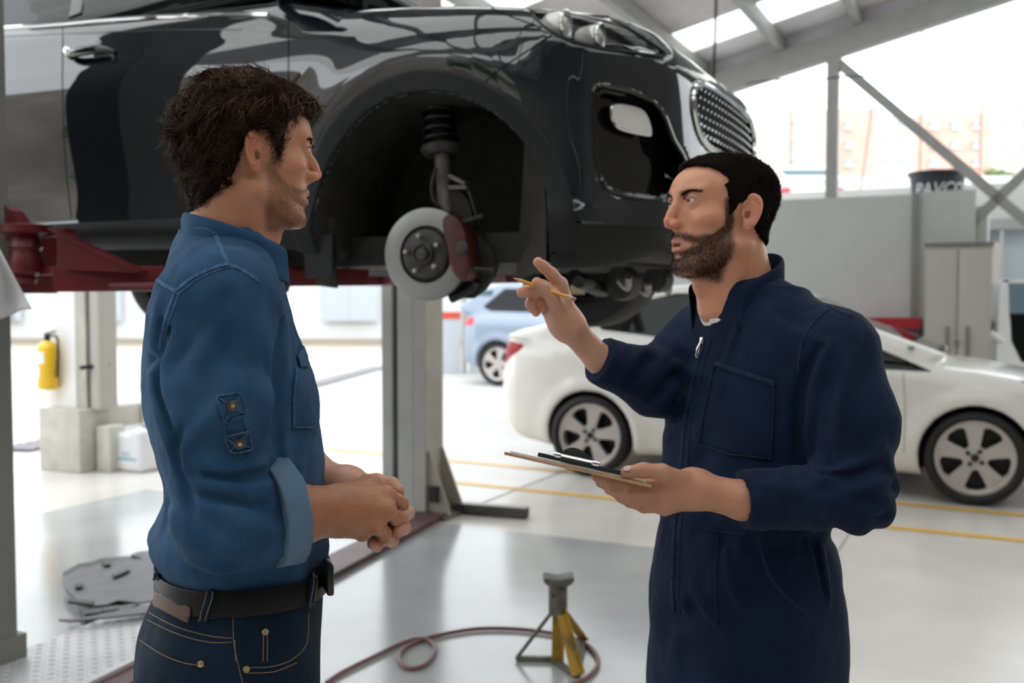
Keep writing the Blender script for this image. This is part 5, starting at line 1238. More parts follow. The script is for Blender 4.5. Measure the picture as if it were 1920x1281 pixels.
def folds(tree, lines, off):
    """pixel polylines -> 3-d chains on the surface"""
    out = []
    for pts, r in lines:
        P, N = trace(tree, smooth_poly([np.array(p, float) for p in pts], 4, False), off, 9)
        if len(P) > 1: out.append((np.array(P, np.float32), r))
    return out
def fold_d(p, d, ch, k, sign=1):
    for P, r in ch:
        lo, hi = P.min(0)-k-r-.01, P.max(0)+k+r+.01; m = ((p > lo) & (p < hi)).all(1) & (np.abs(d) < .05)
        if not m.any(): continue
        pm = p[m]; e = None; n = len(P)
        for i in range(n-1):
            t0 = math.sin(math.pi*(i+.3)/(n-.4))**.6; t1 = math.sin(math.pi*min(i+1.3, n-.5)/(n-.4))**.6
            c = cap(pm, P[i], P[i+1], r*t0, r*t1); e = c if e is None else np.minimum(e, c)
        d[m] = smin(d[m], e, k) if sign > 0 else smax(d[m], -e, k)
    return d
M_skin = mat('skin', (.5, .3, .2), rough=.42, attr='Col', sss=.08, bump=.10, bscale=420, spec=.45)
def hairmat(name, c): return mat(name, c, rough=.5, spec=.25, noise=.35, nscale=40)
def clothmat(name, c, c2, rough=.85, bs=900, bump=.25, noise_s=14):
    return mat(name, c, rough=rough, col2=c2, nscale=noise_s, thr=(.3, .75), bump=bump, bscale=bs, sheen=.03, spec=.15)
def stitch(tree, pts, name, m, parent, w=.0022, t=.0008, off=.0006, step=5, smooth=True):
    pts = smooth_poly([np.array(p, float) for p in pts], 5, False) if smooth and len(pts) > 2 else pts
    P, N = trace(tree, pts, off, step)
    if len(P) < 2: return None
    return ribbon(P, N, w, t).build(name, m, parent, True, sharp=70)
def patch(tree, poly, name, m, parent, off=.0015, step=10, smooth=0):
    """thin cloth patch draped on the surface: grid inside a picture polygon"""
    if smooth: poly = smooth_poly(np.array(poly, float), smooth)
    P = np.array(poly, float); lo = P.min(0); hi = P.max(0); nx = max(3, int((hi[0]-lo[0])/step)); ny = max(3, int((hi[1]-lo[1])/step))
    gx, gy = np.meshgrid(np.linspace(lo[0]-2, hi[0]+2, nx+1), np.linspace(lo[1]-2, hi[1]+2, ny+1), indexing='ij')
    d = poly2(gx.ravel().astype(np.float32), gy.ravel().astype(np.float32), P).reshape(gx.shape)
    v = []; n = []; ok = np.zeros(gx.shape, bool); last = None
    for i in range(nx+1):
        for j in range(ny+1):
            a, b = hit(tree, gx[i, j], gy[i, j])
            if a is None: v.append((0, 0, 0)); n.append((0, 0, 1))
            else: v.append(a+b*off); n.append(b); ok[i, j] = True
    q = [(i*(ny+1)+j, (i+1)*(ny+1)+j, (i+1)*(ny+1)+j+1, i*(ny+1)+j+1) for i in range(nx) for j in range(ny) if ok[i:i+2, j:j+2].all()]
    if not q: return None
    (a, b, c, _), _o = split(np.array(v, np.float32), np.array(q), np.array(n, np.float32), d.ravel())
    if not len(b): return None
    o = mk(name, a, b, m, parent); mo = o.modifiers.new('thickness', 'SOLIDIFY'); mo.thickness = .0015; mo.offset = 1; return o

def head_d_cheap(q):
    x = np.abs(q[:, 0]); m = np.stack((x, q[:, 1], q[:, 2]), 1).astype(np.float32)
    d = smin(ell(m, (0, -.8, 4.4), (7.3, 9.4, 8.2)), ell(m, (0, 3.0, 4.6), (6.2, 5.9, 5.4)), 2.5); d = smin(d, ell(m, (0, 3.4, -2.4), (5.5, 5.2, 6.9)), 2.2)
    return smin(d, cap(m, (0, -2.4, -3.5), (0, -5.1, -16), 5.2, 6.1), 2.6)
def hair_build(H, par, poly, T, amp, nstr, L, wave, wf, mats, rg, quiff=None, hm=None, inset=.45, rad=.00042, flow=(0, -.25, -.45), lift=.3, edge=1.8, h=.003, rnd=1.0, topmix=.42):
    Lh = Lut(poly, .15, 6)
    def th_(l):
        e = -Lh(l[:, 1], l[:, 2]); top = sstep(5, 10, l[:, 2]); back = sstep(-2, -8, l[:, 1])
        t = T[2]+(T[0]-T[2])*top+(T[1]-T[2])*back*(1-top); t = t*sstep(-8.5, -3, l[:, 2]); return t*sstep(-.1, edge, e)+.03, e
    def f(p):
        l = H.loc(p); d = head_d_cheap(l); th, e = th_(l)
        w = np.stack([hashnoise(l*.38, 21+i) for i in range(3)], 1)*1.5
        n1 = hashnoise((l+w)*np.array((.55, .55, .75), np.float32), 31); n2 = hashnoise((l+w*1.3)*1.3, 41)
        th = th*(1+amp*n1+amp*.37*n2)+amp*.8*sstep(0, 1.5, e)*(1-np.abs(n2))
        dd = d-th
        if quiff: dd = smin(dd, ell(l, *quiff)+.5*n1, 1.2)
        return np.maximum(dd, -(e-inset+.4*n2)*.8)/H.k
    hv, hq, hn = surf(f, H.O+np.array((-.19, -.19, -.12)), H.O+np.array((.19, .19, .18)), h)
    ho = mk('hair', hv, hq, mats[2], par, normals=hn)
    hl = H.loc(hv); wt = sstep(.0, .4, -Lh(hl[:, 1], hl[:, 2])+.35)
    pts, ti, bb = sample(hv, hq, nstr, rg, wt); nn = (hn[ti]*bb[..., None]).sum(1)
    if hm is not None:
        l2 = H.loc(hm[0]); e2 = -Lh(l2[:, 1], l2[:, 2]); w2 = sstep(-.25, .25, e2+.25*hashnoise(l2*1.5, 9))*sstep(1.9, 1.2, e2)*(head_d_cheap(l2) < .35)
        p2, t2, b2 = sample(hm[0], hm[1], int(nstr*.3), rg, w2+1e-9); n2 = (hm[2][t2]*b2[..., None]).sum(1); pts = np.concatenate((pts, p2)); nn = np.concatenate((nn, n2))
    nn /= np.linalg.norm(nn, axis=1, keepdims=True)+1e-9
    pl = H.loc(pts.astype(np.float32)); fl = np.stack([hashnoise(pl*.45, 61+i) for i in range(3)], 1)*rnd+H.M@np.array(flow)
    fl -= nn*(fl*nn).sum(1, keepdims=True); fl /= np.linalg.norm(fl, axis=1, keepdims=True)+1e-9
    dr = fl*.93+nn*lift; dr /= np.linalg.norm(dr, axis=1, keepdims=True); cu = np.cross(dr, nn); cu /= np.linalg.norm(cu, axis=1, keepdims=True)+1e-9
    eL = -Lh(pl[:, 1], pl[:, 2]); LL = L[0]+L[1]*sstep(0, 3, eL)*rg.uniform(.6, 1.3, len(pts))
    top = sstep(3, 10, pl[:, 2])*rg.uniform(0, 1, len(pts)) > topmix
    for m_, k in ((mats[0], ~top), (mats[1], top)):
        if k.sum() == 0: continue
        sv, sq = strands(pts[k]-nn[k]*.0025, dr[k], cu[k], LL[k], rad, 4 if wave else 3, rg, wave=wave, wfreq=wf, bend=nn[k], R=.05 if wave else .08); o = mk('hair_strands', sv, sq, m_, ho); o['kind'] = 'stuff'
    return ho
def beard_build(H, par, hv, hq, hn, n, L, r, m_, rg, P):
    l = H.loc(hv); bw = beard_m(l, P); bw[l[:, 1] < .2] = 0
    pts, ti, bb = sample(hv, hq, n, rg, bw+1e-7); nn = (hn[ti]*bb[..., None]).sum(1); dn = nn*.5+H.M@np.array((0, .2, -.85)); dn += rg.normal(size=dn.shape)*.22
    dn /= np.linalg.norm(dn, axis=1, keepdims=True); cu = np.cross(dn, nn); cu /= np.linalg.norm(cu, axis=1, keepdims=True)+1e-9
    sv, sq = strands(pts-nn*.0005, dn, cu, L*rg.uniform(.6, 1.2, n), r, 1, rg); o = mk('beard', sv, sq, m_, par); o['kind'] = 'stuff'
def lashes(H, par, m_, rg):
    P = []; D = []
    for sg in (-1, 1):
        for t in np.linspace(0, 1, 34):
            x = sg*(1.95+2.6*t); y = 8.45+.55*math.sin(math.pi*min(1, t*1.1))-.55*t; z = 2.62+.42*math.sin(math.pi*t)
            P.append(H.W((x, y, z))); D.append(H.M@np.array((sg*.3*(t-.2), .9, .12+.2*rg.uniform())))
    P = np.array(P); D = np.array(D); D /= np.linalg.norm(D, axis=1, keepdims=True); cu = np.cross(D, H.M[:, 0]); cu /= np.linalg.norm(cu, axis=1, keepdims=True)
    sv, sq = strands(P, D, cu, .0075, .00028, 3, rg); o = mk('eyelashes', sv, sq, m_, par); o['kind'] = 'stuff'
def brows(H, par, m_, rg, nper=260, th=.38):
    V_, Q_ = [], []; b = 0
    for sg in (-1, 1):
        t = rg.uniform(0, 1, nper); line = np.stack((sg*(1.3+3.9*t), np.interp(t, [0, .5, 1], [9.0, 8.75, 7.35]), 3.55+.70*np.sin(t*2.0)-.35*t), 1)+rg.normal(size=(nper, 3))*np.array((.1, .05, th*.5))*(1-.5*t[:, None])
        w = H.W(line).astype(np.float32); E = np.eye(3, dtype=np.float32)*.001
        for _ in range(3):
            d0 = H.f(w); g = np.stack([H.f(w+E[a])-d0 for a in range(3)], 1)/.001; g /= np.linalg.norm(g, axis=1, keepdims=True)+1e-9; w = (w-g*d0[:, None]).astype(np.float32)
        nn = g; d = nn*.35+np.outer(np.ones(nper), H.M@np.array((sg*.9, -.2, .25))); d += rg.normal(size=d.shape)*.15; d /= np.linalg.norm(d, axis=1, keepdims=True); cu = np.cross(d, nn); cu /= np.linalg.norm(cu, axis=1, keepdims=True)
        sv, sq = strands(w, d, cu, .0075, .00022, 2, rg); V_.append(sv); Q_.append(sq+b); b += len(sv)
    o = mk('eyebrows', np.concatenate(V_), np.concatenate(Q_), m_, par); o['kind'] = 'stuff'
def teeth(H, par, z0):
    b = MB(); prof = [H.W((x, 8.1-.28*x*x, z)) for x in np.linspace(-1.7, 1.7, 11) for z in (z0, z0-.75)]
    b.add(prof, [(2*i, 2*i+2, 2*i+3, 2*i+1) for i in range(10)]); b.build('teeth', mat('teeth', (.75, .72, .66), rough=.2, coat=.5), par, True)
    MB().lathe([(0, 0), (.016, 0)], H.W((0, 6.6, -5.1)), H.M[:, 1], 12).build('mouth_cavity', mat('mouth_dark', (.06, .015, .012), rough=.6), par)
def collar_mesh(c, X, F, rings, amax, drop, name, m_, par, nA=60, thick=.003, ex=1.06):
    """band round the neck; rings: (radius, height, extra radius at the front) from the inner bottom edge; angle 0 = back"""
    vs = []; fs = []; nB = len(rings)-1
    for i in range(nA+1):
        ph = -amax+2*amax*i/nA; sd = abs(ph)/amax
        for r, hg, er in rings:
            rr = r+er*sd**2; vs.append(c+X*math.sin(ph)*rr-F*math.cos(ph)*rr*ex+W3*(hg-drop*sd**1.6))
    for i in range(nA):
        for j in range(nB): fs.append((i*(nB+1)+j, i*(nB+1)+j+1, (i+1)*(nB+1)+j+1, (i+1)*(nB+1)+j))
    o = mk(name, vs, fs, m_, par); mo = o.modifiers.new('thickness', 'SOLIDIFY'); mo.thickness = thick; mo.offset = 0
    sb = o.modifiers.new('smooth', 'SUBSURF'); sb.levels = sb.render_levels = 1; return o, bvh(np.array(vs), fs)
# ================================================================== man in the denim shirt
YM = 1.50; aM = math.radians(20)
FM = np.array((math.cos(aM), math.sin(aM), 0)); RM = np.array((math.sin(aM), -math.cos(aM), 0))
mP_ = dict(crown=1.08, nr=5.5, open=.40, stub=.45, beardc=(.17, .08, .045), nose=0, lip=.1, chin=.4, eye=.7, lid=-.12, gaze=(0, 1, -.25), lipc=(.36, .15, .12), neck=-.5, beard_up=-.4)
HO = np.array((-.389, 1.50, 1.586)); aH = math.radians(25)
man = thing('person', 'man in a blue denim shirt and dark jeans with his hands clasped', 'person', (HO[0], HO[1], 0))
HM = Head(HO, (math.cos(aH), math.sin(aH), -.07), mP_, 0, .92)
SK = (.55, .250, .150)
rgm = np.random.default_rng(11)
v, q, n = surf(HM.f, HM.O+np.array((-.17, -.17, -.19)), HM.O+np.array((.17, .17, .15)), .0019)
lq = HM.loc(v); parts = [(v, q, n, skin_col(lq, mP_, SK))]
head_v, head_q, head_n = v, q, n
# ---- hair
hairP = [(8.2, 8.3), (6.5, 8.0), (5.2, 7.0), (4.3, 5.4), (4.1, 3.4), (4.0, 1.2), (3.5, -.6), (2.7, -1.0), (2.3, .6), (1.6, 2.6), (.6, 3.7), (-.9, 3.5), (-1.9, 2.4), (-2.4, .4), (-2.9, -2.0), (-4.0, -4.2), (-5.6, -6.2), (-8.0, -8.6), (-14, -8), (-18, 6), (-9, 20), (6, 20), (12, 14), (12, 9)]
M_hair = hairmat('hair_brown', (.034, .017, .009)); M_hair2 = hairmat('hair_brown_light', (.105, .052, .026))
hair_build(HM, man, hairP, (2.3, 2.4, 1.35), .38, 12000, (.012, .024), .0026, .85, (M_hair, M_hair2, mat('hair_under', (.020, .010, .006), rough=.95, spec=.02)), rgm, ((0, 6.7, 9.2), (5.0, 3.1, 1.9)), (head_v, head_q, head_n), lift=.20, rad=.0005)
beard_build(HM, man, head_v, head_q, head_n, 9500, .0030, .00013, hairmat('beard_brown', (.12, .055, .030)), rgm, mP_)
brows(HM, man, M_hair, rgm, 150, .34); lashes(HM, man, M_hair, rgm); eyeballs(HM, man, (.06, .035, .02)); teeth(HM, man, -4.55)
# ---- torso table from the silhouette
sil = [(438, 342, 500, .075), (462, 326, 514, .10), (490, 308, 530, .15), (520, 288, 540, .185), (570, 268, 552, .198), (620, 263, 563, .20), (680, 262, 584, .20), (740, 266, 598, .196), (800, 276, 604, .19), (860, 290, 607, .183), (920, 305, 608, .175), (970, 300, 608, .172), (1000, 289, 608, .172), (1022, 290, 608, .168), (1045, 302, 607, .165), (1070, 303, 607, .165), (1110, 296, 604, .168), (1150, 280, 602, .175), (1200, 266, 600, .182), (1281, 262, 600, .186)]
def man_rows(extra=()):
    rows = []
    for py, xb, xf, rx in sil:
        P = at((xb+xf)/2, py, YM); w = (xf-xb)/2/FPX*YM; ry = math.sqrt(max(w*w-(rx*math.sin(aM))**2, 4e-4))/math.cos(aM); c = P-np.array((HO[0], HO[1], 0))
        rows.append((P[2], c@RM, c@FM, rx, ry))
    return rows
rows = man_rows(); zb = rows[-1][0]; last = rows[-1]
TM = table(rows)
B_M = np.stack((RM, FM, W3), 1).astype(np.float32); O_M = np.array((HO[0], HO[1], 0), np.float32)
def ml(p): l = (p-O_M)@B_M; return l[:, 0], l[:, 1], l[:, 2]
def mw(x, y, z): return O_M+RM*x+FM*y+W3*z
zbelt = at(480, 1112, 1.345)[2]; zsh = at(400, 560, 1.34)[2]
SHR = at(402, 572, 1.345); ELB = at(424, 962, 1.315); WRI = at(642, 957, 1.45); CUF = at(505, 962, 1.355)
SHL = mw(-.19, float((SHR-O_M)@FM), SHR[2]); ELL_ = mw(-.235, .03, ELB[2]); WRL = at(652, 918, 1.575)
def shirt_base(p):
    x, y, z = ml(p); d = loft_d(x, y, z, TM, 2.3)
    d = np.maximum(d, z-rows[0][0]-.03)
    # shoulder slope
    nk = HM.W((0, -2.6, -20.4)).astype(np.float32)
    for S in (SHR, SHL): d = smin(d, cap(p, nk, S+np.array((0, 0, .004)), .042, .066), .05)
    sl = chain(p, [SHR, SHR*.5+ELB*.5+np.array((-.004, -.006, 0)), ELB], [.076, .072, .062], .03)
    sl = smin(sl, chain(p, [ELB, CUF], [.060, .061], .02), .02)
    ax = ((CUF-ELB)/np.linalg.norm(CUF-ELB)).astype(np.float32); sl = np.maximum(sl, (p-CUF.astype(np.float32))@ax-.012)
    d2 = smin(d, sl, .022)
    s2 = chain(p, [SHL, ELL_, ELL_*.45+WRL*.55], [.072, .06, .052], .02); ax2 = ((WRL-ELL_)/np.linalg.norm(WRL-ELL_)).astype(np.float32); s2 = np.maximum(s2, (p-(ELL_*.45+WRL*.55).astype(np.float32))@ax2); return smin(d2, s2, .025)
_z = lambda py: at(450, py, YM)[2]
def shirt_cut(p, d):
    x, y, z = ml(p); d = np.maximum(d, zbelt-.06-z)
    neckopen = cap(p, HM.W((0, -3, -9)), HM.W((0, -4.0, -15)), .056, .057); d = smax(d, -neckopen, .006)
    return d
lo_s = np.array((HO[0]-.34, HO[1]-.36, zbelt-.08)); hi_s = np.array((HO[0]+.34, HO[1]+.40, HO[2]-.08))
v0_, q0_, n0_ = surf(lambda p: shirt_cut(p, shirt_base(p)), lo_s, hi_s, .012, 1, 4); t0_ = bvh(v0_, q0_)
ridges = folds(t0_, [([(300, 560), (290, 660), (300, 760), (325, 850), (345, 900)], .015), ([(345, 545), (318, 640), (316, 720), (335, 790), (330, 850)], .015), ([(410, 610), (365, 690), (332, 740), (345, 790)], .014), ([(470, 700), (400, 780), (350, 840), (352, 900)], .012),
    ([(345, 880), (385, 870), (430, 880), (500, 870)], .011), ([(360, 910), (410, 905), (470, 925), (520, 905)], .011), ([(375, 950), (430, 955), (480, 985), (510, 985)], .012), ([(395, 1000), (440, 1018), (480, 1020)], .010),
    ([(300, 900), (318, 960), (302, 1010)], .011), ([(330, 960), (340, 1010), (380, 1030), (420, 1050)], .010), ([(292, 1012), (330, 1030), (400, 1052)], .012), ([(545, 760), (530, 830), (540, 900)], .008),
    ([(505, 530), (530, 600), (540, 700)], .007), ([(560, 1040), (500, 1050), (420, 1062)], .008), ([(575, 820), (560, 900), (570, 1000)], .008), ([(420, 720), (445, 780), (450, 850)], .008), ([(500, 640), (515, 720), (520, 800)], .007)], -.004)
valleys = folds(t0_, [([(306, 600), (300, 700), (322, 800)], .006), ([(525, 600), (520, 700), (520, 800), (528, 870)], .012), ([(330, 600), (306, 680), (312, 760)], .008), ([(340, 800), (330, 850), (350, 920), (365, 960)], .007), ([(390, 890), (440, 895), (500, 888)], .005), ([(385, 930), (440, 940), (500, 950)], .005)], .0)
def shirt_f(p):
    d = shirt_base(p); x, y, z = ml(p); w = hashnoise(p*9, 71)*.6
    d = d-.0035*np.sin(z*34+w*9+x*18)*sstep(-.1, .15, hashnoise(p*5, 73))-.003*hashnoise(p*np.array((26, 26, 11), np.float32), 75)-.0012*hashnoise(p*np.array((70, 70, 45), np.float32), 77)
    el = np.sqrt(((p-ELB.astype(np.float32))**2).sum(1)); along = (p-ELB.astype(np.float32))@np.array((.35, 0, 1), np.float32)
    d = d-.0055*np.sin(along*150+hashnoise(p*14, 79)*2.2)*np.exp(-(el/.085)**2)
    bl = np.exp(-((z-zbelt-.05)/.05)**2); d = d-bl*(.010*hashnoise(p*np.array((14, 14, 5), np.float32), 81)+.004)
    d = fold_d(p, d, ridges, .014, 1); d = fold_d(p, d, valleys, .012, -1); return shirt_cut(p, d)
M_denim = clothmat('denim_shirt', (.017, .052, .112), (.040, .100, .185), bs=700); M_denim_l = clothmat('denim_inside', (.095, .16, .235), (.13, .20, .29)); M_seam = clothmat('denim_seam', (.024, .065, .15), (.09, .18, .30), noise_s=180)
v, q, n = surf(shirt_f, lo_s, hi_s, .0036, 1, 4)
shirt = mk('shirt', v, q, M_denim, man); sht = bvh(v, q)
# rolled cuff
cax = (WRI-CUF)/np.linalg.norm(WRI-CUF)
def cuff_f(p):
    c = CUF.astype(np.float32); ax = np.array((.80, .58, .10), np.float32); ax /= np.linalg.norm(ax); h = (p-c)@ax; r = np.sqrt(np.maximum(((p-c)**2).sum(1)-h*h, 0))
    r = r+.003*hashnoise(p*40, 91); d = np.maximum(np.abs(h-.012)-.013-.003*hashnoise(p*30, 92), np.abs(r-.064)-.009); return d-.004
cv, cq, cn = surf(cuff_f, CUF-.12, CUF+.12, .0034); mk('rolled_cuff', cv, cq, M_denim_l, shirt, normals=cn)
# collar: stand and fall
nk0 = HM.W((0, -1.6, -13.0))
co, ctree = collar_mesh(nk0, RM, FM, [(.062, -.040, .004), (.064, .005, .006), (.067, .036, .008), (.070, .039, .009), (.075, .032, .011), (.073, .008, .012), (.074, -.018, .016)], 2.40, .052, 'collar', M_denim, shirt)
for pts in ([(356, 428), (390, 430), (430, 455), (470, 485), (500, 500)],): stitch(ctree, pts, 'collar_stitch', M_seam, shirt, .003)
# seams, tabs, pockets
for pts, w in (([(283, 516), (305, 532), (330, 546)], .006), ([(330, 546), (360, 522), (395, 505), (428, 497), (455, 508), (480, 525)], .006), ([(400, 430), (412, 462), (428, 497)], .006), ([(330, 546), (318, 580), (305, 620), (300, 655)], .005)):
    stitch(sht, pts, 'seam', M_seam, shirt, w, .0012)
    stitch(sht, [(x+6, y+5) for x, y in pts], 'seam', M_seam, shirt, .0018, .0008)
M_brass = mat('button_brass', (.10, .075, .055), rough=.35, metal=.6); M_bcen = mat('button_centre', (.45, .40, .33), rough=.4, metal=.5)
for poly, bt in (([(408, 745), (448, 737), (457, 778), (417, 790)], (433, 760)), ([(422, 817), (460, 808), (469, 843), (430, 850)], (448, 829))):
    patch(sht, poly, 'sleeve_tab', M_denim, shirt, .0035, 5); stitch(sht, poly+[poly[0]], 'tab_stitch', M_seam, shirt, .0020, .001, .0055, smooth=False)
    for a, b in ((0, 2), (1, 3)): stitch(sht, [poly[a], poly[b]], 'tab_stitch', M_seam, shirt, .0018, .001, .0052, smooth=False)
    P, N = hit(sht, *bt); bo = MB().lathe([(0, .0085), (.0028, .0085), (.0045, .0095), (.0068, .0085), (.0072, .005), (.0072, .003)], P, N, 18).build('button', M_brass, shirt, True); MB().lathe([(0, .0088), (.0026, .0088), (.0026, .0078)], P, N, 12).build('button_centre', M_bcen, bo, True)
stitch(sht, [(419, 790), (425, 818)], 'tab_stitch', M_seam, shirt, .0020, .001); stitch(sht, [(455, 778), (461, 808)], 'tab_stitch', M_seam, shirt, .0020, .001)
patch(sht, [(554, 668), (565, 648), (573, 668), (576, 689), (560, 691)], 'pocket_flap', M_denim, shirt, .004, 2)
patch(sht, [(553, 690), (584, 690), (586, 800), (547, 802), (548, 750)], 'chest_pocket', M_denim, shirt, .002, 6)
stitch(sht, [(553, 690), (548, 750), (547, 801), (584, 801)], 'pocket_stitch', M_seam, shirt, .0025, .001, .003, smooth=False)
# ---- jeans, belt
LEGZ = zb
legR = mw(.095, .0, 0); legL = mw(-.095, .0, 0)
hipc = np.array([rows[-1][1], rows[-1][2]])
kneeR = mw(.105+hipc[0], hipc[1]+.03, .48); ankR = mw(.11+hipc[0], hipc[1], .09); kneeL = mw(-.105+hipc[0], hipc[1]+.06, .48); ankL = mw(-.115+hipc[0], hipc[1]+.04, .09)
hR = mw(.085+hipc[0], hipc[1], zb-.03); hL = mw(-.085+hipc[0], hipc[1], zb-.03)
def jeans_f(p):
    x, y, z = ml(p); d = loft_d(x, y, np.maximum(z, zb), TM, 2.3)+np.clip(zb-z-.08, 0, 1); d = d-.004
    for a, b, c in ((hR, kneeR, ankR), (hL, kneeL, ankL)): d = smin(d, chain(p, [a, b, c], [.096, .072, .062], .05), .03)
    back = np.exp(-(((x-hipc[0])/.14)**2+((y-hipc[1]+.12)/.06)**2+((z-zb-.02)/.09)**2)); d = d-.008*back
    d = d-.002*hashnoise(p*np.array((30, 30, 14), np.float32), 101)-.0035*np.sin(z*60+hashnoise(p*8, 103)*3)*sstep(-.05, -.15, z-zb)
    return np.maximum(np.maximum(d, z-(zbelt+.004)), .055-z)
M_jean = clothmat('jeans_indigo', (.0035, .010, .022), (.009, .022, .045), bs=700); M_thread = mat('thread_tan', (.24, .16, .09), rough=.7)
v, q, n = surf(jeans_f, np.array((HO[0]-.42, HO[1]-.38, .03)), np.array((HO[0]+.36, HO[1]+.40, zbelt+.03)), .0062, 1, 4)
jeans = mk('jeans', v, q, M_jean, man, normals=n); jt = bvh(v, q)
def sect(off, z, ang, e=2.3):
    zz, t = TM; cx, cy, rx, ry = [float(np.interp(z, zz, t[:, i])) for i in range(4)]; c, s_ = math.cos(ang), math.sin(ang)
    return mw(cx+(rx+off)*math.copysign(abs(c)**(2/e), c), cy+(ry+off)*math.copysign(abs(s_)**(2/e), s_), 0)
nb_ = 120; bvv = []; bff = []
for i in range(nb_):
    a_ = 2*math.pi*i/nb_
    for off, zo in ((.006, -.028), (.0115, -.0285), (.013, -.026), (.013, .004), (.0115, .0065), (.006, .006)): P = sect(off, zbelt-.01, a_); bvv.append(P+W3*(zbelt+zo))
for i in range(nb_):
    for j in range(6): bff.append((i*6+j, ((i+1) % nb_)*6+j, ((i+1) % nb_)*6+(j+1) % 6, i*6+(j+1) % 6))
bv = np.array(bvv, np.float32); bq = np.array(bff)
belt = mk('belt', bv, bq, mat('belt_leather', (.006, .006, .007), rough=.42, bump=.08, bscale=200, spec=.2), man, sharp=40); bt_ = bvh(bv, bq)
bx = mw(rows[-4][1]+.0, 0, zbelt-.012); Pb_, Nb_ = hit(bt_, 604, 1075)
if Pb_ is None: Pb_ = at(604, 1075, 1.5); Nb_ = RM
MB().box(Pb_-W3*.022+RM*.0, FM*.010, RM*.045, W3*.044).build('buckle', mat('buckle_dark', (.03, .03, .03), rough=.3, metal=.6), belt, bevel=.004)
# leather patch, belt loops, pockets and stitching
patch(jt, [(303, 1108), (368, 1138), (362, 1168), (298, 1136)], 'leather_patch', mat('patch_leather', (.085, .038, .022), rough=.55), jeans, .010, 5)
jb_ = bvh(np.concatenate((v, bv)), np.concatenate((q, bq+len(v))))
for pts in ([(401, 1090), (393, 1125), (381, 1165)], [(590, 1070), (584, 1105), (580, 1135)], [(308, 1040), (300, 1075), (294, 1085)]):
    P, N = trace(jb_, pts, .003, 4)
    if len(P) > 1: lo_ = ribbon(P, N, .013, .002).build('belt_loop', M_jean, jeans, True, sharp=70); ribbon([p+n_*.0022+np.cross(n_, W3)*.0045 for p, n_ in zip(P, N)], N, .0012, .0004).build('loop_stitch', M_thread, jeans); ribbon([p+n_*.0022-np.cross(n_, W3)*.0045 for p, n_ in zip(P, N)], N, .0012, .0004).build('loop_stitch', M_thread, jeans)
for pts in ([(366, 1130), (430, 1145), (500, 1147), (560, 1133)], [(272, 1145), (330, 1175), (390, 1192), (436, 1197)], [(268, 1158), (330, 1188), (390, 1204), (436, 1204)], [(262, 1200), (300, 1225), (340, 1242), (385, 1250)], [(437, 1147), (438, 1200), (445, 1240), (455, 1281)], [(440, 1200), (442, 1240)], [(494, 1180), (493, 1240)], [(501, 1180), (501, 1240)], [(460, 1252), (510, 1250), (550, 1235), (575, 1205), (578, 1150)], [(462, 1262), (512, 1260), (556, 1243)]):
    stitch(jt, pts, 'jeans_stitch', M_thread, jeans, .0011, .0005)
for a in ((377, 1245), (497, 1185), (462, 1255)):
    P, N = hit(jt, *a); MB().lathe([(0, .004), (.0016, .004), (.0022, .0026), (.0040, .0032), (.0050, .0018), (.005, 0)], P, N, 14).build('rivet', mat('rivet_brass', (.50, .40, .22), rough=.35, metal=.8), jeans, True)
for hp_, kn_, an_ in ((hR, kneeR, ankR), (hL, kneeL, ankL)):
    c = an_*np.array((1, 1, 0)); Fx = np.stack((RM, FM, W3), 1).astype(np.float32)
    sv, sq, sn = surf(lambda p: np.maximum(smin(ell((p-(c+FM*.06+W3*.045).astype(np.float32))@Fx, (0, 0, 0), (.048, .145, .045)), ell((p-(c+W3*.07).astype(np.float32))@Fx, (0, -.0, 0), (.045, .06, .055)), .03), -p[:, 2]+.002), c-.3, c+np.array((.3, .3, .2)), .008); mk('shoe', sv, sq, mat('shoe_brown', (.06, .035, .02), rough=.4), man, normals=sn)
# ---- arms and clasped hands
def A(px, py, Y): return at(px, py, Y)
w_r = (WRI, .0295)
pal_r = [(A(700, 910, 1.492), .0135), (A(722, 928, 1.465), .0145), (A(722, 955, 1.448), .0145), (A(705, 985, 1.445), .0135), (A(680, 1000, 1.452), .013)]
fin_r = [([A(702, 908, 1.492), A(744, 926, 1.520), A(738, 948, 1.548), A(715, 958, 1.555)], [.0115, .0105, .0095, .0085]), ([A(724, 927, 1.465), A(752, 944, 1.490), A(748, 966, 1.525), A(725, 975, 1.54)], [.0125, .0115, .010, .009]),
         ([A(724, 955, 1.448), A(744, 972, 1.475), A(738, 990, 1.51), A(715, 992, 1.53)], [.012, .011, .0095, .0085]), ([A(706, 984, 1.445), A(722, 1000, 1.465), A(712, 1012, 1.50), A(695, 1008, 1.515)], [.011, .0098, .0085, .008])]
thb_r = [([A(660, 930, 1.47), A(690, 905, 1.52), A(715, 905, 1.55)], [.016, .0125, .0105])]
elr = ELB+np.array((.0, 0, .0))
def armr_f(p):
    mid = ELB*.62+WRI*.38+np.array((0, 0, -.008)); d = chain(p, [elr, mid, WRI], [.051, .050, .0315], .03)
    d = smin(d, cap(p, ELB*.7+WRI*.3+np.array((0, -.012, .012)), ELB*.35+WRI*.65, .030, .022), .03)
    h = hand_d(p, w_r, pal_r, fin_r, thb_r); d = smin(d, h, .02); d = d-.0008*hashnoise(p*np.array((60, 60, 60), np.float32), 111); return d
lo_a = np.minimum(ELB, A(760, 1030, 1.40))-.06; hi_a = np.maximum(A(770, 880, 1.58), ELB)+.06
v, q, n = surf(armr_f, lo_a, hi_a, .0020, 1, 4); SKA = (.37, .160, .088)
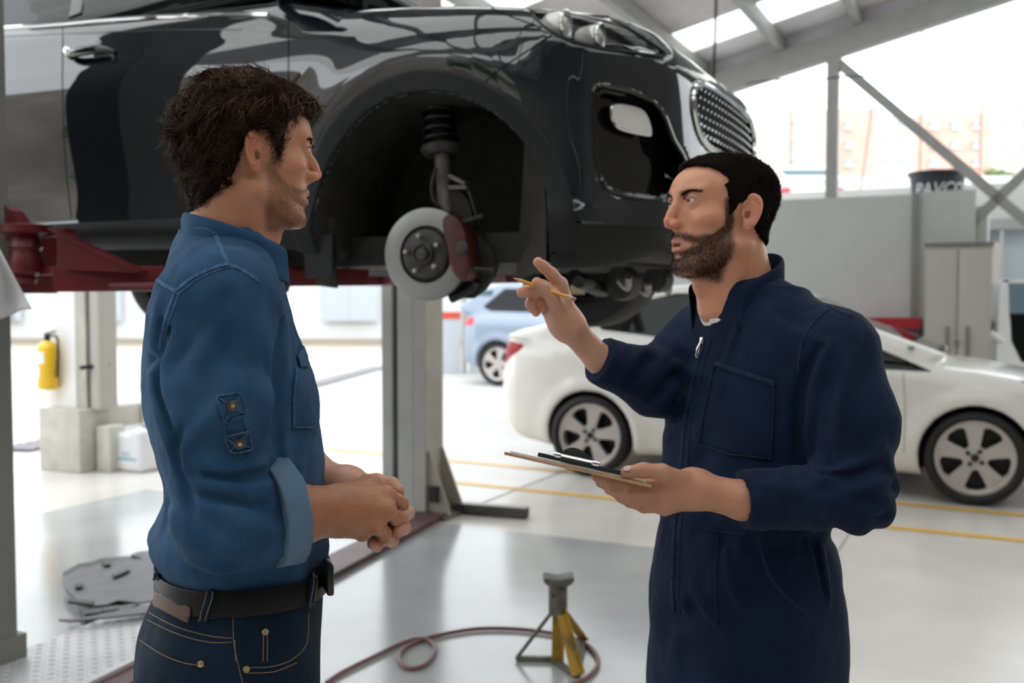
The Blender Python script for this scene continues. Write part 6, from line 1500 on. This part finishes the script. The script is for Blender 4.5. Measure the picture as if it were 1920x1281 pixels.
cc = np.tile(np.array(SKA, np.float32), (len(v), 1))*(1+.07*hashnoise(v*60, 1)[:, None]); kn = sum(np.exp(-((v-np.asarray(f_[0][1], np.float32))**2).sum(1)/.010**2) for f_ in fin_r); hnd = sstep(0, .08, (v-WRI.astype(np.float32))@np.array((1, 0, 0), np.float32))
cc = cc*(1+hnd[:, None]*np.array((.22, .24, .28), np.float32)); cc = cc*(1+.12*np.clip(kn, 0, 1)[:, None]*np.array((1, -.5, -.5), np.float32)); parts.append((v, q, n, cc)); ar_v, ar_q, ar_n = v, q, n
pal_l = [(A(690, 925, 1.575), .014), (A(705, 950, 1.57), .014), (A(705, 980, 1.56), .013), (A(690, 1000, 1.55), .012)]
fin_l = [([A(712, 940, 1.575), A(752, 945, 1.545), A(764, 962, 1.512), A(757, 966, 1.487)], [.012, .011, .0105, .0098]), ([A(712, 965, 1.57), A(748, 972, 1.54), A(757, 990, 1.505), A(748, 994, 1.480)], [.012, .011, .0105, .0098]),
         ([A(700, 985, 1.56), A(730, 1000, 1.53), A(735, 1014, 1.495), A(726, 1012, 1.475)], [.011, .0105, .0098, .009]), ([A(690, 1000, 1.55), A(708, 1016, 1.525), A(706, 1024, 1.49), A(698, 1020, 1.475)], [.010, .0095, .0088, .008])]
thb_l = [([A(672, 905, 1.56), A(706, 904, 1.535), A(734, 908, 1.515), A(746, 919, 1.508)], [.014, .0125, .0105, .0095])]
def arml_f(p):
    d = chain(p, [ELL_, ELL_*.5+WRL*.5, WRL], [.046, .043, .030], .03); return smin(d, hand_d(p, (WRL, .029), pal_l, fin_l, thb_l), .02)
v, q, n = surf(arml_f, np.minimum(ELL_, A(680, 1035, 1.45))-.06, np.maximum(ELL_, A(775, 880, 1.62))+.06, .0022, 1, 4)
cl_ = np.tile(np.array((.56, .29, .20), np.float32), (len(v), 1))*(1+.05*hashnoise(v*60, 2)[:, None]); parts.append((v, q, n, cl_))
# hidden trunk and legs under the clothes
v, q, n = surf(lambda p: np.maximum(p[:, 2]-(SHR[2]+.045), smin(smin(loft_d(*ml(p), TM, 2.3)+.012, cap(p, HM.W((0, -4, -12)), mw(0, -.02, SHR[2]-.08), .036, .036), .03), np.minimum(chain(p, [hR, kneeR, ankR], [.08, .055, .045]), chain(p, [hL, kneeL, ankL], [.08, .055, .045])), .03)), np.array((HO[0]-.36, HO[1]-.32, .06)), np.array((HO[0]+.36, HO[1]+.36, HO[2]-.09)), .016, 1, 4)
parts.append((v, q, n, SK))
bv_, bq_, bn_, bc_ = join_mesh(parts); mk('body', bv_, bq_, M_skin, man, normals=bn_, col=bc_)
# hairs on the forearm
wt = sstep(.02, .08, (ar_v-ELB.astype(np.float32))@np.array((1, .0, 0), np.float32))*sstep(.26, .16, (ar_v-ELB.astype(np.float32))@np.array((1, 0, 0), np.float32)); pts, ti, bb = sample(ar_v, ar_q, 1500, rgm, wt+1e-6); nn = (ar_n[ti]*bb[..., None]).sum(1)
dn = nn*.3+np.array((.7, .1, -.5)); dn += rgm.normal(size=dn.shape)*.3; dn /= np.linalg.norm(dn, axis=1, keepdims=True); cu = np.cross(dn, nn); cu /= np.linalg.norm(cu, axis=1, keepdims=True)+1e-9
sv, sq = strands(pts, dn, cu, .006, .00009, 1, rgm); o = mk('arm_hair', sv, sq, M_hair, man); o['kind'] = 'stuff'
# ================================================================== mechanic in navy coveralls
YK = 1.88; bK = math.radians(32)
FK = np.array((-math.cos(bK), -math.sin(bK), 0)); RK = np.cross(FK, W3)       # his right, away from us
kP = dict(crown=1.3, open=.45, stub=.75, beardc=(.055, .030, .020), nose=.0, lip=.1, jaw=.3, chin=.1, eye=.8, gaze=(.10, 1, -.05), lipc=(.50, .20, .18), neck=-.4, beard_up=.1)
HK_O = np.array((.387, 1.85, 1.530)); aK = math.radians(201)
mech = thing('person', 'bearded man in navy coveralls holding a clipboard and pointing with a pencil', 'person', (HK_O[0], HK_O[1], 0))
HK = Head(HK_O, (math.cos(aK), math.sin(aK), .0), kP, 0, 1.04)
SK2 = (.63, .295, .185); rgk = np.random.default_rng(23)
v, q, n = surf(HK.f, HK.O+np.array((-.18, -.18, -.225)), HK.O+np.array((.18, .18, .155)), .0021)
kparts = [(v, q, n, skin_col(HK.loc(v), kP, SK2))]; kh = (v, q, n)
hairK = [(7.4, 9.6), (6.2, 9.2), (4.7, 8.0), (3.8, 6.6), (4.2, 5.2), (4.0, 3.8), (3.3, 1.6), (3.1, -1.2), (1.9, -1.2), (1.6, -.2), (.6, 1.5), (-.9, 1.5), (-2.0, .5), (-2.4, -.2), (-3.0, -2.8), (-5, -4.6), (-8, -5.6), (-14, -6), (-18, 6), (-9, 20), (6, 20), (12, 14), (11, 9.8)]
M_hk = hairmat('hair_black', (.012, .0085, .007)); M_hk2 = hairmat('hair_black_warm', (.026, .016, .011))
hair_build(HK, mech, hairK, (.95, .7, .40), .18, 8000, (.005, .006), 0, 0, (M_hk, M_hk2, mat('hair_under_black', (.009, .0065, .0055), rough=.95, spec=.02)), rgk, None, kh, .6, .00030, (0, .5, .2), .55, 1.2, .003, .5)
beard_build(HK, mech, *kh, 11000, .0062, .00019, hairmat('beard_black', (.020, .011, .008)), rgk, kP)
brows(HK, mech, M_hk, rgk, 330, .42); lashes(HK, mech, M_hk, rgk); eyeballs(HK, mech, (.05, .028, .015)); teeth(HK, mech, -4.5)
silk = [(560, 1365, 1510, .08), (585, 1338, 1548, .12), (610, 1312, 1575, .17), (640, 1292, 1588, .195), (700, 1276, 1585, .20), (760, 1266, 1575, .195), (850, 1257, 1562, .19), (930, 1252, 1550, .18), (1000, 1245, 1542, .175), (1060, 1236, 1556, .18), (1130, 1229, 1568, .187), (1200, 1226, 1572, .19), (1281, 1225, 1566, .192)]
rk = []
for py, xf, xb, rx in silk:
    P = at((xb+xf)/2, py, YK); w = (xb-xf)/2/FPX*YK; ry = math.sqrt(max(w*w-(rx*math.sin(bK))**2, 4e-4))/math.cos(bK); c = P-np.array((HK_O[0], HK_O[1], 0)); rk.append((P[2], c@RK, c@FK, rx, ry))
TK = table(rk); B_K = np.stack((RK, FK, W3), 1).astype(np.float32); O_K = np.array((HK_O[0], HK_O[1], 0), np.float32); zkb = rk[-1][0]
def kl(p): l = (p-O_K)@B_K; return l[:, 0], l[:, 1], l[:, 2]
def kw(x, y, z): return O_K+RK*x+FK*y+W3*z
S_L = at(1564, 660, 1.725); E_L = at(1610, 928, 1.655); C_L = at(1392, 938, 1.640); W_L = at(1300, 917, 1.640)
S_R = at(1320, 640, 2.03); E_R = at(1226, 722, 1.90); C_R = at(1124, 674, 1.845); W_R = at(1062, 606, 1.80)
hkc = (rk[-1][1], rk[-1][2])
hpR = kw(hkc[0]+.088, hkc[1], zkb-.02); hpL = kw(hkc[0]-.088, hkc[1], zkb-.02); knR = kw(hkc[0]+.10, hkc[1]+.03, .46); knL = kw(hkc[0]-.10, hkc[1]+.01, .46); akR = kw(hkc[0]+.105, hkc[1], .09); akL = kw(hkc[0]-.105, hkc[1]-.03, .09)
def axcut(p, a, b, off): ax = ((b-a)/np.linalg.norm(b-a)).astype(np.float32); return (p-b.astype(np.float32))@ax-off
def cov_base(p):
    x, y, z = kl(p); d = loft_d(x, y, np.maximum(z, zkb), TK, 2.3)+np.clip(zkb-z-.08, 0, 1)
    nk = HK.W((0, -4.2, -14.6))
    for S in (S_L, S_R): d = smin(d, cap(p, nk, S+np.array((0, 0, .004)), .054, .066), .06)
    sl = chain(p, [S_L, S_L*.5+E_L*.5+np.array((.013, -.004, 0)), E_L], [.074, .070, .058], .03); sl = smin(sl, chain(p, [E_L, C_L], [.058, .049], .02), .025); sl = np.maximum(sl, axcut(p, E_L, C_L, .0))
    d = smin(d, sl, .022)
    s2 = chain(p, [S_R, E_R], [.076, .062], .03); s2 = smin(s2, chain(p, [E_R, C_R], [.060, .045], .02), .025); s2 = np.maximum(s2, axcut(p, E_R, C_R, .0)); d = smin(d, s2, .025)
    for a, b, c in ((hpR, knR, akR), (hpL, knL, akL)): d = smin(d, chain(p, [a, b, c], [.100, .085, .085], .05), .03)
    return d
def cov_cut(p, d):
    nko = cap(p, HK.W((0, -2.6, -5)), HK.W((0, -4.2, -12.0)), .060, .062); d = smax(d, -nko, .006)
    # open front below the collar
    z0 = at(1322, 636, 1.75)[2]; x, y, z = kl(p); v_ = np.maximum(np.abs(x-hkz)-np.clip((z-z0)*.25, 0, .020), -(y-.02)); 
    return np.maximum(np.where(z > z0, np.maximum(d, -np.maximum(v_, -(d+.02))), d), .03-z)
hkz = float((at(1336, 600, 1.74)-O_K)@RK)
lo_k = np.array((HK_O[0]-.50, HK_O[1]-.36, .02)); hi_k = np.array((HK_O[0]+.46, HK_O[1]+.42, HK_O[2]-.07))
lo_k2 = lo_k.copy(); lo_k2[2] = .80
v0_, q0_, n0_ = surf(lambda p: cov_cut(p, cov_base(p)), lo_k2, hi_k, .013, 1, 4); kt0 = bvh(v0_, q0_)
rdg = folds(kt0, [([(1560, 640), (1530, 720), (1518, 820), (1530, 900)], .010), ([(1600, 660), (1575, 760), (1570, 860)], .008), ([(1660, 830), (1620, 870), (1570, 890), (1520, 905)], .012), ([(1670, 900), (1620, 915), (1560, 930)], .011), ([(1650, 960), (1590, 950), (1520, 935), (1470, 930)], .009),
    ([(1430, 905), (1480, 920), (1530, 915)], .008), ([(1275, 680), (1240, 700), (1205, 745)], .010), ([(1250, 660), (1225, 700), (1180, 735)], .009), ([(1215, 650), (1185, 680), (1160, 720)], .008), ([(1270, 720), (1250, 745), (1225, 760)], .010), ([(1390, 600), (1360, 680), (1345, 760)], .006), ([(1440, 590), (1480, 620), (1540, 640)], .006),
    ([(1360, 1030), (1375, 1100), (1400, 1160)], .009), ([(1300, 1090), (1330, 1150), (1390, 1190)], .010), ([(1540, 1030), (1545, 1080), (1555, 1130)], .010), ([(1515, 1015), (1525, 1060), (1540, 1100)], .008), ([(1285, 1120), (1290, 1200), (1320, 1270)], .010), ([(1430, 1200), (1380, 1230), (1340, 1260)], .010), ([(1560, 1190), (1520, 1200), (1470, 1190)], .009)], -.003)
vly = folds(kt0, [([(1535, 650), (1500, 740), (1496, 850)], .009), ([(1640, 870), (1590, 890), (1540, 890)], .005), ([(1262, 700), (1238, 730), (1212, 752)], .005), ([(1530, 1010), (1535, 1060), (1550, 1120)], .005)], 0)
def cov_f(p):
    d = cov_base(p); x, y, z = kl(p); w = hashnoise(p*8, 171)
    d = d-.003*np.sin(z*30+w*6+x*14)*sstep(-.1, .2, hashnoise(p*5, 173))-.003*hashnoise(p*np.array((24, 24, 11), np.float32), 175)-.001*hashnoise(p*np.array((70, 70, 45), np.float32), 177)
    for E, ax in ((E_L, (1, 0, .5)), (E_R, (.6, 0, 1))):
        el = np.sqrt(((p-E.astype(np.float32))**2).sum(1)); d = d-.006*np.sin((p-E.astype(np.float32))@np.array(ax, np.float32)*120+hashnoise(p*14, 179)*2.2)*np.exp(-(el/.09)**2)
    wz_ = at(1400, 985, YK)[2]; d = d-.004*np.exp(-((z-wz_)/.02)**2)*np.sin(x*90+y*90)+.006*np.exp(-((z-wz_)/.018)**2)
    d = fold_d(p, d, rdg, .013, 1); d = fold_d(p, d, vly, .012, -1); return cov_cut(p, d)
M_navy = clothmat('coverall_navy', (.0045, .0105, .031), (.0085, .018, .048), bs=800); M_navs = clothmat('coverall_seam', (.005, .010, .028), (.022, .038, .08), noise_s=200)
v, q, n = surf(cov_f, lo_k2, hi_k, .0042, 1, 4); kt = bvh(v, q)
lo_k3 = lo_k.copy(); hi_k3 = hi_k.copy(); hi_k3[2] = .83
v2, q2, n2 = surf(cov_f, lo_k3, hi_k3, .009, 1, 4)
cov = mk('coveralls', np.concatenate((v, v2)), np.concatenate((q, q2+len(v))), M_navy, mech)
# collar
ck = HK.W((0, -4.2, -8.0))
kco, kct = collar_mesh(ck, RK, FK, [(.064, -.075, .006), (.065, -.015, .010), (.067, .015, .018), (.070, .021, .020), (.074, .015, .022), (.074, -.015, .016), (.074, -.080, .012)], 2.30, .062, 'collar', M_navy, cov, thick=.002)
for pts in ([(1480, 500), (1520, 535), (1556, 575), (1600, 596)], [(1556, 580), (1530, 600), (1505, 640), (1496, 700)], [(1484, 505), (1450, 522), (1400, 548)]): stitch(kt, pts, 'seam', M_navs, cov, .004, .0012)
# zip
zl = [(1322, 636), (1312, 670), (1296, 730), (1284, 800), (1276, 880), (1268, 960), (1262, 1050), (1262, 1130), (1272, 1200)]
stitch(kt, zl, 'zip_placket', M_navs, cov, .010, .002); stitch(kt, [(x+12, y) for x, y in zl], 'placket_stitch', M_navs, cov, .002, .001)
P, N = hit(kt, 1320, 640)
if P is not None:
    zo = MB().box(P-RK*.004+N*.002-W3*.006, RK*.008, N*.004, W3*.012).build('zip_slider', M_chrome, cov, bevel=.001)
    a, b = hit(kt, 1309, 668); a = a+b*.004
    MB().tube([P+N*.006, P*.5+a*.5+N*.004+RK*.003, a+RK*.003, a-W3*.003, a-RK*.003, P*.5+a*.5+N*.004-RK*.003, P+N*.006], .0011, 6).build('zip_pull', M_chrome, zo, True)
# chest pockets, hip pocket
patch(kt, [(1342, 682), (1452, 720), (1446, 860), (1370, 850), (1312, 832), (1322, 760)], 'chest_pocket', M_navy, cov, .002, 8)
stitch(kt, [(1342, 682), (1452, 720)], 'pocket_hem', M_navs, cov, .010, .0012, .004); stitch(kt, [(1342, 682), (1325, 760), (1312, 832), (1370, 852), (1446, 860), (1452, 720)], 'pocket_stitch', M_navs, cov, .0028, .001, .0038, smooth=False)
stitch(kt, [(1288, 665), (1274, 720), (1262, 790)], 'pocket_stitch', M_navs, cov, .003, .001)
stitch(kt, [(1424, 1010), (1440, 1075), (1480, 1125), (1520, 1155)], 'hip_pocket_edge', M_navs, cov, .007, .0015); stitch(kt, [(1345, 1005), (1342, 1100), (1345, 1200), (1355, 1281)], 'seam', M_navs, cov, .003, .001)
stitch(kt, [(1270, 960), (1310, 985), (1340, 996), (1400, 1000)], 'waist_seam', M_navs, cov, .003, .001); stitch(kt, [(1400, 897), (1404, 950), (1410, 995)], 'cuff_stitch', M_navs, cov, .003, .001, smooth=False)
# white undershirt at the neck
tv, tq, tn = surf(lambda p: smax(cap(p, HK.W((0, -1.95, -14)), HK.W((0, -5.5, -22)), .0655, .0655), (p-HK.W((0, 4, -18.0)).astype(np.float32))@np.array((0, 0, 1), np.float32)+.25*((p-HK.W((0, 4, -15.4)).astype(np.float32))@FK.astype(np.float32)), .004), HK.W((0, 0, -18))-.13, HK.W((0, 0, -18))+.13, .006); mk('undershirt', tv, tq, mat('cotton_white', (.75, .75, .75), rough=.9), mech, normals=tn)
# ---- clipboard, near-left hand
def A(px, py, Y): return at(px, py, Y)
b0 = A(946, 847, 1.610); b1 = A(1222, 909, 1.578); be = b1-b0; bd = np.array((.06, .30, -.060)); bd = bd-be*((bd@be)/(be@be)); bd *= .31/np.linalg.norm(bd); bn = np.cross(be, bd); bn /= np.linalg.norm(bn); bn = bn if bn[2] > 0 else -bn
clip = thing('clipboard', 'brown clipboard with a black metal clip held by the man in coveralls', 'clipboard', b0)
MB().box(b0, be, bd, bn*-.005).build('board', mat('hardboard', (.46, .26, .13), rough=.55, noise=.2, nscale=30), clip, bevel=.001)
MB().box(b0+be*.035+bd*.02+bn*.0006, be*.93, bd*.95, bn*.0025).build('paper_sheets', mat('paper', (.80, .80, .80), rough=.9), clip)
cpl = MB().box(b0+be*.22+bd*.012+bn*.004, be*.57, bd*.12, bn*.007).build('clip_plate', mat('clip_black', (.018, .019, .022), rough=.35), clip, bevel=.002)
cm = b0+be*.47+bd*.07
hs = smooth_poly([cm+be*t+bn*h for t, h in ((-.10, .010), (-.085, .024), (-.03, .031), (.04, .029), (.10, .020), (.13, .011))], 4, False)
MB().prism(list(hs)+[cm+be*.13+bn*.008, cm-be*.10+bn*.008], bd*.09).build('clip_lever', mat('clip_black', (.018, .019, .022)), cpl, bevel=.002)
MB().tube([cm-be*.13-bd*.045+bn*.014, cm+be*.15-bd*.045+bn*.014], .0032, 8).build('clip_spring', M_chrome, cpl, True)
for t in (-.12, .14): MB().lathe([(.004, -.006), (.005, 0), (.004, .006), (0, .007)], cm+be*t-bd*.05+bn*.013, be, 10).build('spring_end', M_chrome, cpl, True)
pal = [(A(1240, 906, 1.622), .0145), (A(1240, 922, 1.618), .015), (A(1242, 938, 1.622), .0145), (A(1246, 952, 1.632), .0135)]
fin = [([A(1240, 908, 1.622), A(1185, 909, 1.625), A(1145, 900, 1.645), A(1118, 894, 1.665)], [.0118, .0108, .0098, .0085]), ([A(1240, 923, 1.618), A(1186, 924, 1.622), A(1150, 914, 1.648), A(1126, 905, 1.675)], [.0122, .0112, .010, .0088]),
       ([A(1242, 938, 1.622), A(1192, 938, 1.628), A(1162, 928, 1.655), A(1142, 918, 1.68)], [.0118, .0105, .0095, .0085]), ([A(1246, 952, 1.632), A(1206, 951, 1.64), A(1180, 942, 1.66), A(1162, 934, 1.68)], [.0108, .0095, .0085, .0078])]
thb = [([A(1278, 902, 1.615), A(1242, 886, 1.590), A(1206, 882, 1.588), A(1174, 886, 1.592)], [.0165, .0135, .0118, .0098])]
def armL_f(p):
    d = chain(p, [E_L, C_L, W_L], [.037, .0325, .0275], .008); return smin(d, hand_d(p, (W_L, .0265), pal, fin, thb), .02)-.0006*hashnoise(p*70, 211)
lo_ = np.minimum(A(1105, 975, 1.57), E_L)-.05; hi_ = np.maximum(A(1110, 870, 1.69), E_L)+.05
v, q, n = surf(armL_f, lo_, hi_, .0021, 1, 4); v9 = v
def hcol(v, base, fins, seed): 
    c = np.tile(np.array(base, np.float32), (len(v), 1))*(1+.06*hashnoise(v*60, seed)[:, None]); k = sum(np.exp(-((v-np.asarray(f_[0][1], np.float32))**2).sum(1)/.009**2)+1.2*np.exp(-((v-np.asarray(f_[0][3], np.float32))**2).sum(1)/.010**2) for f_ in fins); return c*(1+.16*np.clip(k, 0, 1)[:, None]*np.array((1, -.6, -.5), np.float32))
kparts.append((v, q, n, hcol(v, (.50, .245, .155), fin, 7)))
MB().lathe([(0, .0012), (.004, .0010), (.0065, 0)], A(1176, 878, 1.584), (-.2, -.5, .85), 12).build('thumbnail', mat('nail', (.62, .38, .30), rough=.3), mech, True)
# ---- raised right hand with pencil
palr = [(A(1050, 534, 1.772), .0140), (A(1036, 546, 1.785), .0145), (A(1028, 560, 1.80), .014), (A(1026, 576, 1.812), .013)]
finr = [([A(1050, 534, 1.772), A(1034, 513, 1.755), A(1019, 500, 1.742), A(1009, 492, 1.733)], [.0120, .0108, .0098, .0088]), ([A(1036, 546, 1.785), A(1003, 543, 1.755), A(988, 546, 1.745), A(978, 549, 1.738)], [.0122, .0108, .0098, .0088]),
        ([A(1028, 560, 1.80), A(1000, 558, 1.765), A(995, 570, 1.76), A(998, 578, 1.768)], [.0118, .0105, .0095, .0085]), ([A(1026, 576, 1.812), A(1008, 572, 1.785), A(1002, 580, 1.782), A(1005, 586, 1.79)], [.0105, .0092, .0083, .0078])]
thr_ = [([A(1048, 588, 1.775), A(1036, 556, 1.750), A(1019, 539, 1.738), A(1007, 530, 1.732)], [.0165, .0135, .0115, .0095])]
def armR_f(p):
    d = chain(p, [E_R, C_R, W_R], [.030, .027, .0245], .008); h = hand_d(p, (W_R, .0240), palr, finr, thr_)
    h = smin(h, cap(p, A(1050, 600, 1.80), A(1036, 570, 1.80), .018, .016), .015); return smin(d, h, .02)-.0006*hashnoise(p*70, 213)
lo_ = np.minimum(A(965, 620, 1.70), E_R)-.05; hi_ = np.maximum(A(970, 480, 1.84), E_R)+.05
v, q, n = surf(armR_f, lo_, hi_, .0021, 1, 4); kparts.append((v, q, n, hcol(v, (.60, .32, .22), finr, 9)))
pn0 = A(958, 520, 1.722); pn1 = A(1080, 562, 1.742); pd = (pn1-pn0)/np.linalg.norm(pn1-pn0); pL = np.linalg.norm(pn1-pn0)
pen = thing('pencil', 'yellow pencil held in the raised hand of the man in coveralls', 'pencil', pn0)
MB().lathe([(.0033, .018), (.0036, .02), (.0036, pL-.018)], pn0, pd, 6).build('shaft', mat('pencil_yellow', (.75, .33, .02), rough=.35, coat=.5), pen)
MB().lathe([(.0009, .005), (.0033, .018)], pn0, pd, 12).build('cone', mat('pencil_wood', (.55, .36, .2), rough=.7), pen, True); MB().lathe([(0, 0), (.0009, .005)], pn0, pd, 8).build('lead', M_black, pen, True)
MB().lathe([(.0037, pL-.018), (.0039, pL-.014), (.0037, pL-.011), (.0039, pL-.008)], pn0, pd, 12).build('ferrule', mat('ferrule', (.6, .42, .30), rough=.3, metal=.8), pen, True); MB().lathe([(.0036, pL-.008), (.0035, pL-.001), (0, pL)], pn0, pd, 12).build('eraser', mat('eraser_pink', (.45, .22, .17), rough=.8), pen, True)
# hidden trunk and legs, boots
v, q, n = surf(lambda p: np.maximum(p[:, 2]-(S_L[2]+.04), smin(smin(loft_d(*kl(p), TK, 2.3)+.014, cap(p, HK.W((0, -4.0, -12)), kw(rk[4][1], rk[4][2], S_L[2]-.06), .045, .045), .03), np.minimum(chain(p, [hpR, knR, akR], [.08, .055, .045]), chain(p, [hpL, knL, akL], [.08, .055, .045])), .03)), np.array((HK_O[0]-.34, HK_O[1]-.32, .06)), np.array((HK_O[0]+.34, HK_O[1]+.34, HK_O[2]-.10)), .016, 1, 4)
kparts.append((v, q, n, SK2))
a, b, c, d = join_mesh(kparts); mk('body', a, b, M_skin, mech, normals=c, col=d)
for an_ in (akR, akL):
    c = (an_*np.array((1, 1, 0))).astype(np.float32)
    sv, sq, sn = surf(lambda p: np.maximum(smin(ell((p-(c+FK*.06+W3*.05).astype(np.float32))@B_K, (0, 0, 0), (.052, .15, .05)), ell((p-(c+W3*.09).astype(np.float32))@B_K, (0, 0, 0), (.052, .065, .08)), .03), -p[:, 2]+.002), c-.3, c+np.array((.3, .3, .25), np.float32), .009); mk('boot', sv, sq, mat('boot_black', (.015, .014, .013), rough=.5), mech, normals=sn)
